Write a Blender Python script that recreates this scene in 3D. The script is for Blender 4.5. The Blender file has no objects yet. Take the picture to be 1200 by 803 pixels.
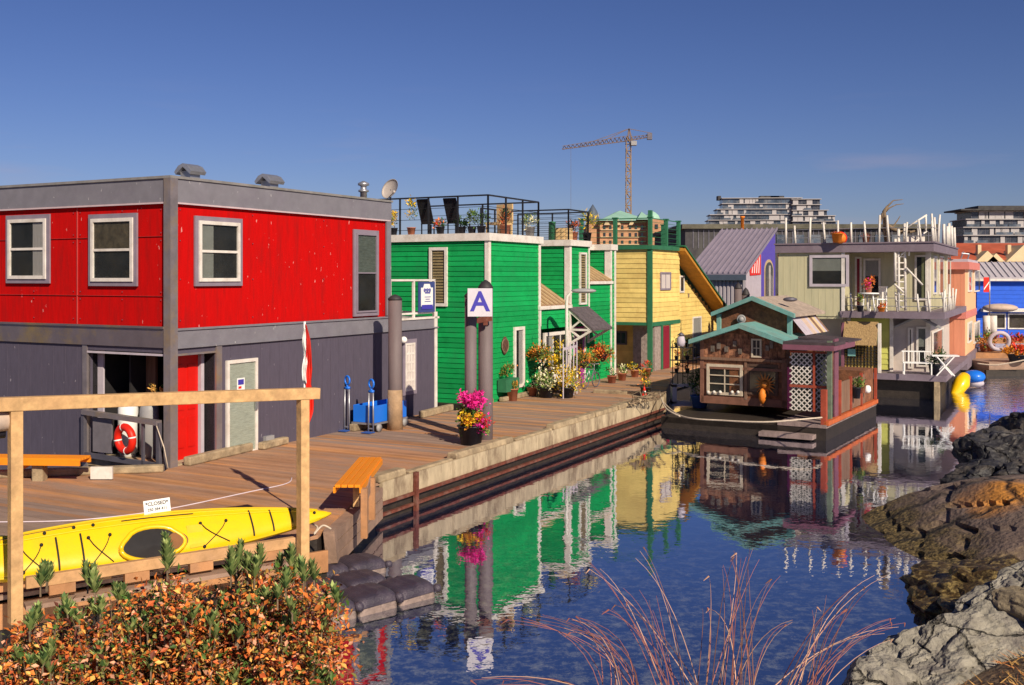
import bpy, bmesh, math, random
from mathutils import Vector, Matrix, noise
R = math.radians
sc = bpy.context.scene
COL = sc.collection
FL, HZ, CAM = 1225.0, 325.0, 4.34          # focal length (px of a 1200 px wide frame), horizon row, eye height above the water
# ------------------------------------------------------------------ camera
cd = bpy.data.cameras.new('camera'); cam = bpy.data.objects.new('camera', cd); COL.objects.link(cam)
cam.location = (0, 0, CAM); cam.rotation_euler = (R(90), 0, 0)
cd.sensor_width = 36; cd.lens = 36*FL/1200; cd.shift_y = -(401.5-HZ)/1200
cd.clip_start = 0.1; cd.clip_end = 3000
sc.camera = cam
# ------------------------------------------------------------------ daylight
SUN_EL, SUN_AZ = R(33), R(151)             # azimuth clockwise from +Y: the sun stands behind and to the right of the camera
w = bpy.data.worlds.new('World'); sc.world = w; w.use_nodes = True
nt = w.node_tree; nt.nodes.clear()
sky = nt.nodes.new('ShaderNodeTexSky'); sky.sky_type = 'NISHITA'; sky.sun_disc = False
sky.sun_elevation = SUN_EL; sky.sun_rotation = SUN_AZ
sky.air_density = 1.0; sky.dust_density = 0.2; sky.ozone_density = 4.0; sky.altitude = 0
tint = nt.nodes.new('ShaderNodeMix'); tint.data_type = 'RGBA'; tint.blend_type = 'MULTIPLY'; tint.inputs[0].default_value = 1
tint.inputs[7].default_value = (0.52, 0.49, 0.68, 1)
gam = nt.nodes.new('ShaderNodeGamma'); gam.inputs[1].default_value = 1.22
# thin high cloud wisps low in the sky
tc = nt.nodes.new('ShaderNodeTexCoord'); mp = nt.nodes.new('ShaderNodeMapping'); mp.inputs['Scale'].default_value = (2.2, 2.2, 17)
cn = nt.nodes.new('ShaderNodeTexNoise'); cn.inputs['Scale'].default_value = 2.6; cn.inputs['Detail'].default_value = 6
cr = nt.nodes.new('ShaderNodeValToRGB'); cr.color_ramp.elements[0].position = .56; cr.color_ramp.elements[1].position = .80
cr.color_ramp.elements[1].color = (.30, .30, .30, 1)
sx = nt.nodes.new('ShaderNodeSeparateXYZ')
mr = nt.nodes.new('ShaderNodeMapRange'); mr.inputs[1].default_value = .19; mr.inputs[2].default_value = .09; mr.inputs[3].default_value = 0; mr.inputs[4].default_value = 1
ml = nt.nodes.new('ShaderNodeMath'); ml.operation = 'MULTIPLY'
cm = nt.nodes.new('ShaderNodeMix'); cm.data_type = 'RGBA'; cm.inputs[7].default_value = (6.5, 5.6, 7.2, 1)
bg = nt.nodes.new('ShaderNodeBackground'); bg.inputs[1].default_value = 0.054
wo = nt.nodes.new('ShaderNodeOutputWorld'); L = nt.links.new
L(sky.outputs[0], gam.inputs[0]); L(gam.outputs[0], tint.inputs[6]); L(tc.outputs['Generated'], mp.inputs[0]); L(mp.outputs[0], cn.inputs[0]); L(cn.outputs[0], cr.inputs[0])
L(tc.outputs['Generated'], sx.inputs[0]); L(sx.outputs[2], mr.inputs[0]); L(cr.outputs[0], ml.inputs[0]); L(mr.outputs[0], ml.inputs[1])
L(ml.outputs[0], cm.inputs[0]); L(tint.outputs[2], cm.inputs[6]); L(cm.outputs[2], bg.inputs[0]); L(bg.outputs[0], wo.inputs[0])
sd = bpy.data.lights.new('sun', 'SUN'); sun = bpy.data.objects.new('sun', sd); COL.objects.link(sun)
sd.energy = 5.0; sd.angle = R(0.5); sd.color = (1, .88, .68)
tosun = Vector((math.sin(SUN_AZ)*math.cos(SUN_EL), math.cos(SUN_AZ)*math.cos(SUN_EL), math.sin(SUN_EL)))
sun.rotation_euler = tosun.to_track_quat('Z', 'Y').to_euler()
vs = sc.view_settings; vs.view_transform = 'Standard'; vs.look = 'None'; vs.exposure = 0.2; vs.gamma = 1
sc.cycles.max_bounces = 6; sc.cycles.transparent_max_bounces = 12

# ------------------------------------------------------------------ materials
MATS = {}
def mat(name, col, rough=.75, var=.18, scale=5, bump=.0, bscale=30, metal=0, spec=.35, dirt_reflect=None, dirt_reflect_amt=.0, dscale=1.2, stretch=(1,1,1), marks=0, markcol=(.8,.78,.75), emit=0, coat=0, world=False, island=0, cracks=0, tide=None, spot=None):
    if name in MATS: return MATS[name]
    m = bpy.data.materials.new(name); m.use_nodes = True; MATS[name] = m
    n = m.node_tree.nodes; l = m.node_tree.links.new; b = n['Principled BSDF']
    b.inputs['Roughness'].default_value = rough; b.inputs['Metallic'].default_value = metal; b.inputs['Specular IOR Level'].default_value = spec
    if coat: b.inputs['Coat Weight'].default_value = coat; b.inputs['Coat Roughness'].default_value = .12
    t = n.new('ShaderNodeTexCoord'); mp = n.new('ShaderNodeMapping'); mp.inputs['Scale'].default_value = stretch; l(t.outputs['Object'], mp.inputs[0])
    if world:
        g_ = n.new('ShaderNodeNewGeometry'); l(g_.outputs['Position'], mp.inputs[0])
    nz = n.new('ShaderNodeTexNoise'); nz.inputs['Scale'].default_value = scale; nz.inputs['Detail'].default_value = 8; nz.inputs['Roughness'].default_value = .65; l(mp.outputs[0], nz.inputs[0])
    mr = n.new('ShaderNodeMapRange'); mr.inputs[1].default_value = .3; mr.inputs[2].default_value = .7; mr.inputs[3].default_value = 1-var; mr.inputs[4].default_value = 1+var; l(nz.outputs[0], mr.inputs[0])
    mx = n.new('ShaderNodeMix'); mx.data_type = 'RGBA'; mx.blend_type = 'MULTIPLY'; mx.inputs[0].default_value = 1; mx.inputs[6].default_value = (*col, 1); l(mr.outputs[0], mx.inputs[7])
    out = mx.outputs[2]
    if island:
        gi = n.new('ShaderNodeNewGeometry'); ri = n.new('ShaderNodeMapRange'); ri.inputs[3].default_value = 1-island; ri.inputs[4].default_value = 1+island; l(gi.outputs['Random Per Island'], ri.inputs[0])
        mi_ = n.new('ShaderNodeMix'); mi_.data_type = 'RGBA'; mi_.blend_type = 'MULTIPLY'; mi_.inputs[0].default_value = 1; l(out, mi_.inputs[6]); l(ri.outputs[0], mi_.inputs[7]); out = mi_.outputs[2]
    if dirt_reflect:
        n2 = n.new('ShaderNodeTexNoise'); n2.inputs['Scale'].default_value = dscale; n2.inputs['Detail'].default_value = 9; n2.inputs['Roughness'].default_value = .7; l(mp.outputs[0], n2.inputs[0])
        r2 = n.new('ShaderNodeMapRange'); r2.inputs[1].default_value = .48; r2.inputs[2].default_value = .68; r2.inputs[3].default_value = 0; r2.inputs[4].default_value = dirt_reflect_amt; l(n2.outputs[0], r2.inputs[0])
        m2 = n.new('ShaderNodeMix'); m2.data_type = 'RGBA'; l(r2.outputs[0], m2.inputs[0]); l(out, m2.inputs[6]); m2.inputs[7].default_value = (*dirt_reflect, 1); out = m2.outputs[2]
    if marks:
        mp3 = n.new('ShaderNodeMapping'); mp3.inputs['Scale'].default_value = (5, 5, 1.6); l(t.outputs['Object'], mp3.inputs[0])
        v = n.new('ShaderNodeTexNoise'); v.inputs['Scale'].default_value = 3.0; v.inputs['Detail'].default_value = 3; l(mp3.outputs[0], v.inputs[0])
        r3 = n.new('ShaderNodeMapRange'); r3.inputs[1].default_value = .715; r3.inputs[2].default_value = .73; r3.inputs[3].default_value = 0; r3.inputs[4].default_value = marks; l(v.outputs[0], r3.inputs[0])
        m3 = n.new('ShaderNodeMix'); m3.data_type = 'RGBA'; l(r3.outputs[0], m3.inputs[0]); l(out, m3.inputs[6]); m3.inputs[7].default_value = (*markcol, 1); out = m3.outputs[2]
    crk=None
    if cracks or tide or spot:
        gg = n.new('ShaderNodeNewGeometry'); wn = n.new('ShaderNodeTexNoise'); wn.inputs['Scale'].default_value = 2.2; wn.inputs['Detail'].default_value = 6; l(gg.outputs['Position'], wn.inputs[0])
        def MA(op,a,c=None):
            q = n.new('ShaderNodeMath'); q.operation = op
            for i_,v_ in enumerate((a,c)):
                if v_ is None: continue
                if isinstance(v_,(int,float)): q.inputs[i_].default_value = v_
                else: l(v_, q.inputs[i_])
            return q.outputs[0]
        def RG(src,a,c,d,e_):
            q = n.new('ShaderNodeMapRange'); q.inputs[1].default_value=a; q.inputs[2].default_value=c; q.inputs[3].default_value=d; q.inputs[4].default_value=e_; l(src,q.inputs[0]); return q.outputs[0]
        def MXC(f,a,c):
            q = n.new('ShaderNodeMix'); q.data_type='RGBA'; l(f,q.inputs[0]); l(a,q.inputs[6])
            if isinstance(c,tuple): q.inputs[7].default_value=(*c,1)
            else: l(c,q.inputs[7])
            return q.outputs[2]
    if spot:
        vd = n.new('ShaderNodeVectorMath'); vd.operation='DISTANCE'; l(gg.outputs['Position'],vd.inputs[0]); vd.inputs[1].default_value=spot[0]
        f_=RG(MA('ADD',vd.outputs['Value'],MA('MULTIPLY',wn.outputs[0],spot[1]*1.2)),spot[1]*1.5,spot[1]*.9,0,.9); out=MXC(f_,out,spot[2])
    if tide:
        sz = n.new('ShaderNodeSeparateXYZ'); l(gg.outputs['Position'],sz.inputs[0]); hz=MA('ADD',sz.outputs[2],MA('MULTIPLY',wn.outputs[0],tide[2]))
        fn = n.new('ShaderNodeTexNoise'); fn.inputs['Scale'].default_value=16; fn.inputs['Detail'].default_value=8; fn.inputs['Roughness'].default_value=.8; l(gg.outputs['Position'],fn.inputs[0])
        wc=n.new('ShaderNodeMix'); wc.data_type='RGBA'; l(RG(fn.outputs[0],.44,.60,0,1),wc.inputs[0]); wc.inputs[6].default_value=(*tide[3],1); wc.inputs[7].default_value=(*tide[4],1)
        out=MXC(RG(hz,tide[1],tide[0],0,1),out,wc.outputs[2])
    if cracks:
        wv = n.new('ShaderNodeVectorMath'); wv.operation='ADD'; l(gg.outputs['Position'],wv.inputs[0]); sc2=n.new('ShaderNodeVectorMath'); sc2.operation='SCALE'; sc2.inputs['Scale'].default_value=.45; l(wn.outputs['Color'],sc2.inputs[0]); l(sc2.outputs[0],wv.inputs[1])
        vo = n.new('ShaderNodeTexVoronoi'); vo.feature='DISTANCE_TO_EDGE'; vo.inputs['Scale'].default_value=cracks; l(wv.outputs[0],vo.inputs[0])
        crk=RG(vo.outputs[0],0,.035,0,1); out=MXC(RG(crk,0,1,.8,0),out,(.02,.016,.014))
    l(out, b.inputs['Base Color'])
    if bump:
        n3 = n.new('ShaderNodeTexNoise'); n3.inputs['Scale'].default_value = bscale; n3.inputs['Detail'].default_value = 6; l(mp.outputs[0], n3.inputs[0])
        bp = n.new('ShaderNodeBump'); bp.inputs['Strength'].default_value = bump; bp.inputs['Distance'].default_value = .05 if world else .02; l(n3.outputs[0], bp.inputs['Height']); l(bp.outputs[0], b.inputs['Normal'])
        if crk is not None:
            b2_=n.new('ShaderNodeBump'); b2_.inputs['Distance'].default_value=.05; b2_.inputs['Strength'].default_value=.9; l(crk,b2_.inputs['Height']); l(b2_.outputs[0],bp.inputs['Normal'])
    return m
def glass(name, col=(.02,.025,.03), alpha=0.0):
    if name in MATS: return MATS[name]
    m = mat(name, col, rough=.06, var=.6, scale=2, spec=.8, dirt_reflect=(.09,.08,.055), dirt_reflect_amt=.7, dscale=2.3)  # brown-green blotches are tree reflections painted into the glass colour
    if alpha:
        n = m.node_tree.nodes; l = m.node_tree.links.new; b = n['Principled BSDF']; o = n['Material Output']
        tr = n.new('ShaderNodeBsdfTransparent'); tr.inputs[0].default_value = (.93, .95, .95, 1); mx = n.new('ShaderNodeMixShader'); mx.inputs[0].default_value = alpha
        l(b.outputs[0], mx.inputs[1]); l(tr.outputs[0], mx.inputs[2]); l(mx.outputs[0], o.inputs[0])
    return m
RED = mat('red_paint', (.50,.002,.002), .85, .10, 4, spec=.12, marks=.75, markcol=(.7,.35,.33), dirt_reflect=(.30,.006,.006), dirt_reflect_amt=.75, dscale=1.3, stretch=(4,4,.6))
GREY = mat('grey_purple_siding', (.085,.072,.105), .7, .12, 4, stretch=(3,3,.6), marks=.6, markcol=(.42,.38,.42), bump=.2, bscale=20)
FASC = mat('grey_fascia', (.19,.18,.21), .6, .12, 3, marks=.4, dirt_reflect=(.15,.13,.17), dirt_reflect_amt=.5)
STEEL = mat('weathered_steel', (.28,.24,.25), .45, .2, 3, metal=.5, dirt_reflect=(.42,.28,.12), dirt_reflect_amt=.75, dscale=1.1, bump=.1)
DSTEEL = mat('dark_steel', (.13,.12,.15), .5, .2, 4, metal=.4)
GALV = mat('galvanised', (.42,.42,.46), .4, .2, 5, metal=.7, bump=.1)
BLACKM = mat('black_metal', (.018,.018,.022), .45, .2, 5)
WHITE = mat('white_trim', (.70,.645,.60), .65, .12, 4, dirt_reflect=(.42,.34,.28), dirt_reflect_amt=.55, dscale=3)
WHITEP = mat('white_plastic', (.82,.80,.79), .45, .05, 4)
GREEN = mat('green_clapboard', (.004,.30,.075), .75, .22, 3, spec=.2, island=.16, dirt_reflect=(.012,.19,.06), dirt_reflect_amt=.8, dscale=1.5, bump=.15, bscale=25)
GREENT = mat('dark_green_trim', (.03,.15,.075), .6, .15, 4)
YEL = mat('yellow_clapboard', (.76,.56,.19), .75, .14, 3, spec=.2, island=.10, dirt_reflect=(.56,.37,.12), dirt_reflect_amt=.7, dscale=1.3)
PALEG = mat('pale_green_siding', (.52,.475,.31), .7, .08, 3, stretch=(4,4,.5), dirt_reflect=(.38,.37,.25), dirt_reflect_amt=.5)
LIME = mat('lime_clapboard', (.56,.56,.14), .65, .08, 3, island=.08)
PURP = mat('purple_grey_trim', (.19,.145,.18), .6, .12, 4, dirt_reflect=(.3,.25,.3), dirt_reflect_amt=.4)
PINK = mat('pink_siding', (.64,.25,.15), .7, .08, 3, stretch=(4,4,.4))
PINKR = mat('pale_pink_siding', (.78,.45,.25), .7, .06, 3, stretch=(4,4,.4))  # lighter, yellower pink for the right-hand wall
PINKT = mat('salmon_trim', (.62,.20,.16), .6, .08, 3)
BLUEH = mat('blue_siding', (.005,.09,.62), .55, .1, 3)
VIOLET = mat('violet_siding', (.10,.07,.40), .6, .1, 3)
LILAC = mat('lilac_panel', (.48,.42,.48), .7, .1, 4, dirt_reflect=(.35,.3,.36), dirt_reflect_amt=.5)
CORR = mat('lilac_metal_roof', (.34,.29,.36), .45, .08, 2, metal=.3, dirt_reflect=(.25,.21,.27), dirt_reflect_amt=.5, dscale=.8)
CORRW = mat('grey_corrugated', (.42,.38,.42), .6, .15, 3, stretch=(3,3,.3))
DECK = mat('deck_planks', (.41,.215,.12), .8, .25, 2.2, stretch=(1.2,.25,1), dirt_reflect=(.29,.215,.18), dirt_reflect_amt=.8, dscale=1.0, bump=.4, bscale=18, island=.16)
DECKR = mat('deck_planks_warm', (.48,.23,.10), .8, .28, 2.2, stretch=(1.2,.25,1), dirt_reflect=(.26,.18,.15), dirt_reflect_amt=.8, dscale=1.0, bump=.4, bscale=18, island=.16)
DECKG = mat('deck_planks_grey', (.28,.19,.15), .85, .25, 2.2, stretch=(1.2,.25,1), dirt_reflect=(.33,.23,.16), dirt_reflect_amt=.7, dscale=1.0, bump=.4, bscale=18, island=.16)
LOG = mat('weathered_timber', (.36,.27,.17), .9, .35, 4, dirt_reflect=(.13,.09,.06), dirt_reflect_amt=.8, dscale=2.2, bump=.7, bscale=14)
CONC = mat('stained_float_face', (.42,.33,.22), .85, .25, 4, stretch=(1,1,.35), dirt_reflect=(.13,.08,.05), dirt_reflect_amt=.95, dscale=3.0, bump=.6, bscale=10)
RUST = mat('rusty_steel', (.13,.035,.022), .75, .4, 8, dirt_reflect=(.22,.15,.12), dirt_reflect_amt=.5, dscale=5, bump=.5)
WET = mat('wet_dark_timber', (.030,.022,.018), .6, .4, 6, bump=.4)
TIMBER = mat('new_timber', (.58,.35,.16), .75, .3, 7, stretch=(1,1,1), dirt_reflect=(.45,.25,.12), dirt_reflect_amt=.6, dscale=2.5, bump=.25, bscale=25)
TIMB2 = mat('brown_timber', (.42,.20,.09), .8, .25, 3, dirt_reflect=(.28,.16,.10), dirt_reflect_amt=.7, dscale=2, bump=.4, bscale=18)
TIMB3 = mat('grey_brown_timber', (.30,.19,.14), .85, .25, 3, dirt_reflect=(.20,.13,.10), dirt_reflect_amt=.7, dscale=2, bump=.4, bscale=18)
ORANGE = mat('orange_stained_wood', (.82,.27,.012), .5, .14, 3, stretch=(1,4,1), dirt_reflect=(.6,.16,.01), dirt_reflect_amt=.6, dscale=3)
PILE = mat('grey_piling_sleeve', (.15,.115,.12), .65, .15, 3, stretch=(1,1,.3), dirt_reflect=(.19,.13,.11), dirt_reflect_amt=.7, dscale=1.5, bump=.1)
PILED = mat('dark_piling_cap', (.035,.03,.035), .6, .2, 4)
BWOOD = mat('raw_wood_post', (.34,.22,.13), .85, .3, 4, dirt_reflect=(.5,.4,.3), dirt_reflect_amt=.5, bump=.5)
YKAY = mat('yellow_plastic', (.84,.53,.004), .34, .10, 3, spec=.4, coat=.35, dirt_reflect=(.62,.38,.02), dirt_reflect_amt=.6, dscale=3, bump=.1, bscale=8)
OKAY_ = mat('orange_plastic', (.72,.18,.01), .35, .08, 3)
BLK = mat('black_webbing', (.012,.012,.013), .7, .3, 20)
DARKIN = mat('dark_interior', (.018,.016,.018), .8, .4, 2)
GLASSD = glass('window_glass_dark')
GLASSW = glass('window_glass_brown', (.05,.042,.04))
GLASST = glass('window_glass_clear', (.03,.035,.035), .86)
GLASSB = glass('window_glass_blue', (.035,.05,.07))
BLIND = mat('tan_blind', (.58,.40,.20), .8, .2, 4)
BLINDG = mat('grey_blind', (.34,.33,.30), .8, .15, 3)
CURT = mat('pale_curtain', (.55,.48,.46), .85, .15, 5, stretch=(6,6,.4))
REDDOOR = mat('red_door_paint', (.60,.008,.004), .45, .08, 3)
MAROON = mat('maroon_paint', (.22,.012,.03), .55, .1, 3)
MAG = mat('magenta_paint', (.34,.03,.28), .6, .1, 3)
TEAL = mat('teal_trim', (.15,.33,.31), .7, .2, 4, dirt_reflect=(.24,.28,.24), dirt_reflect_amt=.7, dscale=3)
SHING = mat('brown_shingles', (.20,.08,.04), .85, .45, 6, dirt_reflect=(.06,.03,.025), dirt_reflect_amt=.7, dscale=4, bump=.6, bscale=20)
SHINGR = mat('grey_tan_shingles', (.40,.31,.25), .85, .3, 7, dirt_reflect=(.25,.2,.17), dirt_reflect_amt=.7, dscale=3, bump=.5, bscale=18)
REDWOOD = mat('red_brown_paint', (.34,.06,.03), .7, .25, 4, dirt_reflect=(.2,.07,.05), dirt_reflect_amt=.6)
MAUVE = mat('mauve_paint', (.20,.075,.11), .6, .15, 4)
PINKP = mat('bright_pink_paint', (.62,.10,.24), .6, .12, 4)
BROWNF = mat('brown_fence', (.19,.10,.065), .8, .3, 4, stretch=(4,4,.4), dirt_reflect=(.28,.2,.15), dirt_reflect_amt=.6)
WICK = mat('bamboo_screen', (.40,.26,.12), .85, .5, 9, stretch=(5,5,1), dirt_reflect=(.12,.07,.04), dirt_reflect_amt=.8, dscale=6, bump=.6)
CANVAS = mat('old_canvas', (.55,.42,.34), .8, .2, 4, dirt_reflect=(.35,.22,.2), dirt_reflect_amt=.6, dscale=2)
BLUEP = mat('blue_cart_paint', (.012,.16,.72), .4, .06, 3, coat=.2)
BLUED = mat('blue_rope', (.03,.09,.35), .8, .2, 20)
LIFER = mat('life_ring_red', (.72,.02,.008), .45, .06, 5)
TERRA = mat('terracotta', (.45,.16,.09), .8, .15, 6)
TERRAO = mat('orange_pot', (.72,.20,.02), .6, .15, 6)
POTD = mat('dark_pot', (.022,.022,.035), .5, .2, 6)
SHROOF = mat('dark_shingle_roof', (.10,.08,.09), .85, .35, 8, bump=.5)
GREYP = mat('grey_box', (.30,.29,.30), .5, .1, 4)
SATM = mat('dish_paint', (.42,.36,.33), .6, .12, 5)
ROPE = mat('pale_rope', (.55,.45,.36), .9, .2, 20)
FLOATP = mat('purple_black_float', (.045,.036,.055), .38, .2, 5, bump=.8, bscale=45, dirt_reflect=(.14,.11,.14), dirt_reflect_amt=.5, dscale=3)
FLOATS = mat('float_salt_side', (.26,.19,.17), .7, .4, 5, dirt_reflect=(.05,.04,.04), dirt_reflect_amt=.9, dscale=4, bump=.5)
BRICK = mat('chateau_brick', (.50,.26,.14), .8, .25, .8, dirt_reflect=(.30,.17,.12), dirt_reflect_amt=.7, dscale=.5)
COPPER = mat('copper_roof', (.30,.52,.42), .6, .12, .5, dirt_reflect=(.4,.55,.4), dirt_reflect_amt=.4, dscale=.3)
SLATE = mat('slate_roof', (.08,.10,.14), .6, .2, .5)
CRANEO = mat('crane_paint', (.16,.11,.10), .6, .2, .5)
CONDO = mat('condo_slab', (.42,.39,.40), .7, .12, .3)
CONDG = mat('condo_glass', (.06,.08,.115), .2, .8, .12, spec=.6, dirt_reflect=(.26,.25,.25), dirt_reflect_amt=.9, dscale=.25)
CONDGD = mat('condo_glass_dark', (.028,.033,.05), .25, .8, .1, spec=.6, dirt_reflect=(.12,.12,.13), dirt_reflect_amt=.9, dscale=.3)
TILES = mat('red_roof_tiles', (.40,.085,.04), .8, .3, .5, dirt_reflect=(.25,.07,.04), dirt_reflect_amt=.5, dscale=.3, bump=.4)
CREAM = mat('cream_wall', (.60,.45,.27), .8, .12, .8)
DARKB = mat('dark_roof_membrane', (.055,.05,.055), .85, .3, .6, dirt_reflect=(.09,.09,.075), dirt_reflect_amt=.6, dscale=.3)
BARK = mat('driftwood', (.20,.14,.09), .9, .4, 8, bump=.6)
ROCKD = mat('dark_wet_rock', (.035,.033,.037), .55, .6, 3, dirt_reflect=(.17,.14,.11), dirt_reflect_amt=.6, dscale=1.6, bump=.9, bscale=9, world=True, cracks=1.3)
ROCKG = mat('grey_rock', (.27,.245,.205), .85, .45, 5, dirt_reflect=(.13,.11,.11), dirt_reflect_amt=.8, dscale=3.2, bump=1.0, bscale=14, world=True, cracks=1.7, tide=(.15,.45,.3,(.03,.022,.012),(.11,.08,.04)))
ROCKB = mat('brown_slab_rock', (.15,.105,.085), .8, .35, 2, dirt_reflect=(.17,.12,.10), dirt_reflect_amt=.6, dscale=1.6, bump=.9, bscale=13, world=True, cracks=.4, spot=((8.0,16.9,.95),.95,(.60,.24,.035)), tide=(.62,.95,.9,(.025,.017,.008),(.27,.19,.075)))
WEED = mat('seaweed', (.05,.030,.010), .5, .8, 12, dirt_reflect=(.46,.33,.12), dirt_reflect_amt=.8, dscale=9, bump=1.0, bscale=30)
def leafm(name, c, r=.6): return mat(name, c, r, .2, 6, spec=.25, island=.4)
LG1 = leafm('leaf_green', (.07,.14,.025)); LG2 = leafm('leaf_pale_green', (.22,.28,.06)); LG3 = leafm('leaf_dark_green', (.02,.055,.018))
LO1 = leafm('leaf_orange', (.70,.20,.04)); LO2 = leafm('leaf_rust', (.48,.10,.03)); LO3 = leafm('leaf_gold', (.66,.36,.09)); LY = leafm('flower_yellow', (.75,.48,.02)); LW = leafm('flower_cream', (.72,.66,.42))
LP = leafm('flower_pink', (.78,.03,.30)); LR = leafm('flower_red', (.62,.04,.02)); LOO = leafm('flower_orange', (.62,.24,.02)); LMG = leafm('leaf_olive', (.17,.16,.04))
LPK = leafm('leaf_salmon', (.70,.33,.20))

# ------------------------------------------------------------------ geometry helpers
def gp(px, py, z=0.0):                       # the point of a horizontal plane seen at this pixel of the photo
    D = FL*(CAM-z)/(py-HZ); return Vector(((px-600)/FL*D, D, z))
def at(px, py, D): return Vector(((px-600)/FL*D, D, CAM-(py-HZ)/FL*D))
def frm(x, y, ang=62.2, z=0): return Matrix.Translation((x, y, z)) @ Matrix.Rotation(R(ang), 4, 'Z')
I4 = Matrix.Identity(4)
def chain(o):
    m = I4.copy()
    while o is not None:
        m = o.matrix_basis @ m; o = o.parent
    return m
class MB:
    def __init__(s, M=None): s.M = M.copy() if M is not None else I4; s.v = []; s.f = []; s.mi = []; s.cur = 0; s.sm = []
    def add(s, vs, fs, smooth=False):
        k = len(s.v); s.v += [s.M @ Vector(p) for p in vs]
        for f in fs: s.f.append([i+k for i in f]); s.mi.append(s.cur); s.sm.append(smooth)
    def hexa(s, p): s.add(p, [(0,3,2,1),(4,5,6,7),(0,1,5,4),(1,2,6,5),(2,3,7,6),(3,0,4,7)])
    def box(s, a, b):
        x0,y0,z0 = [min(a[i],b[i]) for i in range(3)]; x1,y1,z1 = [max(a[i],b[i]) for i in range(3)]
        s.hexa([(x0,y0,z0),(x1,y0,z0),(x1,y1,z0),(x0,y1,z0),(x0,y0,z1),(x1,y0,z1),(x1,y1,z1),(x0,y1,z1)])
    def prism(s, poly, d):                  # poly: 3-D points of a flat outline; d: the vector it is thickened by
        n = len(poly); d = Vector(d); a = [Vector(p) for p in poly]; b = [p+d for p in a]
        s.add(a+b, [tuple(range(n-1,-1,-1)), tuple(range(n,2*n))]+[(i,(i+1)%n,(i+1)%n+n,i+n) for i in range(n)])
    def tube(s, pts, r, n=8, caps=True):
        pts = [Vector(p) for p in pts]; rs = r if isinstance(r,(list,tuple)) else [r]*len(pts); vs=[]; up=None
        for i,p in enumerate(pts):
            t = (pts[min(i+1,len(pts)-1)]-pts[max(i-1,0)]).normalized()
            if up is None: up = t.orthogonal().normalized()
            up = (up-t*up.dot(t)); up = up.normalized() if up.length>1e-6 else t.orthogonal().normalized()
            sd_ = t.cross(up)
            for k in range(n):
                a = 2*math.pi*k/n; vs.append(p+(up*math.cos(a)+sd_*math.sin(a))*rs[i])
        fs = [(i*n+k, i*n+(k+1)%n, (i+1)*n+(k+1)%n, (i+1)*n+k) for i in range(len(pts)-1) for k in range(n)]
        if caps: fs += [tuple(range(n-1,-1,-1)), tuple(range((len(pts)-1)*n, len(pts)*n))]
        s.add(vs, fs, n>=6)
    def bar(s, a, b, w=.04, h=None, up=(0,0,1)):   # rectangular bar from a to b
        a=Vector(a); b=Vector(b); h=h or w; t=(b-a).normalized(); u=Vector(up)
        if abs(t.dot(u))>.95: u=Vector((1,0,0))
        sd_=t.cross(u).normalized(); u=sd_.cross(t).normalized()
        q=[(-w/2,-h/2),(w/2,-h/2),(w/2,h/2),(-w/2,h/2)]
        s.hexa([a+sd_*x+u*y for x,y in q]+[b+sd_*x+u*y for x,y in q])
    def lathe(s, prof, c=(0,0,0), n=16):
        c=Vector(c); vs=[]
        for r,z in prof:
            for k in range(n): a=2*math.pi*k/n; vs.append(c+Vector((r*math.cos(a), r*math.sin(a), z)))
        m=len(prof); fs=[(i*n+k,i*n+(k+1)%n,(i+1)*n+(k+1)%n,(i+1)*n+k) for i in range(m-1) for k in range(n)]
        fs+=[tuple(range(n-1,-1,-1)), tuple(range((m-1)*n,m*n))]; s.add(vs,fs,True)
    def ball(s, c, r, n=12, m=8, sc_=(1,1,1)):
        c=Vector(c); vs=[c+Vector((0,0,-r*sc_[2]))]
        for i in range(1,m):
            t=-math.pi/2+math.pi*i/m
            for k in range(n): a=2*math.pi*k/n; vs.append(c+Vector((r*math.cos(t)*math.cos(a)*sc_[0], r*math.cos(t)*math.sin(a)*sc_[1], r*math.sin(t)*sc_[2])))
        vs.append(c+Vector((0,0,r*sc_[2]))); e=len(vs)-1
        fs=[(0,1+(k+1)%n,1+k) for k in range(n)]+[(1+i*n+k,1+i*n+(k+1)%n,1+(i+1)*n+(k+1)%n,1+(i+1)*n+k) for i in range(m-2) for k in range(n)]+[(e,1+(m-2)*n+k,1+(m-2)*n+(k+1)%n) for k in range(n)]
        s.add(vs,fs,True)
    def torus(s, c, R0, r, ax=(0,1,0), n=28, m=10, rng=None):
        c=Vector(c); ax=Vector(ax).normalized(); u=ax.orthogonal().normalized(); v=ax.cross(u); vs=[]
        for i in range(n):
            a=2*math.pi*i/n; d=u*math.cos(a)+v*math.sin(a)
            for k in range(m): b=2*math.pi*k/m; vs.append(c+d*(R0+r*math.cos(b))+ax*r*math.sin(b))
        s.add(vs,[(i*m+k,((i+1)%n)*m+k,((i+1)%n)*m+(k+1)%m,i*m+(k+1)%m) for i in range(n) for k in range(m)],True)
    def leaf(s, c, d, up, ln, wd):          # a folded leaf of two faces
        c=Vector(c); d=Vector(d).normalized(); sd_=d.cross(Vector(up))
        if sd_.length<1e-3: sd_=d.orthogonal()
        sd_.normalize(); n_=sd_.cross(d)
        s.add([c, c+d*ln*.5+sd_*wd*.5+n_*wd*.18, c+d*ln, c+d*ln*.5-sd_*wd*.5+n_*wd*.18, c+d*ln*.5],[(0,1,2,4),(0,4,2,3)])
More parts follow.
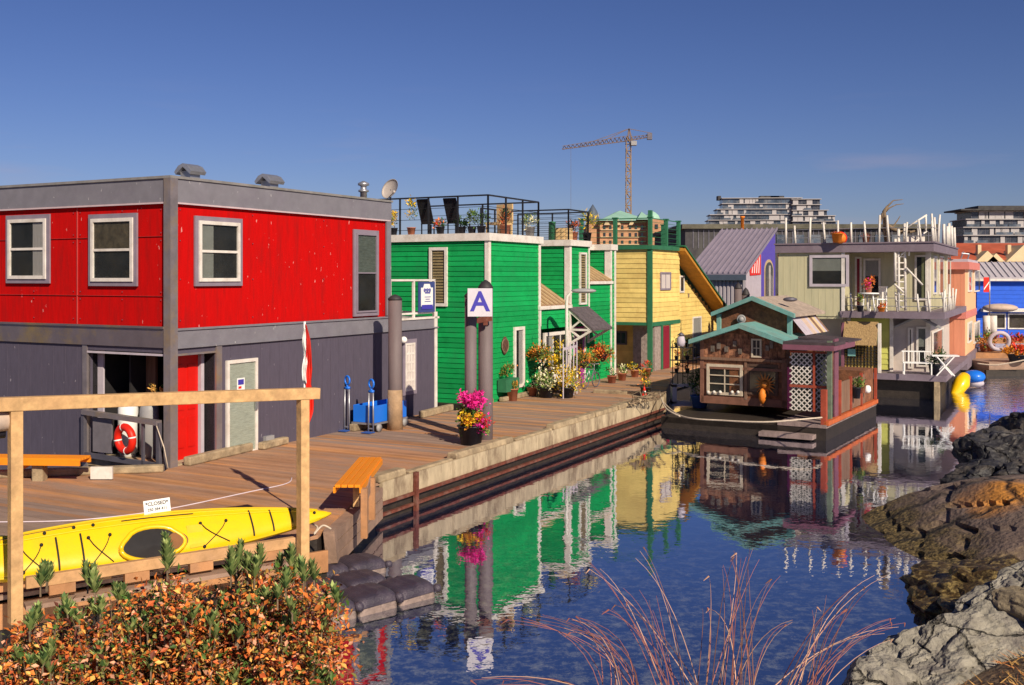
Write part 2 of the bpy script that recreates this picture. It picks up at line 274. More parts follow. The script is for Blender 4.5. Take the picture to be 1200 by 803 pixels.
    def build(s, name, m, parent=None, origin=None, bevel=0):
        me = bpy.data.meshes.new(name); inv = (chain(parent) if parent is not None else Matrix.Translation(Vector(origin or (0,0,0)))).inverted()
        me.from_pydata([inv @ p for p in s.v], [], s.f)
        for x in (m if isinstance(m,(list,tuple)) else [m]): me.materials.append(x)
        if len(me.polygons)==len(s.mi):
            me.polygons.foreach_set('material_index', s.mi); me.polygons.foreach_set('use_smooth', s.sm)
        me.update(); o = bpy.data.objects.new(name, me); COL.objects.link(o)
        if parent is not None: o.parent = parent
        elif origin is not None: o.location = origin
        bm = bmesh.new(); bm.from_mesh(me); bmesh.ops.recalc_face_normals(bm, faces=bm.faces); bm.to_mesh(me); bm.free()
        if bevel:
            b = o.modifiers.new('bevel','BEVEL'); b.width=bevel; b.segments=2; b.limit_method='ANGLE'; b.angle_limit=R(40)
        return o
def split_loose(o):
    me=o.data; n=len(me.vertices); pr=list(range(n))
    def find(a):
        while pr[a]!=a: pr[a]=pr[pr[a]]; a=pr[a]
        return a
    for e_ in me.edges:
        a,c=find(e_.vertices[0]),find(e_.vertices[1])
        if a!=c: pr[a]=c
    isl={}
    for p in me.polygons: isl.setdefault(find(p.vertices[0]),[]).append(p)
    if len(isl)<2: return o
    for ps in list(isl.values()):
        ids=sorted({v for p in ps for v in p.vertices}); mp_={v:i for i,v in enumerate(ids)}; m2=bpy.data.meshes.new(me.name)
        m2.from_pydata([me.vertices[v].co for v in ids],[],[[mp_[v] for v in p.vertices] for p in ps])
        for x in me.materials: m2.materials.append(x)
        o2=bpy.data.objects.new(o.name.split('.')[0],m2); COL.objects.link(o2); o2.parent=o.parent; o2.matrix_basis=o.matrix_basis.copy()
    bpy.data.objects.remove(o)
def tag(o, label=None, cat=None, group=None, kind=None):
    if label: o['label']=label
    if cat: o['category']=cat
    if group: o['group']=group
    if kind: o['kind']=kind
    return o
def thing(name, label, cat, loc=(0,0,0), rz=0, group=None):
    o = bpy.data.objects.new(name, None); COL.objects.link(o); o.location=loc; o.rotation_euler=(0,0,rz); o.empty_display_size=.2
    return tag(o, label, cat, group)
def house(name, label, cat, M, group=None):
    return thing(name, label, cat, M.translation, M.to_euler().z, group)
def copy_tree(o, parent=None):
    c=o.copy(); COL.objects.link(c); c.parent=parent
    for ch in list(o.children): copy_tree(ch, c)
    return c
def text(name, s, size, M, m, parent, depth=.004):
    cu=bpy.data.curves.new(name,'FONT'); cu.body=s; cu.size=size; cu.align_x='CENTER'; cu.align_y='CENTER'; cu.extrude=depth; cu.offset=size*.02
    t=bpy.data.objects.new(name,cu); COL.objects.link(t); dg=bpy.context.evaluated_depsgraph_get(); me=bpy.data.meshes.new_from_object(t.evaluated_get(dg))
    bpy.data.objects.remove(t); o=bpy.data.objects.new(name,me); me.materials.clear(); me.materials.append(m); COL.objects.link(o); o.parent=parent
    o.matrix_basis = chain(parent).inverted() @ M
    return o
class Face:
    """One upright face of a box-like building in its local frame: kind R = plane y=off looking to -y (t runs along x); L = plane x=off looking to -x (t runs along y)."""
    def __init__(s, M, kind, off): s.M=M; s.k=kind; s.o=off
    def p(s,t,z,d=0): return (t,s.o-d,z) if s.k=='R' else (s.o-d,t,z)
    def t(s,px):
        r=(px-600)/FL; a=s.M@Vector(s.p(0,0)); b=s.M@Vector(s.p(1,0)); u=b-a
        return -(a.x-r*a.y)/(u.x-r*u.y)
    def z(s,t,py): return CAM-(py-HZ)/FL*(s.M@Vector(s.p(t,0))).y
    def zz(s,px,py): return s.z(s.t(px),py)
    def box(s,mb,t0,t1,z0,z1,d0,d1): mb.box(s.p(t0,z0,d0), s.p(t1,z1,d1))
    def siding(s,mb,t0,t1,z0,z1,board=.15,tk=.022):
        z=z0
        while z<z1-.02:
            e=min(z+board,z1)
            q=[s.p(t0,z,-.02),s.p(t1,z,-.02),s.p(t1,z,tk),s.p(t0,z,tk),s.p(t0,e,-.02),s.p(t1,e,-.02),s.p(t1,e,.003),s.p(t0,e,.003)]
            mb.hexa(q); z+=board
    def ribs(s,mb,t0,t1,z0,z1,step=.3,w=.03,d=.015):
        s.box(mb,t0,t1,z0,z1,-.02,.004); t=t0+step/2
        while t<t1: s.box(mb,t-w/2,t+w/2,z0,z1,.004,.004+d); t+=step
    def window(s,par,t0,t1,z0,z1,fm=None,pm=None,cols=1,rows=1,fw=.07,dep=.05,bar=.03,outer=None,ow=.07,sash=False,blind=None,name='window',pname='pane',label=None):
        if t0>t1: t0,t1=t1,t0
        if z0>z1: z0,z1=z1,z0
        fm=fm or WHITE; pm=pm or GLASSD
        f=MB(s.M)
        for a in ((t0,t0+fw,z0,z1),(t1-fw,t1,z0,z1),(t0+fw,t1-fw,z0,z0+fw),(t0+fw,t1-fw,z1-fw,z1)): s.box(f,*a,0,dep)
        for i in range(1,cols): x=t0+fw+(t1-t0-2*fw)*i/cols; s.box(f,x-bar/2,x+bar/2,z0+fw,z1-fw,.005,dep*.8)
        for i in range(1,rows): y=z0+fw+(z1-z0-2*fw)*i/rows; s.box(f,t0+fw,t1-fw,y-bar/2,y+bar/2,.004,dep*.82)
        if sash: y=(z0+z1)/2; s.box(f,t0+fw,t1-fw,y-.025,y+.025,.004,dep*.85)
        fo=f.build(name,fm,par)
        if label: fo['label']=label
        g=MB(s.M); s.box(g,t0+fw,t1-fw,z0+fw,z1-fw,-.01,.030 if blind is None else .034)
        if blind is None: g.build(pname,pm,fo)
        else:
            g=MB(s.M); s.box(g,t0+fw,t1-fw,z0+fw,z1-fw,.034,.037); g.build(pname,GLASST,fo)
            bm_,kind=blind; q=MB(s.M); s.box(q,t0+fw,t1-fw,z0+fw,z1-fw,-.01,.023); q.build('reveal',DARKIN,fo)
            q=MB(s.M)
            if kind=='slats':
                z=z0+fw+.03
                while z<z1-fw-.03: s.box(q,t0+fw+.02,t1-fw-.02,z,z+.055,.024,.031); z+=.085
            elif kind=='left': s.box(q,t0+fw,t0+fw+(t1-t0)*.3,z0+fw,z1-fw,.024,.031)
            elif kind=='right': s.box(q,t1-fw-(t1-t0)*.35,t1-fw,z0+fw,z1-fw,.024,.031)
            elif kind=='full': s.box(q,t0+fw,t1-fw,z0+fw,z1-fw,.024,.031)
            elif kind=='top': s.box(q,t0+fw,t1-fw,(z0+z1)/2,z1-fw,.024,.031)
            q.build('blind',bm_,fo)
        if outer:
            q=MB(s.M)
            for a in ((t0-ow,t0,z0-ow,z1+ow),(t1,t1+ow,z0-ow,z1+ow),(t0,t1,z0-ow,z0),(t0,t1,z1,z1+ow)): s.box(q,*a,0,dep*.6)
            q.build('surround',outer,fo)
        return fo
    def pwin(s,par,px0,px1,py0,py1,**k):
        pm=(px0+px1)/2; t=s.t(pm); return s.window(par,s.t(px0),s.t(px1),s.z(t,py1),s.z(t,py0),**k)
def ev(s): random.seed(s)
def foliage(mb, c, rad, n, ln=.07, wd=.04, mats=(0,), shell=.35, up=.4, sq=1):
    """leaf-sized faces spread through an uneven crown, denser in sub-clumps"""
    c=Vector(c); cl=[]
    for _ in range(max(5,n//45)):
        d=Vector((random.gauss(0,1),random.gauss(0,1),random.gauss(0,1))).normalized()*random.uniform(.3,1)
        cl.append((Vector((d.x*rad[0],d.y*rad[1],d.z*rad[2])),random.choice(mats)))
    for _ in range(n):
        q,mm=random.choice(cl); k=min(rad)*.38
        p=c+q*random.uniform(.75,1.02)+Vector((random.gauss(0,k),random.gauss(0,k),random.gauss(0,k)))*.8
        d=(p-c).normalized()*.6+Vector((random.uniform(-1,1),random.uniform(-1,1),random.uniform(-.6,1)+up)); mb.cur=mm if random.random()<.7 else random.choice(mats)
        s_=random.uniform(.6,1.3); mb.leaf(p,d,(random.uniform(-1,1),random.uniform(-1,1),1),ln*s_,wd*s_)
    mb.cur=0
DK = .69                                     # height of the dock's deck above the water
U = Vector((.466,.885,0)); V = Vector((-.885,.466,0)) # along the dock / towards the houses
CX, CY = -6.55, 20.05                        # corner of the red house
MD = frm(CX, CY)                             # dock frame: x along the dock, y towards the houses
# ------------------------------------------------------------------ ground sheet, water
SH = [(-400,4),(-30,6),(-6,7.2),(0,7.8),(2,9),(3.2,10.8),(4.9,12.3),(8.5,13.0),(11.5,16),(12.5,20),(14,24),(17,30),(24,34),(60,38),(400,60)]
def shore_d(x,y):                            # positive on the bank side
    best=1e9; sg=1
    for (ax,ay),(bx,by) in zip(SH,SH[1:]):
        dx,dy=bx-ax,by-ay; t=max(0,min(1,((x-ax)*dx+(y-ay)*dy)/(dx*dx+dy*dy))); qx,qy=ax+dx*t,ay+dy*t
        d=math.hypot(x-qx,y-qy)
        if d<best: best=d; sg=1 if (dx*(y-ay)-dy*(x-ax))<0 else -1
    return best*sg
def ground_z(x,y):
    d=shore_d(x,y); n_=noise.noise((x*.35,y*.35,0))*.22+noise.noise((x*1.3,y*1.3,3))*.07
    if d>0: z=.9*min(1,d/1.8)+1.75*max(0,min(1,(d-1.8)/5.0))+n_*min(1,d)
    else: z=max(-1.6,d*.45)+n_*.4
    yy=y-112-.25*x
    if yy>0: z=min(2.2,-1.6+yy*.25)
    return z
def axis(a):
    out=[-1500,-900,-500,-300,-200,-150,-120,-90,-70,-55,-45,-35,-28,-22,-18]+a+[22,26,30,36,42,50,60,75,90,105,112,118,124,130,150,200,300,500,900,1500,2200]
    return sorted(set(out))
xs=axis([-14+.5*i for i in range(64)]); ys=axis([-6+.5*i for i in range(56)])
b=MB(); vs=[(x,y,ground_z(x,y)) for y in ys for x in xs]; nx=len(xs)
b.add(vs,[(j*nx+i,j*nx+i+1,(j+1)*nx+i+1,(j+1)*nx+i) for j in range(len(ys)-1) for i in range(nx-1)],True)
GRD=mat('bank_ground',(.16,.115,.075),.95,.4,3,dirt_reflect=(.36,.17,.05),dirt_reflect_amt=.6,dscale=1.1,bump=1.0,bscale=12,world=True)
b.build('ground',GRD)['kind']='structure'
wm=bpy.data.materials.new('harbour_water'); wm.use_nodes=True; n=wm.node_tree.nodes; l=wm.node_tree.links.new; n.clear()
o=n.new('ShaderNodeOutputMaterial'); gl=n.new('ShaderNodeBsdfGlossy'); gl.inputs['Roughness'].default_value=.015; gl.inputs[0].default_value=(.86,.88,.95,1)
df=n.new('ShaderNodeBsdfDiffuse'); mx=n.new('ShaderNodeMixShader'); fr=n.new('ShaderNodeFresnel'); fr.inputs[0].default_value=1.33
mrr=n.new('ShaderNodeMapRange'); mrr.inputs[1].default_value=.02; mrr.inputs[2].default_value=.4; mrr.inputs[3].default_value=.42; mrr.inputs[4].default_value=.92
ge=n.new('ShaderNodeNewGeometry')
n1=n.new('ShaderNodeTexNoise'); n1.inputs['Scale'].default_value=2.6; n1.inputs['Detail'].default_value=3
n2=n.new('ShaderNodeTexNoise'); n2.inputs['Scale'].default_value=9; n2.inputs['Detail'].default_value=2
n4=n.new('ShaderNodeTexNoise'); n4.inputs['Scale'].default_value=.55; n4.inputs['Detail'].default_value=2
b1=n.new('ShaderNodeBump'); b1.inputs['Strength'].default_value=1; b1.inputs['Distance'].default_value=.0025
b2=n.new('ShaderNodeBump'); b2.inputs['Strength'].default_value=1; b2.inputs['Distance'].default_value=.0005
# open water past the houses is ruffled by the breeze
sp=n.new('ShaderNodeSeparateXYZ'); l(ge.outputs['Position'],sp.inputs[0])
dot=n.new('ShaderNodeVectorMath'); dot.operation='DOT_PRODUCT'; dot.inputs[1].default_value=(.75,.66,0); l(ge.outputs['Position'],dot.inputs[0])
rr=n.new('ShaderNodeMapRange'); rr.inputs[1].default_value=33; rr.inputs[2].default_value=41; rr.inputs[3].default_value=.0025; rr.inputs[4].default_value=.05; l(dot.outputs['Value'],rr.inputs[0]); l(rr.outputs[0],b1.inputs['Distance'])
for q in (n1,n2,n4): l(ge.outputs['Position'],q.inputs[0])
l(n1.outputs[0],b1.inputs['Height']); l(n2.outputs[0],b2.inputs['Height']); l(b1.outputs[0],b2.inputs['Normal'])
l(b2.outputs[0],gl.inputs['Normal']); l(b2.outputs[0],fr.inputs['Normal']); l(fr.outputs[0],mrr.inputs[0]); l(mrr.outputs[0],mx.inputs[0])
# stones and weed of the shallow bed seen through the water near the bank
n5=n.new('ShaderNodeTexNoise'); n5.inputs['Scale'].default_value=5; n5.inputs['Detail'].default_value=9; n5.inputs['Roughness'].default_value=.8; l(ge.outputs['Position'],n5.inputs[0])
r5=n.new('ShaderNodeValToRGB'); r5.color_ramp.elements[0].position=.48; r5.color_ramp.elements[0].color=(.010,.016,.05,1); r5.color_ramp.elements[1].position=.66; r5.color_ramp.elements[1].color=(.30,.31,.24,1); l(n5.outputs[0],r5.inputs[0])
r6=n.new('ShaderNodeMapRange'); r6.inputs[1].default_value=19; r6.inputs[2].default_value=12; l(sp.outputs[1],r6.inputs[0])
m6=n.new('ShaderNodeMix'); m6.data_type='RGBA'; m6.inputs[6].default_value=(.006,.014,.055,1); l(r6.outputs[0],m6.inputs[0]); l(r5.outputs[0],m6.inputs[7]); l(m6.outputs[2],df.inputs[0])
l(df.outputs[0],mx.inputs[1]); l(gl.outputs[0],mx.inputs[2]); l(mx.outputs[0],o.inputs[0])
b=MB(); b.add([(-1500,-40,0),(1500,-40,0),(1500,600,0),(-1500,600,0)],[(0,1,2,3)]); b.build('water',wm)['kind']='structure'

# ------------------------------------------------------------------ dock
def d2(p):                                   # world -> dock frame
    q=MD.inverted()@Vector((p[0],p[1],0)); return (q.x,q.y)
dock=house('dock','weathered brown plank dock running past the coloured float homes','dock',MD)
poly=[d2(gp(440,567,DK)),(15.7,-4.31),(23.6,-2.0),(60,-2.0),(60,3.2),(23.2,3.2),(23.2,-.0),(9.9,-.42),(9.9,1.5),(9.0,1.5),(9.0,.02),(3.05,.02),(3.05,1.4),(.12,1.4),(.12,.12),d2(gp(192,553,DK)),d2(gp(0,560,DK)),d2((-18,18.4)),d2((-14,6.6)),d2((-7.2,11.35)),d2((-2.75,14.75)),d2(gp(388,612,DK))]
# planks: strips of the outline, clipped line by line
def strip(poly,x):
    ys_=[]
    for i in range(len(poly)):
        (ax,ay),(bx,by)=poly[i],poly[(i+1)%len(poly)]
        if (ax-x)*(bx-x)<0: ys_.append(ay+(by-ay)*(x-ax)/(bx-ax))
    ys_.sort(); return list(zip(ys_[::2],ys_[1::2]))
ev(4); b=MB(MD); x=min(p[0] for p in poly)
def clamp_y(p): return p
while x<58:
    wdt=.142; a=strip(poly,x+.004); c=strip(poly,x+wdt-.004)
    if len(a)==len(c):
        for (y0,y1),(y2,y3) in zip(a,c):
            b.cur=random.choice([0,0,1,2,2]) if x>3.5 else random.choice([0,1,0,0]) if x>-3.2 else random.choice([2,2,2,2,0]); dz=random.uniform(-.004,.004)
            b.hexa([(x+.004,y0,DK-.05),(x+wdt-.004,y2,DK-.05),(x+wdt-.004,y3,DK-.05),(x+.004,y1,DK-.05),(x+.004,y0,DK+dz),(x+wdt-.004,y2,DK+dz),(x+wdt-.004,y3,DK+dz),(x+.004,y1,DK+dz)])
    x+=wdt
b.build('deck_boards',[DECK,DECKR,DECKG],dock)
# body under the deck
b=MB(MD); n_=len(poly)
ins=[(p[0],p[1]) for p in poly]
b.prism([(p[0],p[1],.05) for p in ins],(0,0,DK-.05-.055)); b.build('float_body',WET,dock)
# water-side edge: stained float face, rust rail, kerb timbers
E0=Vector((*poly[0],0)); E1=Vector((15.7,-4.31,0)); e=(E1-E0); EL=e.length; e.normalize(); eo=Vector((e.y,-e.x,0))
def epos(t,z,o_): p=E0+e*t+eo*o_; return (p.x,p.y,z)
ev(9); b=MB(MD); t=.12
while t<EL-.05:
    ln=min(random.uniform(1.3,3.8),EL-t); b.hexa([epos(t,.36,.0),epos(t+ln-.03,.36,.0),epos(t+ln-.03,.36,.07),epos(t,.36,.07),epos(t,.70,0),epos(t+ln-.03,.70,0),epos(t+ln-.03,.70,.07),epos(t,.70,.07)]); t+=ln
b.build('edge_boards',CONC,dock)
b=MB(MD)
for z0,z1,o_ in ((.30,.36,.11),(.10,.15,.10)): b.hexa([epos(0,z0,0),epos(EL,z0,0),epos(EL,z0,o_),epos(0,z0,o_),epos(0,z1,0),epos(EL,z1,0),epos(EL,z1,o_),epos(0,z1,o_)])
b.build('steel_waler',RUST,dock)
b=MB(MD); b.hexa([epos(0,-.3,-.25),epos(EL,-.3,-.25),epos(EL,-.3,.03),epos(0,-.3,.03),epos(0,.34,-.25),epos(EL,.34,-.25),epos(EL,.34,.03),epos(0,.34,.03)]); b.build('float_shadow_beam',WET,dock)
for t in (1.1,):
    b=MB(MD); b.hexa([epos(t,.0,.08),epos(t+.09,.0,.08),epos(t+.09,.0,.15),epos(t,.0,.15),epos(t,.72,.08),epos(t+.09,.72,.08),epos(t+.09,.72,.15),epos(t,.72,.15)]); b.build('steel_bracket',RUST,dock)
t=.05
for ln,h,dd in ((1.0,.13,.22),(1.7,.05,.14),(2.6,.13,.2),(2.0,.06,.14),(2.6,.13,.2),(1.6,.12,.2),(2.9,.14,.22)):
    if t+ln>EL: ln=EL-t
    if ln<=.2: break
    b=MB(MD); b.hexa([epos(t,DK+.003,-dd),epos(t+ln-.12,DK+.003,-dd),epos(t+ln-.12,DK+.003,.05),epos(t,DK+.003,.05),epos(t,DK+h,-dd+.02),epos(t+ln-.12,DK+h,-dd+.02),epos(t+ln-.12,DK+h,.03),epos(t,DK+h,.03)]); b.build('kerb_timber',LOG,dock,bevel=.02); t+=ln
# house-side kerb logs
for (x0,y0,x1,y1,r) in ((.25,-.16,2.2,-.02,.09),(2.4,-.14,3.3,-.06,.08),(5.4,-.28,7.35,-.16,.09),(8.2,-.42,9.9,-.30,.09),(9.9,-.75,11.6,-.62,.09),(12.2,-.62,14.9,-.55,.07)):
    b=MB(MD); b.bar((x0,y0,DK+r),(x1,y1,DK+r),.17,2*r-.006); b.build('kerb_log',LOG,dock,bevel=.03)
P0=gp(0,560,DK); P1=gp(192,553,DK); b=MB(); b.bar(P0+(P0-P1)*2+Vector((0,0,.07)),P1+Vector((0,0,.07)),.20,.134); b.build('kerb_log',LOG,dock,bevel=.03)
b=MB(MD); b.box((15.72,-4.36,.2),(15.95,-2.0,DK+.10)); b.build('end_beam',LOG,dock,bevel=.02)

# ramp float: plank side running from the bench to the front posts
rampA=gp(445,566,DK); rampB=gp(383,612,DK)
ramp=thing('side_float','low grey timber side float with bench posts beside the dark gap of water','float',rampA)
b=MB(); q0=gp(447,574,.62); q1=gp(389,628,.62)
for k,(z0,z1) in enumerate(((.50,.66),(.31,.48),(.12,.29))):
    b.bar(q0+Vector((0,0,(z0+z1)/2-.62)),q1+Vector((0,0,(z0+z1)/2-.62)),.05,z1-z0)
b.build('side_plank',TIMB3,ramp)
b=MB(); b.bar(q1+Vector((.02,-.02,-.36)),q1+Vector((-.02,-.08,.11)),.16,.16); b.build('end_post',TIMB3,ramp)
b=MB(); qd=Vector((-.30,.1,0)); b.prism([q0+Vector((-.03,0,-.3)),q1+Vector((-.03,0,-.3)),q1+qd+Vector((0,0,-.3)),q0+qd+Vector((0,0,-.3))],(0,0,.34)); b.build('deck_strip',TIMB3,ramp)

# near float that carries the kayak
K0=Vector((-14,6.5,0)); K1=Vector((-2.62,14.55,0)); kd=(K1-K0).normalized(); kn=Vector((kd.y,-kd.x,0))
nf=thing('kayak_float','long brown timber float edge under the yellow kayak and new wood posts','float',K1)
b=MB(); b.bar(K0+kn*.12+Vector((0,0,.42)),K1+kn*.12+Vector((0,0,.42)),.06,.30); b.build('fascia_board',TIMB2,nf,bevel=.008)
b=MB(); b.bar(K0+kn*.10+Vector((0,0,.67)),K1+kn*.10-kd*.7+Vector((0,0,.67)),.32,.05); b.build('edge_plank',TIMB3,nf)
b=MB(); b.bar(K0+kn*.22+Vector((0,0,.79)),K1+kn*.22-kd*.9+Vector((0,0,.79)),.10,.11); b.build('rack_beam',TIMB2,nf,bevel=.008)
b=MB(); q0_=at(30,683,11.75); q1_=at(345,635,13.45); b.bar(q0_,q1_,.09,.13); b.build('front_beam',mat('tan_beam',(.50,.28,.13),.8,.3,6,dirt_reflect=(.34,.2,.12),dirt_reflect_amt=.7,dscale=3,bump=.4,bscale=20),nf,bevel=.008)
for s_ in (.12,.38,.62,.9):
    b=MB(); q_=q0_.lerp(q1_,s_); dd_k=(q1_-q0_).normalized(); b.bar(q_-dd_k*.14-Vector((0,0,.12)),q_+dd_k*.14-Vector((0,0,.12)),.10,.11); b.build('beam_block',TIMB2,nf)
b=MB(); b.bar(q0_-Vector((.0,.02,.26)),q1_-Vector((0,.02,.24)),.2,.05); b.build('ledger_plank',TIMB3,nf)
for t in (1.6,3.0,4.4,6.0,7.6):
    b=MB(); c=K1-kd*t; b.bar(c+kn*.28+Vector((0,0,.72)),c-kn*.5+Vector((0,0,.72)),.16,.045); b.build('rack_block',TIMBER,nf)
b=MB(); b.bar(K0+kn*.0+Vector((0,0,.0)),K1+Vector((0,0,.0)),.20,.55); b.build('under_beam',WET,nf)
for t in (.5,4.1):
    pass
# frame of new timber: two tall posts and a top rail
fr_=thing('timber_rail','new pale timber post-and-rail frame standing over the yellow kayak','rail',(-5.7,12,.5))
pl=Vector(((18-600)/FL*11.25,11.25,0)); pr=Vector(((355-600)/FL*13.65,13.65,0)); dd=(pr-pl).normalized()
for p in (pl,pr):
    b=MB(); b.bar(p+Vector((0,0,.62 if p is pl else .55)),p+Vector((0,0,2.94 if p is pl else 2.80)),.125,.125,up=dd); b.build('post',TIMBER,fr_,bevel=.006)
b=MB(); b.bar(pl-dd*3.0+Vector((0,0,3.11)),pr+dd*.22+Vector((0,0,2.81)),.15,.145); b.build('rail',TIMBER,fr_,bevel=.008)
rw=thing('rolled_tarp','pale rolled tarp with dark end tied under the timber rail','tarp',pl-dd*.25+Vector((0,0,2.7)))
b=MB(); c=pl-dd*.12+Vector((-.02,.12,2.80)); b.tube([c-dd*.9,c-dd*.5,c,c+dd*.06],[.12,.13,.12,.07],14); b.build('roll',CANVAS,rw)
b=MB(); b.tube([c+dd*.03+Vector((-.06,0,-.14)),c-dd*.9+Vector((-.06,0,-.14))],.06,10); b.build('pole_end',POTD,rw)

# benches
def bench(name,label,a,c,z,mat_leg,legs_dark=False,wd=.40):
    a=Vector(a);c=Vector(c);d=(c-a).normalized();nn=Vector((-d.y,d.x,0)); t=thing(name,label,'bench',((a+c)/2).xy.to_3d()+Vector((0,0,DK)),0,'orange slat benches on the dock')
    for k in range(4):
        o_=(k-1.5)*wd/4; b=MB(); b.bar(a+nn*o_+Vector((0,0,z)),c+nn*o_+Vector((0,0,z)),wd/4-.012,.045); b.build('seat_slat',ORANGE,t,bevel=.005)
    b=MB(); b.bar(a+nn*wd*.5+Vector((0,0,z-.06)),c+nn*wd*.5+Vector((0,0,z-.06)),.035,.09); b.bar(a-nn*wd*.5+Vector((0,0,z-.06)),c-nn*wd*.5+Vector((0,0,z-.06)),.035,.09); b.build('apron',ORANGE,t)
    return t,d,nn,a,c
zb=1.16
A=gp(434,537,zb); B=gp(407,570,zb)
t,d,nn,a,c=bench('bench','orange slatted bench at the dock edge beside the water gap',B,A,0,TIMBER)
for k,(pp,o_) in enumerate(((a+d*.06,-.22),(a+d*.9,-.22))):
    b=MB(); q=pp-nn*(.25 if True else 0); b.bar((q.x,q.y,.36 if k==0 else .45),(q.x,q.y,1.12),.12,.10); b.build('leg',TIMB2,t,bevel=.006)
b=MB(); q=a+d*.75-nn*.02; b.bar((q.x,q.y,DK),(q.x,q.y,1.11),.09,.09); b.build('brace',TIMBER,t)
b=MB(); b.bar((a-nn*.22+d*.1)+Vector((0,0,-.35)),(a-nn*.22+d*.95)+Vector((0,0,-.12)),.03,.22); b.build('side_board',TIMB3,t)
A=gp(100,537,1.1); B=gp(-110,534,1.1)
t,d,nn,a,c=bench('bench','orange slatted bench in front of the grey wall of the red house',A,B,0,ORANGE)
for s_ in (.75,1.05):
    q=a+d*s_; b=MB(); b.bar((q.x-.1,q.y,.95),(q.x+.1,q.y,1.08),.1,.12); b.build('bracket',OKAY_,t)
q=a+d*.85; b=MB(); b.bar((q.x,q.y,DK-.02),(q.x,q.y,1.03),.22,.20); b.build('leg',LOG,t,bevel=.02)
q=a+d*3.2; b=MB(); b.bar((q.x,q.y,DK-.02),(q.x,q.y,1.06),.22,.20); b.build('leg',LOG,t,bevel=.02)

# pilings
def piling(px,py,top_py,wpx,D,label,cone=.15,group='pilings rising through the dock',z0=-.5,m=None,capm=None):
    c=Vector(((px-600)/FL*D,D,0)); r=wpx/FL*D/2; zt=CAM-(top_py-HZ)/FL*D
    t=thing('piling',label,'piling',(c.x,c.y,0),0,group); b=MB(); b.lathe([(r,z0),(r,zt-cone)],c,20); b.build('pipe',m or PILE,t)
    b=MB(); b.lathe([(r*1.05,zt-cone-.04),(r*1.05,zt-cone),(r*.6,zt-cone*.35),(.01,zt)],c,20); b.build('cap',capm or PILED,t); return t,c,r,zt
p1=piling(463,500,345,16,25.1,'grey piling with raw wood foot beside the blue dock cart',.10)
b=MB(); b.lathe([(.19,DK-.02),(.185,DK+.5),(.175,DK+.95)],p1[1]+Vector((0,-.03,0)),14); b.build('wood_foot',BWOOD,p1[0])
b=MB(MD); b.box((5.1,-1.05,DK+.003),(6.0,-.55,DK+.09)); b.box((5.95,-1.5,DK+.002),(6.6,-.7,DK+.06))
piling(551.5,490,341,14,23.0,'grey piling half hidden behind the post of the letter sign',.10)
p3=piling(569,490,328,17,23.6,'grey piling that carries the white sign with the letter A',.16)
# sign A
def plate(name,label,cat,px0,px1,py0,py1,D,m,yaw=0,tilt=0,th=.02):
    c=at((px0+px1)/2,(py0+py1)/2,D); wd=(px1-px0)/FL*D; ht=(py1-py0)/FL*D
    M=Matrix.Translation(c)@Matrix.Rotation(R(yaw),4,'Z')@Matrix.Rotation(R(tilt),4,'Y'); t=thing(name,label,cat,c)
    b=MB(M); b.box((-wd/2,-th/2,-ht/2),(wd/2,th/2,ht/2)); b.build('panel',m,t); return t,M@Matrix.Rotation(R(90),4,'X')@Matrix.Translation((0,0,th/2+.002)),wd,ht
BLT=mat('sign_blue',(.05,.04,.36),.6,.05); INK=mat('sign_ink',(.05,.05,.06),.7,.05)
t,M,wd,ht=plate('letter_sign','white square sign with a blue letter A on the tall piling','sign',548,577,338,371,22.6,mat('sign_white',(.58,.54,.60),.5,.06),yaw=4)
text('letter','A',.60,M,BLT,t)
b=MB(); c=at(569,376,23.3); b.bar(c+Vector((-.2,0,.0)),c+Vector((.14,0,.06)),.07,.12); b.bar(c+Vector((0,0,-.1)),c+Vector((0,0,.1)),.06,.1); b.build('rusty_bracket',RUST,t)
# harness ring on pilings
# flower tub
def pot(mb,c,r,h,k=.75): mb.lathe([(r*k,0),(r,h),(r*1.08,h),(r*1.08,h+.02),(r*.9,h+.02),(r*.85,h-.02)],c,16)
def potted(name,label,cat,c,r,h,pm,fol,group=None,ln=.07,wd=.04,pname='pot'):
    t=thing(name,label,cat,c,0,group); b=MB(); pot(b,c,r,h); b.build(pname,pm,t)
    mats_=[LG1,LG2,LG3,LO1,LO2,LO3,LY,LW,LP,LR,LOO,LMG]
    for (nm,off,rad,n,ms) in fol:
        b=MB(); foliage(b,Vector(c)+Vector(off),rad,n,ln,wd,ms); b.build(nm,mats_,t)
    return t
ev(21); c=gp(552,521,DK)
potted('flower_tub','dark tub of bright pink and yellow flowers at the dock edge','planter',c,.29,.40,POTD,
 [('leaves',(0,0,.62),(.36,.36,.26),500,(0,0,1,2)),('pink_flowers',(.03,0,.97),(.42,.40,.15),700,(8,)),('yellow_flowers',(-.05,-.1,.62),(.42,.34,.16),380,(6,6,10)),('red_flowers',(.25,-.05,.48),(.26,.3,.2),140,(9,8)),('trailing_stems',(.1,-.1,.30),(.33,.25,.12),160,(0,1,8))],ln=.075,wd=.06)
b=MB(); q=gp(569,515,DK); b.box((q.x-.07,q.y-.07,DK),(q.x+.07,q.y+.07,DK+.33)); b.build('marker_post',WHITEP,None,origin=(q.x,q.y,DK)); tag(bpy.data.objects['marker_post'],'short white block beside the tub of pink flowers','block')
# ------------------------------------------------------------------ red house
RH=house('red_house','two storey float home with bright red upper storey over dark grey ground floor','house',MD,'float homes along the dock')
FR=Face(MD,'R',0); FLt=Face(MD,'L',0); Lr=7.35; Wr=12.0; ZT=6.29; ZF=5.79; ZM=3.35; ZB=2.98
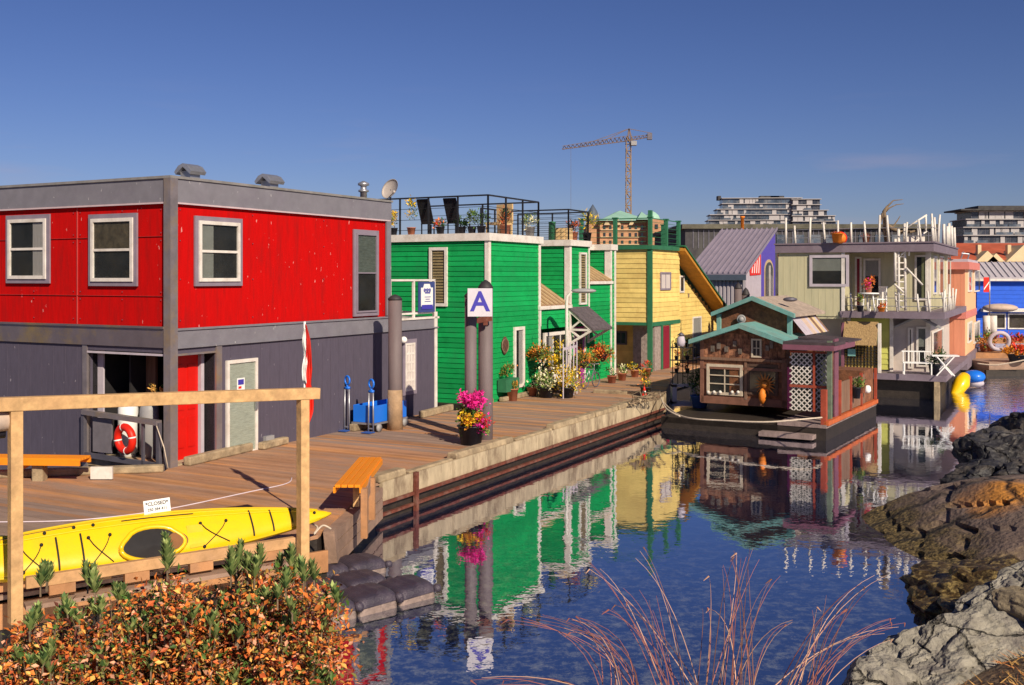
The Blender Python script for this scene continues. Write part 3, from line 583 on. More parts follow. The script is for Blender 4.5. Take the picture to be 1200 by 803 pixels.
# openings: right face door recess t .1..2.1 ; left face porch t .15..2.75
b=MB(MD); b.box((.02,.02,ZM-.02),(Lr-.02,Wr,ZF)); 
z=ZM+.02
b.build('upper_wall',RED,RH)
b=MB(MD); # panel seams of the upper wall: thin battens
for t in (2.6,5.2,7.8,10.4): FLt.box(b,t-.006,t+.006,ZM,ZF,-.02,.003-.02+.02)
FLt.box(b,.1,Wr,3.97,3.975,-.02,.002); FLt.box(b,.1,Wr,5.13,5.135,-.02,.002)
b.build('panel_seam',mat('red_seam',(.40,.05,.05),.7,.1),RH)
b=MB(MD); b.box((-.04,-.04,ZF),(Lr+.05,Wr,ZT-.05)); b.build('fascia',FASC,RH)
b=MB(MD); b.box((-.07,-.07,ZT-.05),(Lr+.08,Wr,ZT)); b.build('roof_edge',mat('roof_flashing',(.30,.28,.27),.5,.2,4,metal=.3,dirt_reflect=(.2,.2,.14),dirt_reflect_amt=.6),RH)
b=MB(MD); FLt.box(b,.09,Wr,ZF-.035,ZF-.003,.02,.055); FR.box(b,.12,Lr,ZF-.035,ZF-.003,.02,.055); b.build('drip_trim',mat('pink_grey_trim',(.55,.42,.45),.5,.1,3),RH)
b=MB(MD); b.box((-.07,-.07,.5),(.12,.11,ZT-.052)); b.build('corner_post',STEEL,RH)
b=MB(MD); FR.box(b,Lr-.16,Lr+.02,ZM+.02,ZF-.04,0,.05); b.build('end_post',FASC,RH)
b=MB(MD); FLt.box(b,.11,Wr,ZB,ZM+.04,0,.05); FLt.box(b,.11,Wr,ZM+.0,ZM+.04,.05,.09); b.build('steel_beam',mat('patinated_beam',(.28,.22,.22),.35,.15,2,metal=.7,dirt_reflect=(.55,.36,.08),dirt_reflect_amt=.9,dscale=.6),RH)
b=MB(MD); FR.box(b,.12,Lr,2.99,3.31,0,.04); FR.box(b,.12,Lr+2.3,2.96,2.99,0,.06); FR.box(b,.12,Lr,3.31,3.35,0,.07); b.build('belt_board',FASC,RH)
# ground floor
PT=FLt.t(103); PZ=FLt.zz(150,412); DT0=.12; DT1=FR.t(232); DT2=FR.t(252)
b=MB(MD)
FLt.ribs(b,PT+.12,Wr,-.1,ZB-.002,.36,.012,.004); FLt.box(b,PT,Wr,-.1,ZB,-.3,-.02)
FR.ribs(b,DT2,9.6,.5,2.96,.30,.014,.006); FR.box(b,DT2,9.62,.5,2.96,-.3,-.02)
FLt.box(b,.1,PT+.12,PZ,ZB-.002,-.12,.006); FR.box(b,.12,DT2,PZ-.02,2.955,-.12,.006)
b.build('lower_wall',GREY,RH)
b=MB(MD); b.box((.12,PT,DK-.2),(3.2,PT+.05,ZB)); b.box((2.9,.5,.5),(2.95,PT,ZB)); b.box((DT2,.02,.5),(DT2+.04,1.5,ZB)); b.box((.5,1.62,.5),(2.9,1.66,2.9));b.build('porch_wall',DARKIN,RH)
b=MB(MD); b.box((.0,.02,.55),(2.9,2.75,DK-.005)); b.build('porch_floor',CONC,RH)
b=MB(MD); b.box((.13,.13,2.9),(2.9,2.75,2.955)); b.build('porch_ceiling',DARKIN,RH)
b=MB(MD); FLt.box(b,PT,PT+.13,.45,ZB-.003,-.06,.03); b.build('porch_post',STEEL,RH)
b=MB(MD); FLt.box(b,PT-.16,PT,.6,PZ,-.28,-.24); FLt.box(b,.12,PT,PZ-.06,PZ-.02,-.05,.02); b.build('porch_jamb',LILAC,RH)
b=MB(MD); b.box((.9,1.35,DK),(.96,1.75,PZ)); b.build('inner_panel',BROWNF,RH)
# red door in the recess
FD_=Face(MD,'R',.34); da,db=FD_.t(203),FD_.t(232); dr=MB(MD); dr.box((da,.34,DK+.0),(db,.38,2.9)); ddo=dr.build('door',REDDOOR,RH)
q=MB(MD)
for z0,z1 in ((.95,1.55),(1.7,2.6)):
    for x0,x1 in ((da+.06,(da+db)/2-.05),((da+db)/2+.05,db-.08)): q.box((x0,.325,z0),(x1,.339,z1))
q.build('door_panel',REDDOOR,ddo)
q=MB(MD); q.box((db+.005,.26,DK),(db+.09,.42,2.9)); q.build('door_jamb',LILAC,RH)
b=MB(MD); FR.box(b,DT2,DT2+.16,.55,2.95,0,.04); FR.box(b,.12,DT2,PZ-.06,PZ-.02,0,.03); b.build('recess_trim',STEEL,RH)
b=MB(MD); b.box((.13,.0,DK-.06),(DT2,.6,DK+.03)); b.build('door_step',CONC,RH)
# windows
OWN=mat('grey_lilac_surround',(.23,.19,.24),.6,.12,4)
FLt.pwin(RH,12,56,257,327,sash=True,outer=OWN,ow=.09,blind=(CURT,'left'),dep=.07)
FLt.pwin(RH,109,158,256,330,sash=True,outer=OWN,ow=.09,blind=(mat('brown_curtain',(.12,.085,.05),.9,.5,8),'top'),dep=.07)
FR.pwin(RH,231,279,260,330,sash=True,outer=OWN,ow=.09,blind=(BLINDG,'left'),dep=.07)
FR.pwin(RH,416,440,274,366,rows=2,outer=OWN,ow=.09,fm=OWN,fw=.04,blind=(mat('green_grey_blind',(.14,.16,.14),.8,.4,6,stretch=(1,1,6)),'top'),dep=.07)
q=MB(MD); tq=FR.t(297); FR.box(q,tq-.02,tq+.03,1.55,1.75,.06,.10); q.build('door_handle',GALV,RH)
gd=FR.pwin(RH,264,300,421,533,fw=.07,blind=(mat('venetian_blind',(.66,.66,.56),.8,.25,6,stretch=(1,1,8)),'full'),dep=.06,name='glass_door')
t0=FR.t(276);t1=FR.t(285);zt=FR.zz(280,443); q=MB(MD); FR.box(q,t0,t1,zt-.45,zt,.038,.042); st=q.build('notice',WHITEP,gd)
q=MB(MD); FR.box(q,t0+.03,t1-.03,zt-.14,zt-.03,.0425,.045); q.build('notice_heading',BLT,gd) if False else q.build('notice_heading',BLT,gd)
q=MB(MD); FR.box(q,t0+.04,t1-.1,zt-.22,zt-.17,.0425,.045); q.build('notice_stripe',LIFER,gd)
FR.pwin(RH,474,485,402,458,fm=WHITE,cols=3,rows=5,pm=CURT,outer=OWN,ow=.1,bar=.05,fw=.05)
b=MB(MD); FR.box(b,9.5,9.62,.5,3.4,0,.03); b.build('corner_board',WHITE,RH)
# back terrace over the lower storey: roof deck 7.35..9.6 with white railing
b=MB(MD); b.box((Lr,0,2.99),(9.68,3.6,3.22)); b.build('terrace_roof',FASC,RH)
b=MB(MD); b.box((Lr,-.03,3.22),(9.72,3.6,3.27)); b.build('terrace_edge',WHITE,RH)
FT=Face(MD,'R',.08); b=MB(MD)
for t in (7.5,8.6,9.62): b.bar((t,.08,3.27),(t,.08,4.26),.06)
b.bar((7.4,.08,4.26),(9.65,.08,4.26),.06,.05); b.bar((7.4,.08,3.38),(9.65,.08,3.38),.05,.05)
b.bar((9.62,.08,4.26),(9.62,2.5,4.26),.06,.05); b.bar((9.62,2.5,3.27),(9.62,2.5,4.26),.06); b.bar((9.62,.08,3.38),(9.62,2.5,3.38),.05,.05)
b.build('terrace_railing',WHITE,RH)
b=MB(MD); b.box((8.74,.0,3.40),(9.54,.03,4.22)); so=b.build('notice_board',mat('board_navy',(.04,.06,.20),.6,.1),None,origin=MD@Vector((9.1,0,3.4))); 
tag(so,'tall dark blue notice board with a white printed sheet on the white terrace railing','sign')
b=MB(MD); b.box((8.84,-.012,3.56),(9.42,.0,4.06)); b.prism([(8.95,-.012,4.06),(9.31,-.012,4.06),(9.26,-.012,4.16),(9.0,-.012,4.16)],(0,.012,0)); sh=b.build('printed_sheet',WHITEP,so)
b=MB(MD)
for i,(zz_,a0,a1) in enumerate(((3.98,9.0,9.30),(3.90,9.02,9.28),(3.80,9.0,9.3),(3.74,9.05,9.25),(3.68,9.0,9.3))): b.box((a0,-.018,zz_),(a1,-.0125,zz_+(.05 if i<2 else .02)))
b.build('printed_lines',mat('print_blue',(.12,.12,.35),.7,.1),sh)
b=MB(MD)
for k in range(3): b.ball((9.0+.13*k,-.016,3.99),.055,10,6,(1,.12,1))
b.build('printed_emblem',mat('print_blue',(.1,.1,.3)),sh)
b=MB(MD); b.box((8.86,-.017,3.48),(9.40,-.0125,3.60)); b.build('printed_wave',BLT,sh)
# roof vents, dish
def vent(px,py,D,w_,label):
    c=at(px,py,D); t=thing('roof_vent',label,'vent',(c.x,c.y,ZT),0,'vents on the red house roof'); b=MB(Matrix.Translation((c.x,c.y,ZT))@Matrix.Rotation(R(62),4,'Z'))
    b.box((-.14,-.14,0),(.14,.14,.28)); b.build('duct',GALV,t); b=MB(Matrix.Translation((c.x,c.y,ZT))@Matrix.Rotation(R(62),4,'Z'))
    h=w_/2; b.prism([(-h,-.2,.20),(-h,-.24,.26),(-h,-.13,.38),(-h,0,.43),(-h,.13,.38),(-h,.24,.26),(-h,.2,.20),(-h,.0,.36)],(w_,0,0)); b.build('hood',GALV,t)
vent(223,200,22,.44,'galvanised hooded roof vent nearest the corner of the red house'); vent(316,211,24.2,.50,'low half round roof vent in the middle of the red house roof')
c=at(426,228,27.5); t=thing('flue','small round metal flue on the far end of the red house roof','flue',(c.x,c.y,ZT)); b=MB(); b.lathe([(.09,0),(.09,.28),(.14,.3),(.14,.34),(.08,.36),(.08,.44),(.15,.47),(.15,.52),(.03,.58)],(c.x,c.y,ZT-.0),14); b.build('pipe',GALV,t)
c=at(458,222,27.2); t=thing('satellite_dish','tan satellite dish on the far corner of the red house roof','satellite dish',(c.x,c.y+.2,ZT-.5))
Md=Matrix.Translation(c)@Matrix.Rotation(R(-38),4,'Z')@Matrix.Rotation(R(68),4,'X')
b=MB(Md); b.lathe([(.015,-.05),(.13,-.03),(.22,.0),(.27,.04),(.28,.045),(.22,.01),(.13,-.02),(.01,-.04)],(0,0,0),24); b.build('dish',SATM,t)
b=MB(); b.tube([c+Vector((.0,.06,0)),c+Vector((-.03,.1,-.3)),Vector((c.x-.03,c.y+.15,ZT-.3))],.025,8); b.tube([c+Vector((-.1,.0,-.25)),c+Vector((.12,-.42,-.12))],.012,6); b.build('mast',DSTEEL,t)
b=MB(); b.ball(c+Vector((.13,-.43,-.1)),.04); b.build('receiver',SATM,t)
c=MD@Vector((7.9,-.08,2.72)); t=thing('wall_lamp','small white globe lamp on the grey wall near the glass block window','lamp',c); b=MB(); b.ball(c,.09); b.build('globe',WHITEP,t); b=MB(MD); b.box((7.86,-.03,2.60),(7.94,.0,2.75)); b.build('bracket',DSTEEL,t)
c=MD@Vector((FR.t(313),-.06,FR.zz(313,517))); t=thing('meter_box','small grey electric box low on the grey wall','electric box',c); b=MB(MD); q=FR.t(313); b.box((q-.13,-.09,c.z-.11),(q+.13,-.007,c.z+.12)); b.build('case',GREYP,t); b=MB(MD); b.tube([(q-.1,-.05,c.z-.12),(q-.2,-.06,c.z-.3),(q-.05,-.1,DK+.02)],.02,6); b.build('conduit',GREYP,t)
# screw heads and sill drips of the cladding panels
b=MB(MD)
for t_ in (.25,1.3,2.5,2.7,3.9,5.1):
    for z_ in (3.5,3.9,4.05,5.05,5.2,5.65): b.lathe([(.012,0),(.001,.006)],(-.004,t_,z_),6) if False else FLt.box(b,t_-.009,t_+.009,z_-.009,z_+.009,0,.006)
for t_ in (.25,2.3,4.7,7.1):
    for z_ in (3.5,4.3,5.05,5.65): FR.box(b,t_-.009,t_+.009,z_-.009,z_+.009,0,.006)
b.build('screw_heads',DSTEEL,RH)
# porch things
pf=MD
def tank(x,y,r,h,m,label):
    c=MD@Vector((x,y,DK)); t=thing('propane_tank',label,'gas tank',c,0,'propane tanks in the porch'); b=MB(); b.lathe([(r*.8,0),(r*.8,.05),(r,.08),(r,h-.15),(r*.85,h-.05),(r*.5,h),(r*.1,h+.01)],c,20); b.build('cylinder',m,t); b=MB(); b.lathe([(r*.5,h-.02),(r*.5,h+.14),(r*.45,h+.14),(r*.44,h)],c,14); b.build('collar',m,t); b=MB(); b.lathe([(.03,h),(.03,h+.1),(.05,h+.11),(.05,h+.15)],c,8); b.build('valve',DSTEEL,t)
tank(.55,1.75,.2,1.12,WHITEP,'tall white propane tank behind the porch gate'); tank(.62,1.22,.19,1.12,GREYP,'grey propane tank behind the life ring in the porch')
t=thing('porch_gate','grey metal railing gate with a wide top bar across the porch','gate',MD@Vector((-.05,1.5,DK)))
zt0=FLt.zz(103,482); zt1=FLt.zz(190,495); tl=FLt.t(103); tr=.2
b=MB(MD); b.bar((-.1,tl,zt0),(-.1,tr,zt1),.14,.09); b.build('top_bar',STEEL,t)
b=MB(MD); b.bar((-.1,tl,.78),(-.1,tr,.72),.05,.10); b.bar((-.1,tl,DK-.05),(-.1,tl,zt0),.08); b.bar((-.1,tr,DK-.1),(-.1,tr,zt1),.08); b.bar((-.1,.62,.72),(-.1,.62,zt1),.05); b.build('frame',DSTEEL,t)
b=MB(MD); b.box((-.07,FLt.t(134),.85),(-.04,FLt.t(112),zt0-.1)); b.build('solid_panel',mat('grey_cabinet',(.17,.15,.17),.6,.15,4),t)
b=MB(MD); b.tube([(-.16,.2,zt1-.05),(-.18,-.02,zt1-.45),(-.16,-.1,DK+.02)],.012,6); b.build('cord',ROPE,t)
c=MD@Vector((-.2,FLt.t(156),FLt.zz(156,513))); t=thing('life_ring','red life ring with white bands hanging on the porch gate','life ring',c)
b=MB(); ax=Vector((-.466-.15,-.885,-.05)); b.torus(c,.235,.075,ax,32,12); b.build('ring',LIFER,t)
u_=ax.normalized().orthogonal().normalized(); v_=ax.normalized().cross(u_); b=MB()
for k in range(4):
    a=math.pi/4+k*math.pi/2+.3; d1=u_*math.cos(a)+v_*math.sin(a); tg=-u_*math.sin(a)+v_*math.cos(a); b.tube([c+d1*.235-tg*.014,c+d1*.235+tg*.014],.0785,14)
b.build('band',WHITEP,t)
ev(33); c=MD@Vector((.45,.62,2.0)); t=thing('hanging_basket','basket of yellow and orange leaves hanging in the dark porch','plant',c,0,'hanging flower baskets')
b=MB(); b.lathe([(.06,-.12),(.16,.0),(.17,.02)],c,12); b.build('basket',POTD,t); b=MB(); foliage(b,c+Vector((0,0,.1)),(.3,.25,.12),260,.08,.035,(3,5,0,11)); b.build('leaves',[LG1,LG2,LG3,LO1,LO2,LO3,LY,LW,LP,LR,LOO,LMG],t); b=MB(); b.tube([c,c+Vector((0,0,.9))],.008,5); b.build('wire',BLACKM,t)
# white panel at the kerb
b=MB(); c=gp(121,562,DK)+Vector((0,-.05,.14)); b.box((c.x-.2,c.y-.03,c.z-.12),(c.x+.19,c.y+.02,c.z+.1)); o=b.build('kerb_panel',WHITE,None,origin=(c.x,c.y,DK)); tag(o,'blank white board fixed low on the kerb in front of the porch','board')
# white rope lying on the dock
def ropeobj(name,label,pts,r,m=ROPE,cat='rope',group=None,seg=10):
    P=[Vector(p) for p in pts]; out=[]
    for i in range(len(P)-1):
        p0=P[max(i-1,0)];p1_=P[i];p2_=P[i+1];p3_=P[min(i+2,len(P)-1)]
        for k in range(seg):
            t=k/seg; out.append(.5*((2*p1_)+(-p0+p2_)*t+(2*p0-5*p1_+4*p2_-p3_)*t*t+(-p0+3*p1_-3*p2_+p3_)*t**3))
    out.append(P[-1]); b=MB(); b.tube(out,r,6); o=b.build(name,m,None,origin=P[0]); tag(o,label,cat,group); return o
ropeobj('dock_rope','thin white cord lying in a loose line across the planks behind the kayak',[gp(-60,612,DK+.012),gp(60,611,DK+.012),gp(130,606,DK+.012),gp(200,596,DK+.012),gp(290,577,DK+.012),gp(335,567,DK+.012),gp(342,560,DK+.012)],.010,mat('white_cord',(.62,.52,.58),.8,.1))
# blue dock cart
Mc=frm(*(gp(439,507,DK).xy),62.2,DK); cart=house('dock_cart','bright blue dock cart with two long white handles','cart',Mc)
Lc=1.35; Wc=.62
b=MB(Mc)
b.box((0,0,.22),(Lc,.03,.62)); b.box((0,Wc-.03,.22),(Lc,Wc,.62)); b.box((0,.03,.22),(.03,Wc-.03,.62)); b.box((Lc-.03,.03,.22),(Lc,Wc-.03,.62)); b.box((.03,.03,.22),(Lc-.03,Wc-.03,.25)); b.build('tray',BLUEP,cart,bevel=.006)
b=MB(Mc); b.box((-.03,-.03,.17),(Lc+.02,Wc+.03,.215)); b.build('frame',GALV,cart)
for x,y in ((.12,-.04),(.12,Wc+.04),(Lc-.15,-.04),(Lc-.15,Wc+.04)):
    b=MB(Mc); b.tube([(x,y-.03,.095),(x,y+.03,.095)],.092,16); wheel=b.build('wheel',GREYP,cart)
def tool(x,y,h,label):
    t=thing('hand_truck',label,'hand truck',Mc@Vector((x,y,0)),0,'hand trucks leaning at the blue cart')
    b=MB(Mc); b.tube([(x,y,.02),(x+.02,y+.02,h-.3)],.02,8); b.tube([(x,y+.14,.02),(x+.02,y+.14,h-.3)],.02,8); b.bar((x,y,.1),(x,y+.14,.1),.03); b.build('rails',GALV,t)
    b=MB(Mc); b.torus((x+.02,y+.07,h-.15),.10,.024,(1,-.4,0),20,8); b.tube([(x+.02,y+.0,h-.33),(x+.02,y+.14,h-.33)],.035,8); b.tube([(x+.02,y+.07,h-.33),(x+.02,y+.07,h-.25)],.03,8); b.build('handle',BLUED if False else BLUEP,t)
    b=MB(Mc); b.box((x-.22,y-.05,.015),(x,y+.2,.03)); b.build('toe_plate',BLUED,t)
tool(-.10,.66,1.35,'left blue ring-handled truck standing by the cart'); tool(-.08,-.02,1.30,'right blue ring-handled truck in front of the cart')
# furled red flag on a white pole
D=16.0; c0=at(357,497,D); c0.z=DK; top=at(357,377,D); t=thing('furled_flag','furled red and white flag on a pole behind the right timber post','flag',c0)
b=MB(); b.tube([c0,top],.018,8); b.build('pole',WHITEP,t)
def furl(zt,zb,prof,ox,ph,name,m):
    b=MB(); vs_=[]; NZ,NX=26,13
    for a_ in range(NZ+1):
        u=a_/NZ; z=zt+(zb-zt)*u; q=u*(len(prof)-1); k=min(len(prof)-2,int(q)); wd=prof[k]+(prof[k+1]-prof[k])*(q-k)
        for c_ in range(NX):
            s_=c_/(NX-1); vs_.append((c0.x+ox+wd*s_+.012*math.sin(u*11+ph),c0.y-.02+.028*math.sin(c_*2.1+u*3+ph)+.01*math.sin(u*17),z-.04*s_))
    b.add(vs_,[(a_*NX+c_,a_*NX+c_+1,(a_+1)*NX+c_+1,(a_+1)*NX+c_) for a_ in range(NZ) for c_ in range(NX-1)],True); o=b.build(name,m,t); so_=o.modifiers.new('thick','SOLIDIFY'); so_.thickness=.01; return o
furl(at(0,380,D).z,at(0,497,D).z,[.02,.06,.09,.11,.08,.11,.11,.04],.02,0,'cloth',LIFER)
furl(at(0,384,D).z,at(0,446,D).z,[.02,.04,.05,.04],-.015,2,'white_fold',WHITEP)

# ------------------------------------------------------------------ green house
MG=frm(-.69,30.2); GH=house('green_house','emerald green clapboard float home with white trim and roof terrace','house',MG,'float homes along the dock')
GR=Face(MG,'R',0); GL=Face(MG,'L',0); gz=lambda py: GR.z(0,py)
ZR=5.62; ZW=5.40; A1=3.34; B0=5.61; B1=7.25; C0=9.2; C1=9.45; LOW=.62
b=MB(MG)
GR.siding(b,0,A1,LOW,ZW); GL.siding(b,0,4.2,LOW,ZW); GR.box(b,.02,A1-.02,LOW,ZW,-4,-.03)
b.build('front_block_wall',GREEN,GH)
# gap 1 (A1..B0): lower wall flush with the front, glazed slope above; upper wall stands back
GBL=Face(MG,'L',B0); gapz=GR.zz(650,362); GU=Face(MG,'R',2.2)
b=MB(MG); GR.siding(b,A1,B0,gapz-.62,gapz); GR.box(b,A1,B0,.6,gapz,-2.2,-2.0); b.build('link_wall',GREEN,GH)
b=MB(MG); GBL.siding(b,0,2.6,gapz-.1,ZW); GR.siding(b,B0,B1,LOW,ZW); GR.box(b,B0+.02,B1-.02,LOW,ZW,-4,-.03); b.build('middle_block_wall',GREEN,GH)
GCL=Face(MG,'L',C0); ZW2=4.92; gz2=GR.zz(700,333); gz2t=GR.zz(712,330)
ZC=GR.zz(713,293)
b=MB(MG); GR.siding(b,B1,C0,LOW,gz2); GR.box(b,B1,C0,LOW,gz2,-2.5,-.03); GCL.siding(b,0,2.0,gz2-.1,ZC); GR.siding(b,C0,C1+.2,LOW,ZC); GR.box(b,C0+.02,C1+.2,LOW,ZC,-3,-.03); b.build('rear_block_wall',GREEN,GH)
b=MB(MG); b.box((-.25,.04,-.2),(C1,4.3,LOW+.02)); b.build('hull',WET,GH)
# white trims
b=MB(MG)
b.box((-.1,-.1,ZW),(A1+.1,4.2,ZR)); b.build('roof_trim',WHITE,GH)
b=MB(MG); b.box((A1+.0,1.9,5.35),(B0,4.2,5.42)); b.box((B0-.1,-.1,ZW),(B1+.05,4.2,ZR-.02)); b.build('roof_trim',WHITE,GH)
b=MB(MG); b.box((B1+.02,.6,ZC),(C1+.3,4,ZC+.2)); b.box((C0-.1,-.08,ZC),(C1+.3,3,ZC+.21)); b.build('roof_trim',WHITE,GH)
b=MB(MG)
GR.box(b,-.04,.09,LOW,ZW,0,.045); GL.box(b,-.04,.09,LOW,ZW,0,.045); GR.box(b,A1-.10,A1+.02,LOW,ZW,0,.045)
GR.box(b,B0-.04,B0+.10,LOW,ZW,0,.045); GBL.box(b,-.04,.16,gapz,ZW,0,.045); GR.box(b,B1-.09,B1,gapz,ZW,0,.04)
GR.box(b,A1-.12,B0+.06,gapz,gapz+.11,0,.09); GR.box(b,B1,C0+.1,gz2,gz2+.10,0,.09); GR.box(b,C0-.04,C0+.08,LOW,ZC,0,.045); GCL.box(b,-.04,.2,gz2,ZC,0,.045)
GR.box(b,C1+.08,C1+.22,LOW,ZC,0,.045); GR.box(b,A1-.1,A1+.02,LOW,gapz,.046,.06)
split_loose(b.build('corner_trim',WHITE,GH))
# glazed lean-to roofs with tan rafters
def leanto(a0,a1,z0,z1,depth,mb_name):
    p=[(a0,-.06,z0),(a1,-.06,z0),(a1,depth,z1),(a0,depth,z1)]
    b=MB(MG); b.prism(p,(0,0,-.05)); g=b.build(mb_name,mat('leanto_sheet',(.34,.20,.12),.5,.4,3,stretch=(4,1,1)),GH)
    b=MB(MG); k=a0+.12
    while k<a1: b.bar((k,-.07,z0+.035),(k,depth,z1+.035),.07,.05); k+=.36
    b.build('rafter',mat('tan_rafter',(.50,.36,.20),.7,.2,4),g)
leanto(A1,B0,gapz+.12,gapz+1.45,2.0,'sloped_sheet'); leanto(B1,C0-.02,gz2+.11,gz2+.95,1.4,'sloped_sheet')
# windows
GL.pwin(GH,504,525,290,359,fw=.09,blind=(BLIND,'slats'),dep=.07)
GR.pwin(GH,601,613,383,454,fw=.10,blind=(CURT,'right'),dep=.07)
GR.pwin(GH,678,686,296,357,fw=.07,blind=(BLIND,'slats'),dep=.07)
tg0=GR.t(638)
GR.window(GH,A1+.25,B0-.12,1.35,gapz-.75,fw=.11,cols=3,blind=(CURT,'left'),dep=.06,bar=.05,name='shop_window')
b=MB(MG); GR.box(b,A1+.1,B0-.02,LOW,1.3,-.05,.02); b.build('shop_front_base',WHITE,GH)
# entrance with magenta door
b=MB(MG); GR.box(b,B0+.35,B0+1.15,.7,2.65,.0,.04); dd_=b.build('door',MAG,GH)
b=MB(MG); GR.box(b,B0+.25,B0+.35,.7,2.75,0,.06); GR.box(b,B0+1.15,B0+1.25,.7,2.75,0,.06); b.build('door_frame',WHITE,GH)
b=MB(MG); GR.box(b,B0+.5,B0+1.0,1.6,2.5,.041,.05); b.build('door_light',GLASSD,dd_)
# canopy over the door
z0=GR.zz(700,388); z1=GR.zz(672,362)
b=MB(MG); ca0,ca1=B0-.1,B0+1.55; b.prism([(ca0,-.92,2.62),(ca1,-.92,2.62),(ca1,.0,3.35),(ca0,.0,3.35)],(0,0,-.07)); cn_=b.build('canopy',SHROOF,GH)
b=MB(MG)
for x in (ca0+.06,ca1-.06):
    b=MB(MG); b.bar((x,-.03,2.05),(x,-.03,3.22),.09); b.bar((x,-.82,2.58),(x,-.03,2.58),.07); b.bar((x,-.85,2.56),(x,-.03,3.22),.08); b.bar((x,-.03,2.1),(x,-.82,2.56),.08); b.bar((x,-.03,2.58),(x,-.4,2.86),.06); b.bar((x,-.03,2.58),(x,-.4,2.33),.06)
    b.build('canopy_bracket',WHITE,cn_)
# roof railing (black) of both roof decks
rt=6.72
def railing(par,pts,z0,z1,name='roof_railing',m=BLACKM,mid=(.35,.68),step=1.15,th=.045):
    b=MB(MG)
    for (x0,y0),(x1,y1) in zip(pts,pts[1:]):
        L_=math.hypot(x1-x0,y1-y0); n_=max(1,round(L_/step)); b.bar((x0,y0,z1),(x1,y1,z1),th,th)
        for i in range(n_+1): q=i/n_; b.bar((x0+(x1-x0)*q,y0+(y1-y0)*q,z0),(x0+(x1-x0)*q,y0+(y1-y0)*q,z1),th)
        for k in mid: b.tube([(x0,y0,z0+(z1-z0)*k),(x1,y1,z0+(z1-z0)*k)],.008,5)
    return b.build(name,m,par)
railing(GH,[(.05,4.1),(.05,.03),(A1,.03),(A1,4.1)],ZR,rt,mid=(.12,.4,.7)); railing(GH,[(A1+.3,2.3),(B0-.05,2.3),(B0,.03),(B1,.03),(B1,2.8)],ZR-.02,rt-.1,mid=(.1,.25,.4,.55,.7,.85))
b=MB(MG)
for x in (A1+.4,B0-.3): b.bar((x,2.6,5.5),(x,2.6,6.55),.05)
# roof terrace: two black loungers, potted plants
def lounge(px,D_,label):
    c=at(px,250,D_); M=frm(c.x,c.y,62.2,ZR); t=house('deck_chair',label,'chair',M,'deck chairs on the green house roof')
    b=MB(M); b.prism([(0,-.22,.32),(0,.22,.32),(-.28,.22,1.05),(-.28,-.22,1.05)],(.03,0,.02)); b.build('backrest',BLACKM,t)
    b=MB(M); b.prism([(0,-.24,.32),(0,.24,.32),(.6,.24,.38),(.6,-.24,.38)],(0,0,.03)); b.build('seat',BLACKM,t)
    for sx_,sy in ((.02,-.22),(.02,.22),(.55,-.22),(.55,.22)): b=MB(M); b.bar((sx_,sy,0),(sx_,sy,.34),.03); b.build('leg',BLACKM,t)
lounge(501,31.6,'left black deck chair on the green house roof'); lounge(532,31.2,'right black deck chair on the green house roof')
ev(5)
for px,D_,h,r,ms,lab in ((482,31.5,.55,.2,(6,1,0),'potted yellow flowering shrub left of the deck chairs'),(516,31,.12,.2,(0,9,3),'low pot of red geraniums between the deck chairs'),(553,30.8,.35,.15,(1,0),'slim pale green potted shrub right of the deck chairs'),(564,30.6,.25,.26,(0,1,0),'bushy green plant in a dark pot at the terrace corner'),(541,31,.1,.18,(2,0),'low dark green plant behind the white roof trim'),(461,31.8,.3,.15,(6,1),'yellow leafed potted plant beside the satellite dish')):
    c=at(px,268,D_); c.z=ZR; potted('potted_plant',lab,'plant',c,.13,.2,random.choice([POTD,TERRA]),[('leaves',(0,0,.2+h),(r,r,.12+h*.4),200,ms)],'potted plants on the green house roof',ln=.09,wd=.035)
for px,D_,h,r,ms,lab,pm in ((592,32,.2,.2,(2,4),'dark red leafed plant near the terrace corner post',TERRA),(621,33.2,.2,.22,(1,0,7),'grey green bushy plant at the far terrace end',GREYP),(688,37,.45,.35,(6,1,6),'tall yellow green spiky plant in a dark planter',POTD),(672,36.6,.15,.22,(4,2),'dark red low plant beside the yellow spiky plant',TERRA)):
    c=at(px,270,D_); c.z=ZR-(.02 if px>650 else 0); potted('potted_plant',lab,'plant',c,.16,.3,pm,[('leaves',(0,0,.3+h),(r,r,.15+h*.6),240,ms)],'potted plants on the green house roof',ln=.13,wd=.03)
c=at(585,262,32.5); c.z=ZR; t=thing('wicker_chair','tan wicker chair with high back on the green house roof','chair',c); M=frm(c.x,c.y,50,ZR)
b=MB(M); b.box((-.3,-.3,.35),(.3,.3,.42)); b.build('seat',BLIND,t); b=MB(M); b.box((.24,-.32,.4),(.3,.32,1.0)); b.build('backrest',BLIND,t)
for x,y in ((-.27,-.27),(.27,-.27),(-.27,.27),(.27,.27)): b=MB(M); b.bar((x,y,0),(x,y,.36),.05); b.build('leg',BLIND,t)
# second terrace: table-top crate
c=at(657,268,36.4); b=MB(frm(c.x,c.y,62,ZR)); b.box((-.25,-.35,0),(.25,.35,.42)); 
for k in (-.2,0,.2): b.box((-.27,k-.05,.03),(-.25,k+.05,.4))
o=b.build('crate',BLIND,None,origin=(c.x,c.y,ZR)); tag(o,'tan slatted box on the small roof terrace','box')
c=at(647,268,36); b=MB(); b.lathe([(.11,0),(.12,.6),(.14,.62),(.05,.64)],(c.x,c.y,ZR),12); o=b.build('green_bin',GREENT,None,origin=(c.x,c.y,ZR)); tag(o,'small green bin at the left end of the small roof terrace','bin')
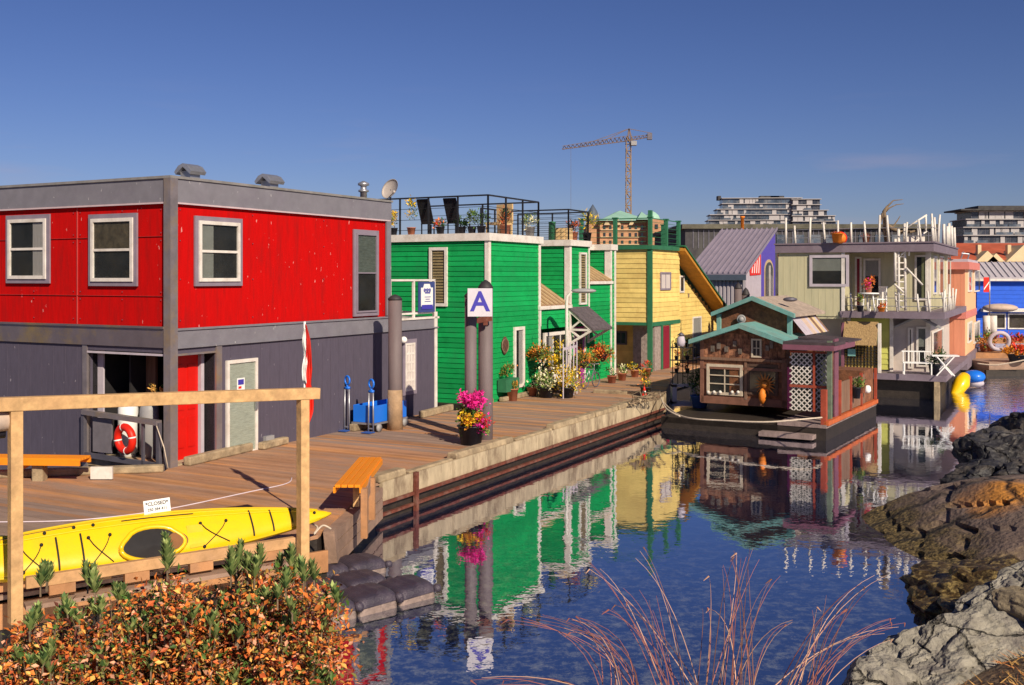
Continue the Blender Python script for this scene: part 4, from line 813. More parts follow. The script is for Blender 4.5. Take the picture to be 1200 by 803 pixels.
# wall things on the green front
def onwall(px,py,d=.08): t_=GR.t(px); return MG@Vector((t_,-d,GR.z(t_,py)))
FOL=[LG1,LG2,LG3,LO1,LO2,LO3,LY,LW,LP,LR,LOO,LMG]
c=onwall(590,405,.05); t=thing('wall_plaque','dark oval carved plaque on the green wall','plaque',c); Mp=Matrix.Translation(c)@Matrix.Rotation(R(62.2-90+90),4,'Z')
b=MB(Mp); b.ball((0,0,0),.2,16,10,(.9,.2,1.35)); b.build('oval',mat('carved_brown',(.10,.045,.03),.8,.5,12,bump=.6),t); b=MB(Mp); b.torus((0,-.01,.0),.2,.02,(0,1,0),20,6); b.build('rim',BARK,t)
ev(8)
c=onwall(589,448,.2); t=thing('wall_planter','green wall box of orange flowers below the oval plaque','planter',c); Mp=Matrix.Translation(c)@Matrix.Rotation(R(62.2),4,'Z')
b=MB(Mp); b.box((-.42,-.14,-.25),(.42,.14,.12)); b.build('box',GREENT,t); b=MB(Mp); foliage(b,(0,0,.4),(.38,.16,.28),330,.07,.03,(0,1,10,3,11)); b.build('flowers',FOL,t)
c=onwall(590,474,.30); c.z=DK
potted('clay_pot','terracotta pot of dry orange flowers on the deck by the green wall','planter',c,.17,.34,TERRA,[('flowers',(0,0,.5),(.26,.2,.13),220,(3,11,10,1))],ln=.06,wd=.03)
c=onwall(615,470,.25); c.z=DK
potted('clay_pot','small clay pot standing under the narrow white window','planter',c,.16,.25,TERRA,[('leaves',(.05,0,.33),(.13,.1,.08),80,(2,0))],ln=.06,wd=.03)
def hang(px,py,D_,r,label,ms,n=420):
    c=at(px,py,D_); t=thing('hanging_basket',label,'plant',c,0,'hanging flower baskets'); b=MB(); b.lathe([(.05,-r*.75),(r*.55,-.12),(r*.6,-.05)],c,12); b.build('basket',POTD,t)
    b=MB(); foliage(b,c+Vector((0,0,-.08)),(r,r,r*.75),n*2,.10,.05,ms); b.build('flowers',FOL,t); b=MB(); b.tube([c,c+Vector((0,0,.75))],.01,5); b.build('chain',BLACKM,t)
ev(12)
hang(634,411,32.2,.34,'hanging basket of orange flowers left of the shop window',(10,11,3,0,1)); hang(683,421,35.0,.40,'round hanging basket of gold and rust flowers left of the canopy end',(3,10,11,1,0)); hang(706,413,36.6,.44,'round hanging basket of red orange flowers right of the canopy end',(3,9,10,1,11))
# dark ivy under the first basket
b=MB(); foliage(b,at(632,432,32.3),(.28,.12,.45),260,.08,.04,(2,2,0)); o=b.build('climbing_plant',FOL,None,origin=at(632,450,32.3)); tag(o,'dark trailing ivy under the leftmost flower basket','plant')
ev(14)
for px,py,h,r,ms,lab in ((640,466,.7,.45,(7,7,1,0),'bush of cream white flowers against the green house'),(664,466,.85,.42,(6,1,7,6),'yellow green flowering bush in the middle of the flower bed'),(652,460,1.5,.33,(6,6,1),'tall bright yellow bush at the shop window')):
    c=gp(px,py,DK); potted('flower_bush',lab,'bush',c,.25,.3,POTD,[('flowers',(0,0,h*.55+.1),(r,r,h*.5),620,ms)],'flowering bushes by the green house',ln=.09,wd=.055)
# lamp post
c=gp(664,462,DK); t=thing('lamp_post','white curved lamp post with long flat head in front of the green house','street lamp',c)
D_=c.y; hd=at(681,341,D_); e0=at(664,352,D_)
b=MB(); b.tube([c,Vector((c.x,c.y,e0.z-.1)),e0+Vector((.02,0,.12)),at(670,342,D_),at(676,340.5,D_)],[.055,.05,.045,.04,.035],10); b.build('pole',WHITE,t)
b=MB(); b.ball(at(684,341,D_),.40,16,8,(1,.35,.2)); b.build('lamp_head',GREYP,t)
# grey slat gate at the entrance
b=MB(); g0=gp(660,468,DK); g1=gp(676,462,DK)
for k in range(5):
    q=g0.lerp(g1,k/4); b.bar(q+Vector((0,0,.02)),q+Vector((0,0,1.65)),.12,.03)
b.bar(g0+Vector((0,0,1.5)),g1+Vector((0,0,1.5)),.04,.08); o=b.build('slat_gate',LILAC,None,origin=g0); tag(o,'pale lilac upright slat gate beside the yellow bush','gate')
c=gp(692,455,DK); t=thing('bicycle','small grey bicycle leaning near the magenta door','bicycle',c); M=frm(c.x,c.y,55,DK)
for x in (-.35,.35):
    b=MB(M); b.torus((x,0,.26),.24,.02,(0,1,0),20,6); b.tube([(x,0,.02),(x,0,.5)],.006,4); b.tube([(x-.24,0,.26),(x+.24,0,.26)],.006,4); b.build('wheel',DSTEEL,t)
b=MB(M); b.tube([(-.35,0,.26),(-.1,0,.6),(.25,0,.62),(.35,0,.26)],.016,6); b.tube([(-.1,0,.6),(0,0,.28),(.25,0,.62)],.016,6); b.tube([(.25,0,.62),(.23,0,.78)],.014,6); b.tube([(.2,-.2,.8),(.23,0,.78),(.2,.2,.8)],.014,6); b.build('frame',GALV,t)
b=MB(M); b.ball((-.12,0,.7),.1,8,6,(1.2,.6,.4)); b.build('saddle',BLACKM,t)
# white posts + flower row at the far end
ev(19)
for i,(px,py,ms,lab) in enumerate(((744,442,(6,0,7),'yellow flowered pot in the row by the yellow porch'),(758,440,(9,0,3),'reddish pot plant in the row by the yellow porch'),(729,446,(7,1,0),'pale flowered pot at the green house corner'),(717,449,(2,0,7),'dark green pot plant against the white corner post'))):
    c=gp(px,py,DK); potted('clay_pot',lab,'planter',c,.16,.24,TERRA,[('leaves',(0,0,.36),(.24,.2,.16),130,ms)],'flower pots at the far end of the dock',ln=.08,wd=.04)
c=gp(757,465,DK); potted('flower_pot','pot of yellow and orange flowers on the dock near the brown houseboat','planter',c,.17,.28,POTD,[('flowers',(0,0,.55),(.2,.2,.38),330,(6,10,1,3))],ln=.09,wd=.04)
c=gp(755,468,DK); t=thing('garden_gnome','small red and white painted figurine by the flower pot','figurine',c); b=MB(); b.lathe([(.07,0),(.09,.06),(.07,.16),(.05,.2)],c,10); b.build('body',LIFER,t); b=MB(); b.ball(c+Vector((0,0,.23)),.05); b.build('head',WHITEP,t); b=MB(); b.lathe([(.055,.26),(.03,.33),(.004,.4)],c,10); b.build('hat',LIFER,t)
b=MB(); ev(2)
for k in range(16):
    a=gp(738+k*2.3,474-k*.4,DK+.12); b.tube([a,a+Vector((random.uniform(-.3,.3),random.uniform(-.2,.2),random.uniform(.05,.3))),a+Vector((random.uniform(-.5,.5),random.uniform(-.2,.2),random.uniform(0,.25)))],[.03,.02,.008],5)
o=b.build('driftwood',BARK,None,origin=gp(750,472,DK)); tag(o,'tangle of grey driftwood branches on the dock kerb','driftwood')
# ------------------------------------------------------------------ yellow house
MY=frm(5.33,40.3); YH=house('yellow_house','yellow clapboard float home with dark green trim and overhanging upper floor','house',MY,'float homes along the dock')
YR=Face(MY,'R',0); YL=Face(MY,'L',0); yt=5.42; yb=YL.zz(762,378)
YE=YR.t(796); YG=YR.t(850)
b=MB(MY); YL.siding(b,0,3.0,yb,yt,.19); YR.siding(b,0,YE,yb-.0,yt,.19); b.box((.03,.03,yb),(YE,4,yt))
b.build('upper_box_wall',YEL,YH)
# gabled wing beyond, set back a little
YR2=Face(MY,'R',.35); gt=CAM+25/FL*43.4; ge_=YR2.z(YG,372)
b=MB(MY); z=.6
while z<5.0:
    e=min(z+.19,5.0); xe=YE+(YG-YE)*max(0,min(1,(gt-.2-e)/(gt-.2-ge_)))
    if xe>YE+.05: b.hexa([(YE-.6,.37,z),(xe,.37,z),(xe,.327,z),(YE-.6,.327,z),(YE-.6,.37,e),(xe,.37,e),(xe,.345,e),(YE-.6,.345,e)])
    z+=.19
b.build('wing_wall',YEL,YH)
b=MB(MY); zz0=gt+.12; b.prism([(YE-.3,-.35,zz0+.2),(YG+.15,-.35,ge_-.05),(YG+.15,-.35,ge_-.17),(YE-.3,-.35,zz0+.08)],(0,.68,0)); b.build('eave_soffit',mat('orange_brown_soffit',(.50,.22,.03),.7,.2,4),YH)
b=MB(MY); b.prism([(YE-.35,-.40,zz0+.30),(YG+.25,-.40,ge_+.02),(YG+.25,-.40,ge_-.04),(YE-.35,-.40,zz0+.24)],(0,.06,0)); b.prism([(YE-.3,-.36,zz0+.31),(YG+.2,-.36,ge_+.03),(YG+.2,-.36,ge_-.02),(YE-.3,-.36,zz0+.26)],(0,4,0)); b.build('roof',GREENT,YH)
b=MB(MY)
for k in range(5):
    q=(k+.5)/5; x=YE+(YG-YE)*q; z=zz0+(ge_-zz0)*q; b.box((x-.06,-.3,z-.14),(x+.06,.3,z+.02))
pass
b=MB(MY); b.box((-.12,-.12,yt),(YE+.15,4,yt+.16)); YL.box(b,-.09,.10,.6,yt,-.03,.06); YR.box(b,-.05,.10,.6,yt,-.03,.05); YL.box(b,.11,3,yb-.12,yb,0,.04); YR.box(b,.11,YE,yb-.16,yb,0,.05)
b.build('green_trim',GREENT,YH)
# ground floor porch under the box
YP=Face(MY,'R',.9); YPL=Face(MY,'L',1.4)
b=MB(MY); YPL.siding(b,.9,3.2,.6,yb-.02,.19); b.build('porch_wall',mat('yellow_shaded_wall',(.80,.56,.13)) if False else YEL,YH)
b=MB(MY); b.box((.5,.0,.6),(1.35,.9,yb-.05)); b.box((.48,.0,.6),(.5,1.5,yb-.03)) if False else None; b.build('stone_screen',mat('stone_screen',(.30,.24,.22),.85,.4,9,bump=.6),YH)
b=MB(MY); YR.siding(b,1.2,YE,.6,yb-.18,.19); b.build('lower_wall',YEL,YH)
b=MB(MY); t0=YR.t(776);t1=YR.t(783); YR.box(b,t0,t1,.7,yb-.2,.01,.06); b.build('door',MAROON,YH)
b=MB(MY); YR.box(b,t0-.18,t0-.02,.7,yb-.17,.02,.05); YR.box(b,t1+.02,t1+.18,.7,yb-.17,.02,.05); b.build('door_frame',GREENT,YH)
YPL.window(YH,YPL.t(721),YPL.t(735),YPL.zz(728,404),YPL.zz(728,388),fm=DSTEEL,pm=GLASSB,cols=2,dep=.05)
YR.pwin(YH,773,785,319,340,fm=OWN,cols=2,pm=CURT,dep=.06)
YR2.pwin(YH,796,801,323,343,fm=WHITE,pm=GLASSD,dep=.05); YR2.pwin(YH,811,821,371,420,fm=WHITE,pm=GLASSW,dep=.05,blind=(CURT,'top'))
def basket(px,py,D_,r,label,ms,grp='window flower boxes'):
    c=at(px,py,D_); t=thing('flower_box',label,'planter',c,0,grp); b=MB(); b.box((c.x-r,c.y-.12,c.z-.15),(c.x+r,c.y+.12,c.z)); b.build('box',BARK,t); b=MB(); foliage(b,c+Vector((0,0,.1)),(r,.14,.13),110,.08,.04,ms); b.build('flowers',FOL,t)
ev(3); basket(800,344,45.5,.28,'flower box under the small window of the yellow gable',(4,2,0))
# roof terrace posts and wires
b=MB(MY)
pts=[(.0,2.9),(.0,.0),(YE-.1,.0)]
for x,y in [(0,2.9),(0,1.45),(0,0),(1.8,0),(YE-.1,0),(YE+2.5,1.6)]: b.box((x-.07,y-.07,yt+.17),(x+.07,y+.07,yt+1.22 if not(x==0 and y==0) else yt+1.5)); b.box((x-.1,y-.1,yt+1.22),(x+.1,y+.1,yt+1.26))
split_loose(b.build('terrace_post',GREENT,YH))
b=MB(MY)
for k in range(5): z=yt+.3+k*.19; b.tube([(0,2.9,z),(0,0,z),(YE-.1,0,z),(YE+2.5,1.6,z)],.010,4)
b.tube([(0,2.9,yt+1.2),(0,0,yt+1.2),(YE-.1,0,yt+1.2)],.022,5); b.build('terrace_wire',GREENT,YH)
# ------------------------------------------------------------------ violet house with the sloping metal roof
MV=frm(11.6,52); VH=house('violet_house','lilac house with a steep ribbed metal roof and violet end wall','house',MV,'float homes along the dock')
ez=4.47; rz_=6.95; rl=6.2; wl=3.0
b=MB(MV); p=[(-.25,-.12,ez-.02),(rl,-.12,rz_),(rl,wl,rz_),(-.25,wl,ez-.02)]; b.prism(p,(0,0,.07)); k=0
while k<=wl+.1: b.bar((-.27,k-.1,ez+.09),(rl,k-.1,rz_+.11),.045,.07); k+=.28
b.build('roof',CORR,VH)
b=MB(MV); b.box((-.3,-.1,ez-.28),(-.18,wl,ez-.0)); b.build('gutter',mat('slate_gutter',(.07,.09,.13),.5,.1),VH)
VL=Face(MV,'L',0); VR=Face(MV,'R',0); b=MB(MV); k=0
VL.box(b,0,wl,.6,ez-.02,-.1,0)
while k<wl: VL.box(b,k,k+.1,.6,ez-.02,0,.05); k+=.2
b.build('corrugated_wall',CORRW,VH)
b=MB(MV); b.prism([(0,0,.6),(3.1,0,.6),(3.1,0,ez+(rz_-ez)*3.1/rl),(0,0,ez-.02)],(0,.06,0)); b.build('side_wall',LILAC,VH)
b=MB(MV); b.prism([(3.1,-.01,.6),(rl-.1,-.01,.6),(rl-.1,-.01,rz_-.1),(3.1,-.01,ez+(rz_-ez)*3.1/rl)],(0,.06,0)); b.build('end_wall',VIOLET,VH)
b=MB(MV); f0,f1=VR.t(878),VR.t(891); zl=lambda x: ez+(rz_-ez)*x/rl-.1
q=(f0,zl(f0)); b.prism([(f0,-.03,zl(f0)),(f0+.1,-.03,zl(f0)-.25),(f1,-.03,zl(f0)-.2),(f1,-.03,zl(f1))],(0,.02,0)); fl=b.build('flag_panel',LIFER,VH)
b=MB(MV)
for k in range(4): x=f0+(f1-f0)*(.16+.2*k); b.prism([(x,-.045,zl(f0)-.12),(x+.13,-.045,zl(f0)-.12),(x+.25,-.045,zl(x+.2)),(x+.12,-.045,zl(x+.05))],(0,.012,0))
b.build('flag_stripe',WHITEP,fl)
wx0,wx1=VR.t(896),VR.t(905); wzt=VR.zz(900,318); wzb=VR.zz(900,352); b=MB(MV); cx_=(wx0+wx1)/2; ar=(wx1-wx0)/2
arc=[(cx_+ar*math.cos(a),-.05,wzt+ar*.6*math.sin(a)) for a in [math.pi*k/10 for k in range(11)]]
b.prism([(wx0-.12,-.04,wzb-.1),(wx1+.12,-.04,wzb-.1)]+[(cx_+(ar+.14)*math.cos(math.pi*k/10),-.04,wzt+(ar*.6+.14)*math.sin(math.pi*k/10)) for k in range(11)],(0,.03,0)); f=b.build('arched_window',mat('tan_frame',(.5,.36,.2),.7),VH)
b=MB(MV); b.prism([(wx0,-.055,wzb),(wx1,-.055,wzb)]+arc,(0,.01,0)); b.build('pane',GLASSD,f)
b=MB(MV); b.bar((cx_,-.07,wzb),(cx_,-.07,wzt+.3),.06); b.build('glazing_bar',WHITE,f)
piling(865,420,331,9,47,'left of the two pilings before the violet house',.25); piling(874,420,337,9,46,'shorter piling on the right before the violet house',.3)

# ------------------------------------------------------------------ pale green house
MP=frm(15.1,36.6); PH=house('pale_green_house','pale green two storey float home with white driftwood railings and upper balcony','house',MP,'float homes along the dock')
PL=Face(MP,'L',0); PB=Face(MP,'L',1.3); PR=Face(MP,'R',.6); zr=5.55; zb=3.11; LW_=5.75
ld=.9
b=MB(MP); PL.ribs(b,3.35,LW_,zb-.2,zr-.3,.26,.012,.006); PB.ribs(b,.6,3.35,zb,zr-.3,.26,.012,.006); PR.ribs(b,1.3,9.3,zb,zr-.3,.26,.012,.006); b.box((0.03,3.35,zb-.2),(1.32,3.40,zr-.3)); b.box((1.34,.64,zb-.3),(9.2,LW_,zr-.3)); b.box((.03,3.42,zb-.3),(1.4,LW_,zr-.3))
b.build('upper_wall',PALEG,PH)
b=MB(MP); b.box((-.12,.3,zr-.3),(9.4,LW_+.1,zr)); b.build('roof_fascia',PURP,PH)
b=MB(MP); b.box((-.16,.26,zr),(9.45,LW_+.14,zr+.05)); b.build('roof_edge',PURP,PH)
b=MB(MP); b.box((-.06,-.05,zb-.24),(9.3,3.5,zb)); b.build('balcony_deck',PURP,PH)
b=MB(MP); PB2=Face(MP,'L',.9); PB2.siding(b,1.85,3.3,ld+.05,zb-.24,.2); b.build('lower_wall',LIME,PH)
b=MB(MP); b.box((1.3,.62,ld),(9.2,5.5,zb-.24)); b.box((.92,1.86,ld),(1.3,5.5,zb-.24)); b.build('lower_core',mat('cream_lilac_wall',(.52,.45,.41),.7,.1,3),PH)
b=MB(MP); PB2.box(b,1.78,1.9,ld,zb-.25,0,.06); PB2.box(b,3.28,3.4,ld,zb-.25,0,.05); PB.box(b,.55,.7,ld,zb-.25,0,.05); PB.box(b,.56,.72,zb,zr-.3,0,.05); PR.box(b,1.26,1.42,zb,zr-.3,0,.05); PL.box(b,3.33,3.45,zb,zr-.3,0,.05)
b.build('corner_trim',WHITE,PH)
b=MB(MP); b.box((-.1,-.1,ld-.22),(9.5,3.4,ld)); b.build('lower_deck',PURP,PH)
b=MB(MP); b.box((.25,.2,-.3),(9.5,6,ld-.22)); b.build('hull',WET,PH)
b=MB(MP); b.bar((.0,.2,-.2),(.0,.2,ld-.2),.18); b.build('deck_pile',LOG,PH)
# windows
PL.pwin(PH,949,995,299,336,fm=LILAC,fw=.10,dep=.07,blind=(BLINDG,'top'),pm=None,name='picture_window')
PB.pwin(PH,1002,1010,301,360,fm=WHITE,pm=MAROON,dep=.05,name='balcony_door',pname='door_leaf')
PB.pwin(PH,1012,1032,303,345,fm=WHITE,dep=.05,blind=(CURT,'top'),pm=None)
PB.pwin(PH,1072,1087,299,352,fm=WHITE,dep=.06,blind=(mat('olive_curtain',(.25,.24,.12),.9,.2,4),'left'))
for a,c in ((1093,1097),(1100,1105),(1109,1113)): PR.pwin(PH,a,c,300,345,fm=WHITE,dep=.05,pm=GLASSW)
PB.pwin(PH,1064,1070,384,432,fm=WHITE,pm=GLASSW,dep=.05); PB.pwin(PH,1074,1087,383,430,fm=WHITE,pm=GLASSB,dep=.06,blind=(BLINDG,'top'))
PR.pwin(PH,1092,1104,386,425,fm=WHITE,pm=GLASSB,dep=.06)
# little gable hood over the lower door
b=MB(MP); b.prism([(.9,1.75,2.55),(.9,.95,2.95),(.9,.2,2.55),(.9,.2,2.48),(.9,.95,2.87),(.9,1.75,2.48)],(.5,0,0)); b.build('door_hood',GREYP,PH)
# railings: uneven white driftwood posts
ev(6)
def stakes(par,pts,z,h,n,name,lean=.12,w_=.05,rail=True,skip=0):
    tot=sum(math.dist(a,c) for a,c in zip(pts,pts[1:]))
    for i in range(n):
        s_=tot*(i+.5*random.random()+.2)/n; 
        for a,c in zip(pts,pts[1:]):
            L_=math.dist(a,c)
            if s_<=L_: break
            s_-=L_
        x=a[0]+(c[0]-a[0])*s_/L_; y=a[1]+(c[1]-a[1])*s_/L_; hh=h*random.uniform(.72,1.12); dx=random.uniform(-lean,lean); b=MB(MP); b.tube([(x,y,z),(x+dx*.3,y+dx,z+hh)],[w_,w_*.8],6); b.build(name,WHITE,par)
    if rail:
        b=MB(MP)
        for k in (.22,.55): b.tube([(p_[0],p_[1],z+h*k) for p_ in pts],.014,5)
        b.build('rail_wire',GALV,par)
stakes(PH,[(-.05,LW_),(-.05,.35),(2.2,.35)],zr+.05,.92,16,'roof_stake',.10,.045)
stakes(PH,[(.0,3.35),(.0,.02),(4.5,.02)],zb,.88,14,'balcony_stake',.10,.042)
stakes(PH,[(3.2,.35),(9.2,.35)],zr+.05,.95,5,'roof_stake',.02,.07,False)
# ladder stair between balcony and roof
PLd=lambda px,py: at(px,py,37.3)
b=MB()
for a,c in (((1053,364),(1053,268)),((1061,364),(1060,262)),((1049,330),(1049,280))): b.tube([PLd(*a),PLd(*c)],.05,6)
b.build('ladder_side',WHITE,PH); b=MB()
for k in range(9): y=360-k*7.4; b.tube([PLd(1050,y),PLd(1062,y)],.028,6)
b.build('ladder_rung',WHITE,PH)
b=MB()
for a,c in (((1056,299),(1086,271)),((1064,266),(1086,252)),((1076,262),(1076,292)),((1066,285),(1065,300)),((1048,333),(1059,343)),((1062,314),(1081,334)),((1085,252),(1085,272))): b.tube([at(*a,37.2),at(*c,37.2)],.035,6)
b.build('stair_handrail',WHITE,PH)
b=MB(); p=at(1073,282,37.3); b.box((p.x-.33,p.y,p.z-.14),(p.x+.33,p.y+.05,p.z+.14)); b.build('white_board',WHITE,PH)
# driftwood sculpture on the roof
t=thing('driftwood_sculpture','tall driftwood trunk with two long curved branches on the pale green roof','sculpture',at(1041,288,37.6)); P=lambda px,py,d=37.6: at(px,py,d)
b=MB(); b.tube([P(1040,290),P(1037,268),P(1036,248),P(1040,242)],[.09,.08,.07,.05],8); b.tube([P(1036,250),P(1040,242),P(1047,235),P(1058,234)],[.05,.035,.022,.01],6); b.tube([P(1036,250),P(1042,244),P(1050,240),P(1059,239)],[.04,.03,.02,.01],6)
b.tube([P(1038,262),P(1045,268),P(1056,272),P(1068,272),P(1078,269)],[.06,.08,.06,.05,.03],7); b.tube([P(1045,268),P(1052,258),P(1055,253)],[.03,.02,.01],5); b.tube([P(1034,250),P(1032,262)],[.04,.02],5); b.build('trunk',BARK,t)
ev(10)
for px,py,r,m,lab in ((981,279,.2,TERRAO,'round orange buoy and pot on the pale green roof'),(1015,280,.14,TERRA,'small terracotta pot on the pale green roof')):
    c=at(px,py,38); c.z=zr+.05; potted('roof_pot',lab,'planter',c,r,r*1.6,m,[('leaves',(0,0,r*1.8),(r*.9,r*.9,.1),60,(3,4))],'pots on the pale green roof')
c=at(985,270,38.1); t=thing('orange_buoy','orange round buoy lying among the roof stakes','buoy',c); b=MB(); b.ball(Vector((c.x,c.y,zr+.22)),.21,14,10); b.build('float_ball',TERRAO,t); b=MB(); b.torus(Vector((c.x,c.y,zr+.22)),.21,.03,(.6,1,.3),18,6); b.build('strap',LIFER,t)
# balcony table, wreath, chairs
c=at(1018,360,37.6); c.z=zb; t=thing('garden_table','white metal garden table on the balcony','table',c); b=MB(); b.lathe([(.34,.62),(.36,.64),(.36,.67),(.02,.68)],c,18); b.build('top',WHITEP,t)
for k in range(4): a=k*math.pi/2+.4; b=MB(); b.tube([c+Vector((.3*math.cos(a),.3*math.sin(a),0)),c+Vector((.2*math.cos(a),.2*math.sin(a),.64))],.022,6); b.build('leg',WHITEP,t)
potted('potted_plant','red leafed plant in a pot on the white balcony table','plant',c+Vector((0,0,.68)),.12,.18,TERRA,[('leaves',(0,0,.38),(.2,.2,.26),260,(4,4,8,3))],ln=.1,wd=.05)
c=at(1029,352,37.7); c.z=zb; t=thing('garden_chair','white plastic garden chair right of the balcony table','chair',c); M=frm(c.x,c.y,20,zb)
b=MB(M); b.box((-.22,-.22,.42),(.22,.22,.46)); b.build('seat',WHITEP,t); b=MB(M)
for k in range(5): b.box((.2,-.2+k*.09,.46),(.23,-.15+k*.09,.85))
b.box((.2,-.22,.85),(.24,.22,.9)); b.build('backrest',WHITEP,t)
for x in (-.2,.2):
    for y in (-.2,.2): b=MB(M); b.bar((x,y,0),(x,y,.43),.04); b.build('leg',WHITEP,t)
c=at(1033,362,37.2); c.z=zb; potted('roof_pot','bright orange low flower pot on the balcony edge','planter',c,.13,.14,TERRAO,[('flowers',(0,0,.2),(.2,.15,.08),120,(9,10))])
c=at(1008,350,37.2); c.z=zb; potted('potted_plant','green leafed plant at the corner of the balcony stakes','plant',c,.12,.2,POTD,[('leaves',(0,0,.4),(.12,.12,.2),120,(1,0,3))])
# lower deck things
c=at(1095,430,36.9); c.z=ld; potted('potted_plant','dark bushy plant on the lower deck of the pale green house','plant',c,.2,.35,POTD,[('leaves',(0,0,.55),(.42,.3,.28),420,(2,2,0))],ln=.1,wd=.05)
c=at(1110,437,36.6); c.z=ld; t=thing('folding_table','white folding table with crossed legs on the lower deck','table',c); M=frm(c.x-.1,c.y,-10,ld)
b=MB(M); b.box((-.45,-.22,.68),(.45,.22,.72)); b.build('top',WHITEP,t)
for s_ in (-1,1): b=MB(M); b.bar((-.3,s_*.18,0),(.3,s_*.18,.69),.04); b.bar((.3,s_*.18,0),(-.3,s_*.18,.69),.04); b.build('leg',WHITEP,t)
c=at(1075,435,37.0); c.z=ld; t=thing('garden_bench','white metal bench on the lower deck of the pale green house','bench',c); M=frm(c.x,c.y,-15,ld)
b=MB(M); b.box((-.5,-.2,.4),(.5,.2,.44)); b.build('seat',WHITEP,t); b=MB(M)
for k in range(6): x=-.45+k*.18; b.bar((x,.2,.42),(x,.24,.8),.025)
b.bar((-.5,.24,.8),(.5,.24,.8),.04); b.build('backrest',WHITEP,t)
for x in (-.45,.45):
    for y in (-.17,.17): b=MB(M); b.bar((x,y,0),(x,y,.41),.04); b.build('leg',WHITEP,t)
# hanging plant boxes at violet/green gap
c=at(915,300,40.5); t=thing('orange_lantern','orange round lantern hanging at the left edge of the pale green house','lantern',c); b=MB(); b.ball(c,.13,12,8); b.build('globe',TERRAO,t); b=MB(); b.bar(c,c+Vector((0,0,.3)),.02); b.build('hook',BLACKM,t)
ev(31); c=at(921,345,40.2); t=potted('potted_plant','bright green plant with red flowers beside the violet house','plant',c,.2,.3,TERRA,[('leaves',(0,0,.5),(.3,.25,.3),260,(1,0,1,9))],ln=.12,wd=.05); b=MB(); b.box((c.x-.3,c.y-.2,c.z-.9),(c.x+.3,c.y+.2,c.z)); b.build('stand',BARK,t)

# ------------------------------------------------------------------ pink house
MK=frm(19.5,45); KH=house('pink_house','salmon pink two storey float home with paler side wall and purple base','house',MK,'float homes along the dock')
KL=Face(MK,'L',0); KR=Face(MK,'R',0); kz=5.0
b=MB(MK); KL.ribs(b,0,3.5,.95,kz-.3,.3,.012,.006); b.build('front_wall',PINK,KH)
b=MB(MK); KR.ribs(b,0,6.2,.95,kz-.3,.3,.012,.004); b.box((.03,.03,.95),(6.2,3.5,kz-.3)); b.build('side_wall',PINKR,KH)
b=MB(MK); b.box((-.18,-.18,kz-.32),(6.3,3.6,kz)); b.box((-.05,-.05,2.55),(6.25,3.5,2.85)); b.build('salmon_band',PINKT,KH)
b=MB(MK); b.box((-.1,-.1,.35),(6.4,3.5,.95)); b.build('purple_base',PURP,KH)
b=MB(MK); b.box((.0,.0,-.3),(6.3,3.5,.35)); b.build('hull',WET,KH)
b=MB(MK); b.box((-.12,-.12,kz),(6.0,3.5,kz+.12)); b.build('roof_cap',LILAC,KH)
for a,c in ((1134,1138),(1141,1147)): KR.pwin(KH,a,c,316,342,fm=WHITE,pm=GLASSB,dep=.06); KR.pwin(KH,a-.5,c,377,401,fm=WHITE,pm=GLASSB,dep=.06)
b=MB(MK)
b.box((6.2,.5,.95),(9,3.5,4.5)); b.build('rear_wall',PINK,KH)
b=MB(); 
for a,c in (((1126,303),(1129,295)),((1134,304),(1136,297)),((1127,297),(1136,298))): b.tube([at(*a,46),at(*c,46)],.03,5)
b.build('roof_bracket',GALV,KH)
c=at(1156,334,52); t=thing('dive_flag','red flag with a white diagonal stripe beyond the pink house','flag',c); b=MB(); b.box((c.x-.14,c.y,c.z-.36),(c.x+.14,c.y+.02,c.z+.38)); f_=b.build('cloth',LIFER,t); b=MB(); b.prism([(c.x-.13,c.y-.012,c.z-.26),(c.x-.13,c.y-.012,c.z-.18),(c.x+.13,c.y-.012,c.z+.18),(c.x+.13,c.y-.012,c.z+.10)],(0,.01,0)); b.build('stripe',WHITEP,f_); b=MB(); b.tube([(c.x+.16,c.y,c.z-1.5),(c.x+.16,c.y,c.z+.5)],.03,6); b.build('pole',GALV,t)
# ------------------------------------------------------------------ blue house
MBu=frm(27.2,59,62.2-0); BH=house('blue_house','bright blue float home with a pale grey metal roof at the right edge','house',frm(27,60.5,84),'float homes along the dock')
MB2=frm(26.9,60.5,84); BL=Face(MB2,'L',0)
MBw=MB2; yw0,yw1=-8,.0
b=MB(MB2); b.box((.02,yw0,.7),(7,yw1,4.3)); BL.siding(b,yw0,yw1,.7,4.3,.24); b.build('wall',BLUEH,BH)
b=MB(MB2); b.prism([(-.35,yw0,4.25),(-.35,yw1+.3,4.25),(1.6,yw1+.3,5.15),(1.6,yw0,5.15)],(0,0,.08)); k=yw0
while k<yw1+.3: b.bar((-.35,k,4.36),(1.6,k,5.26),.05,.06); k+=.35
b.build('roof',CORRW,BH)
b=MB(MB2); b.box((-.5,yw0,2.35),(0,yw1-.2,2.55)); b.box((-.38,yw0,4.12),(-.3,yw1+.3,4.25)); b.build('white_band',WHITE,BH)
for a in (-1.6,-2.7,-3.8): BL.window(BH,a,a+1.0,1.35,2.25,fm=WHITE,pm=GLASSW,dep=.08)
c=at(1172,361,57); t=thing('canvas_awning','cream canvas awning sagging at the corner of the blue house','awning',c); b=MB(); b.ball(c,.8,14,8,(1.2,.8,.3)); b.build('canvas',CANVAS,t)
for px,lab in ((1156,'left white post standing before the blue house'),(1164,'right white post standing before the blue house')):
    c=at(px,395,54); b=MB(); b.tube([(c.x,c.y,c.z),(c.x,c.y,c.z+1.1)],.18,10); o=b.build('white_post',WHITE,None,origin=c); tag(o,lab,'post','white posts before the blue house')
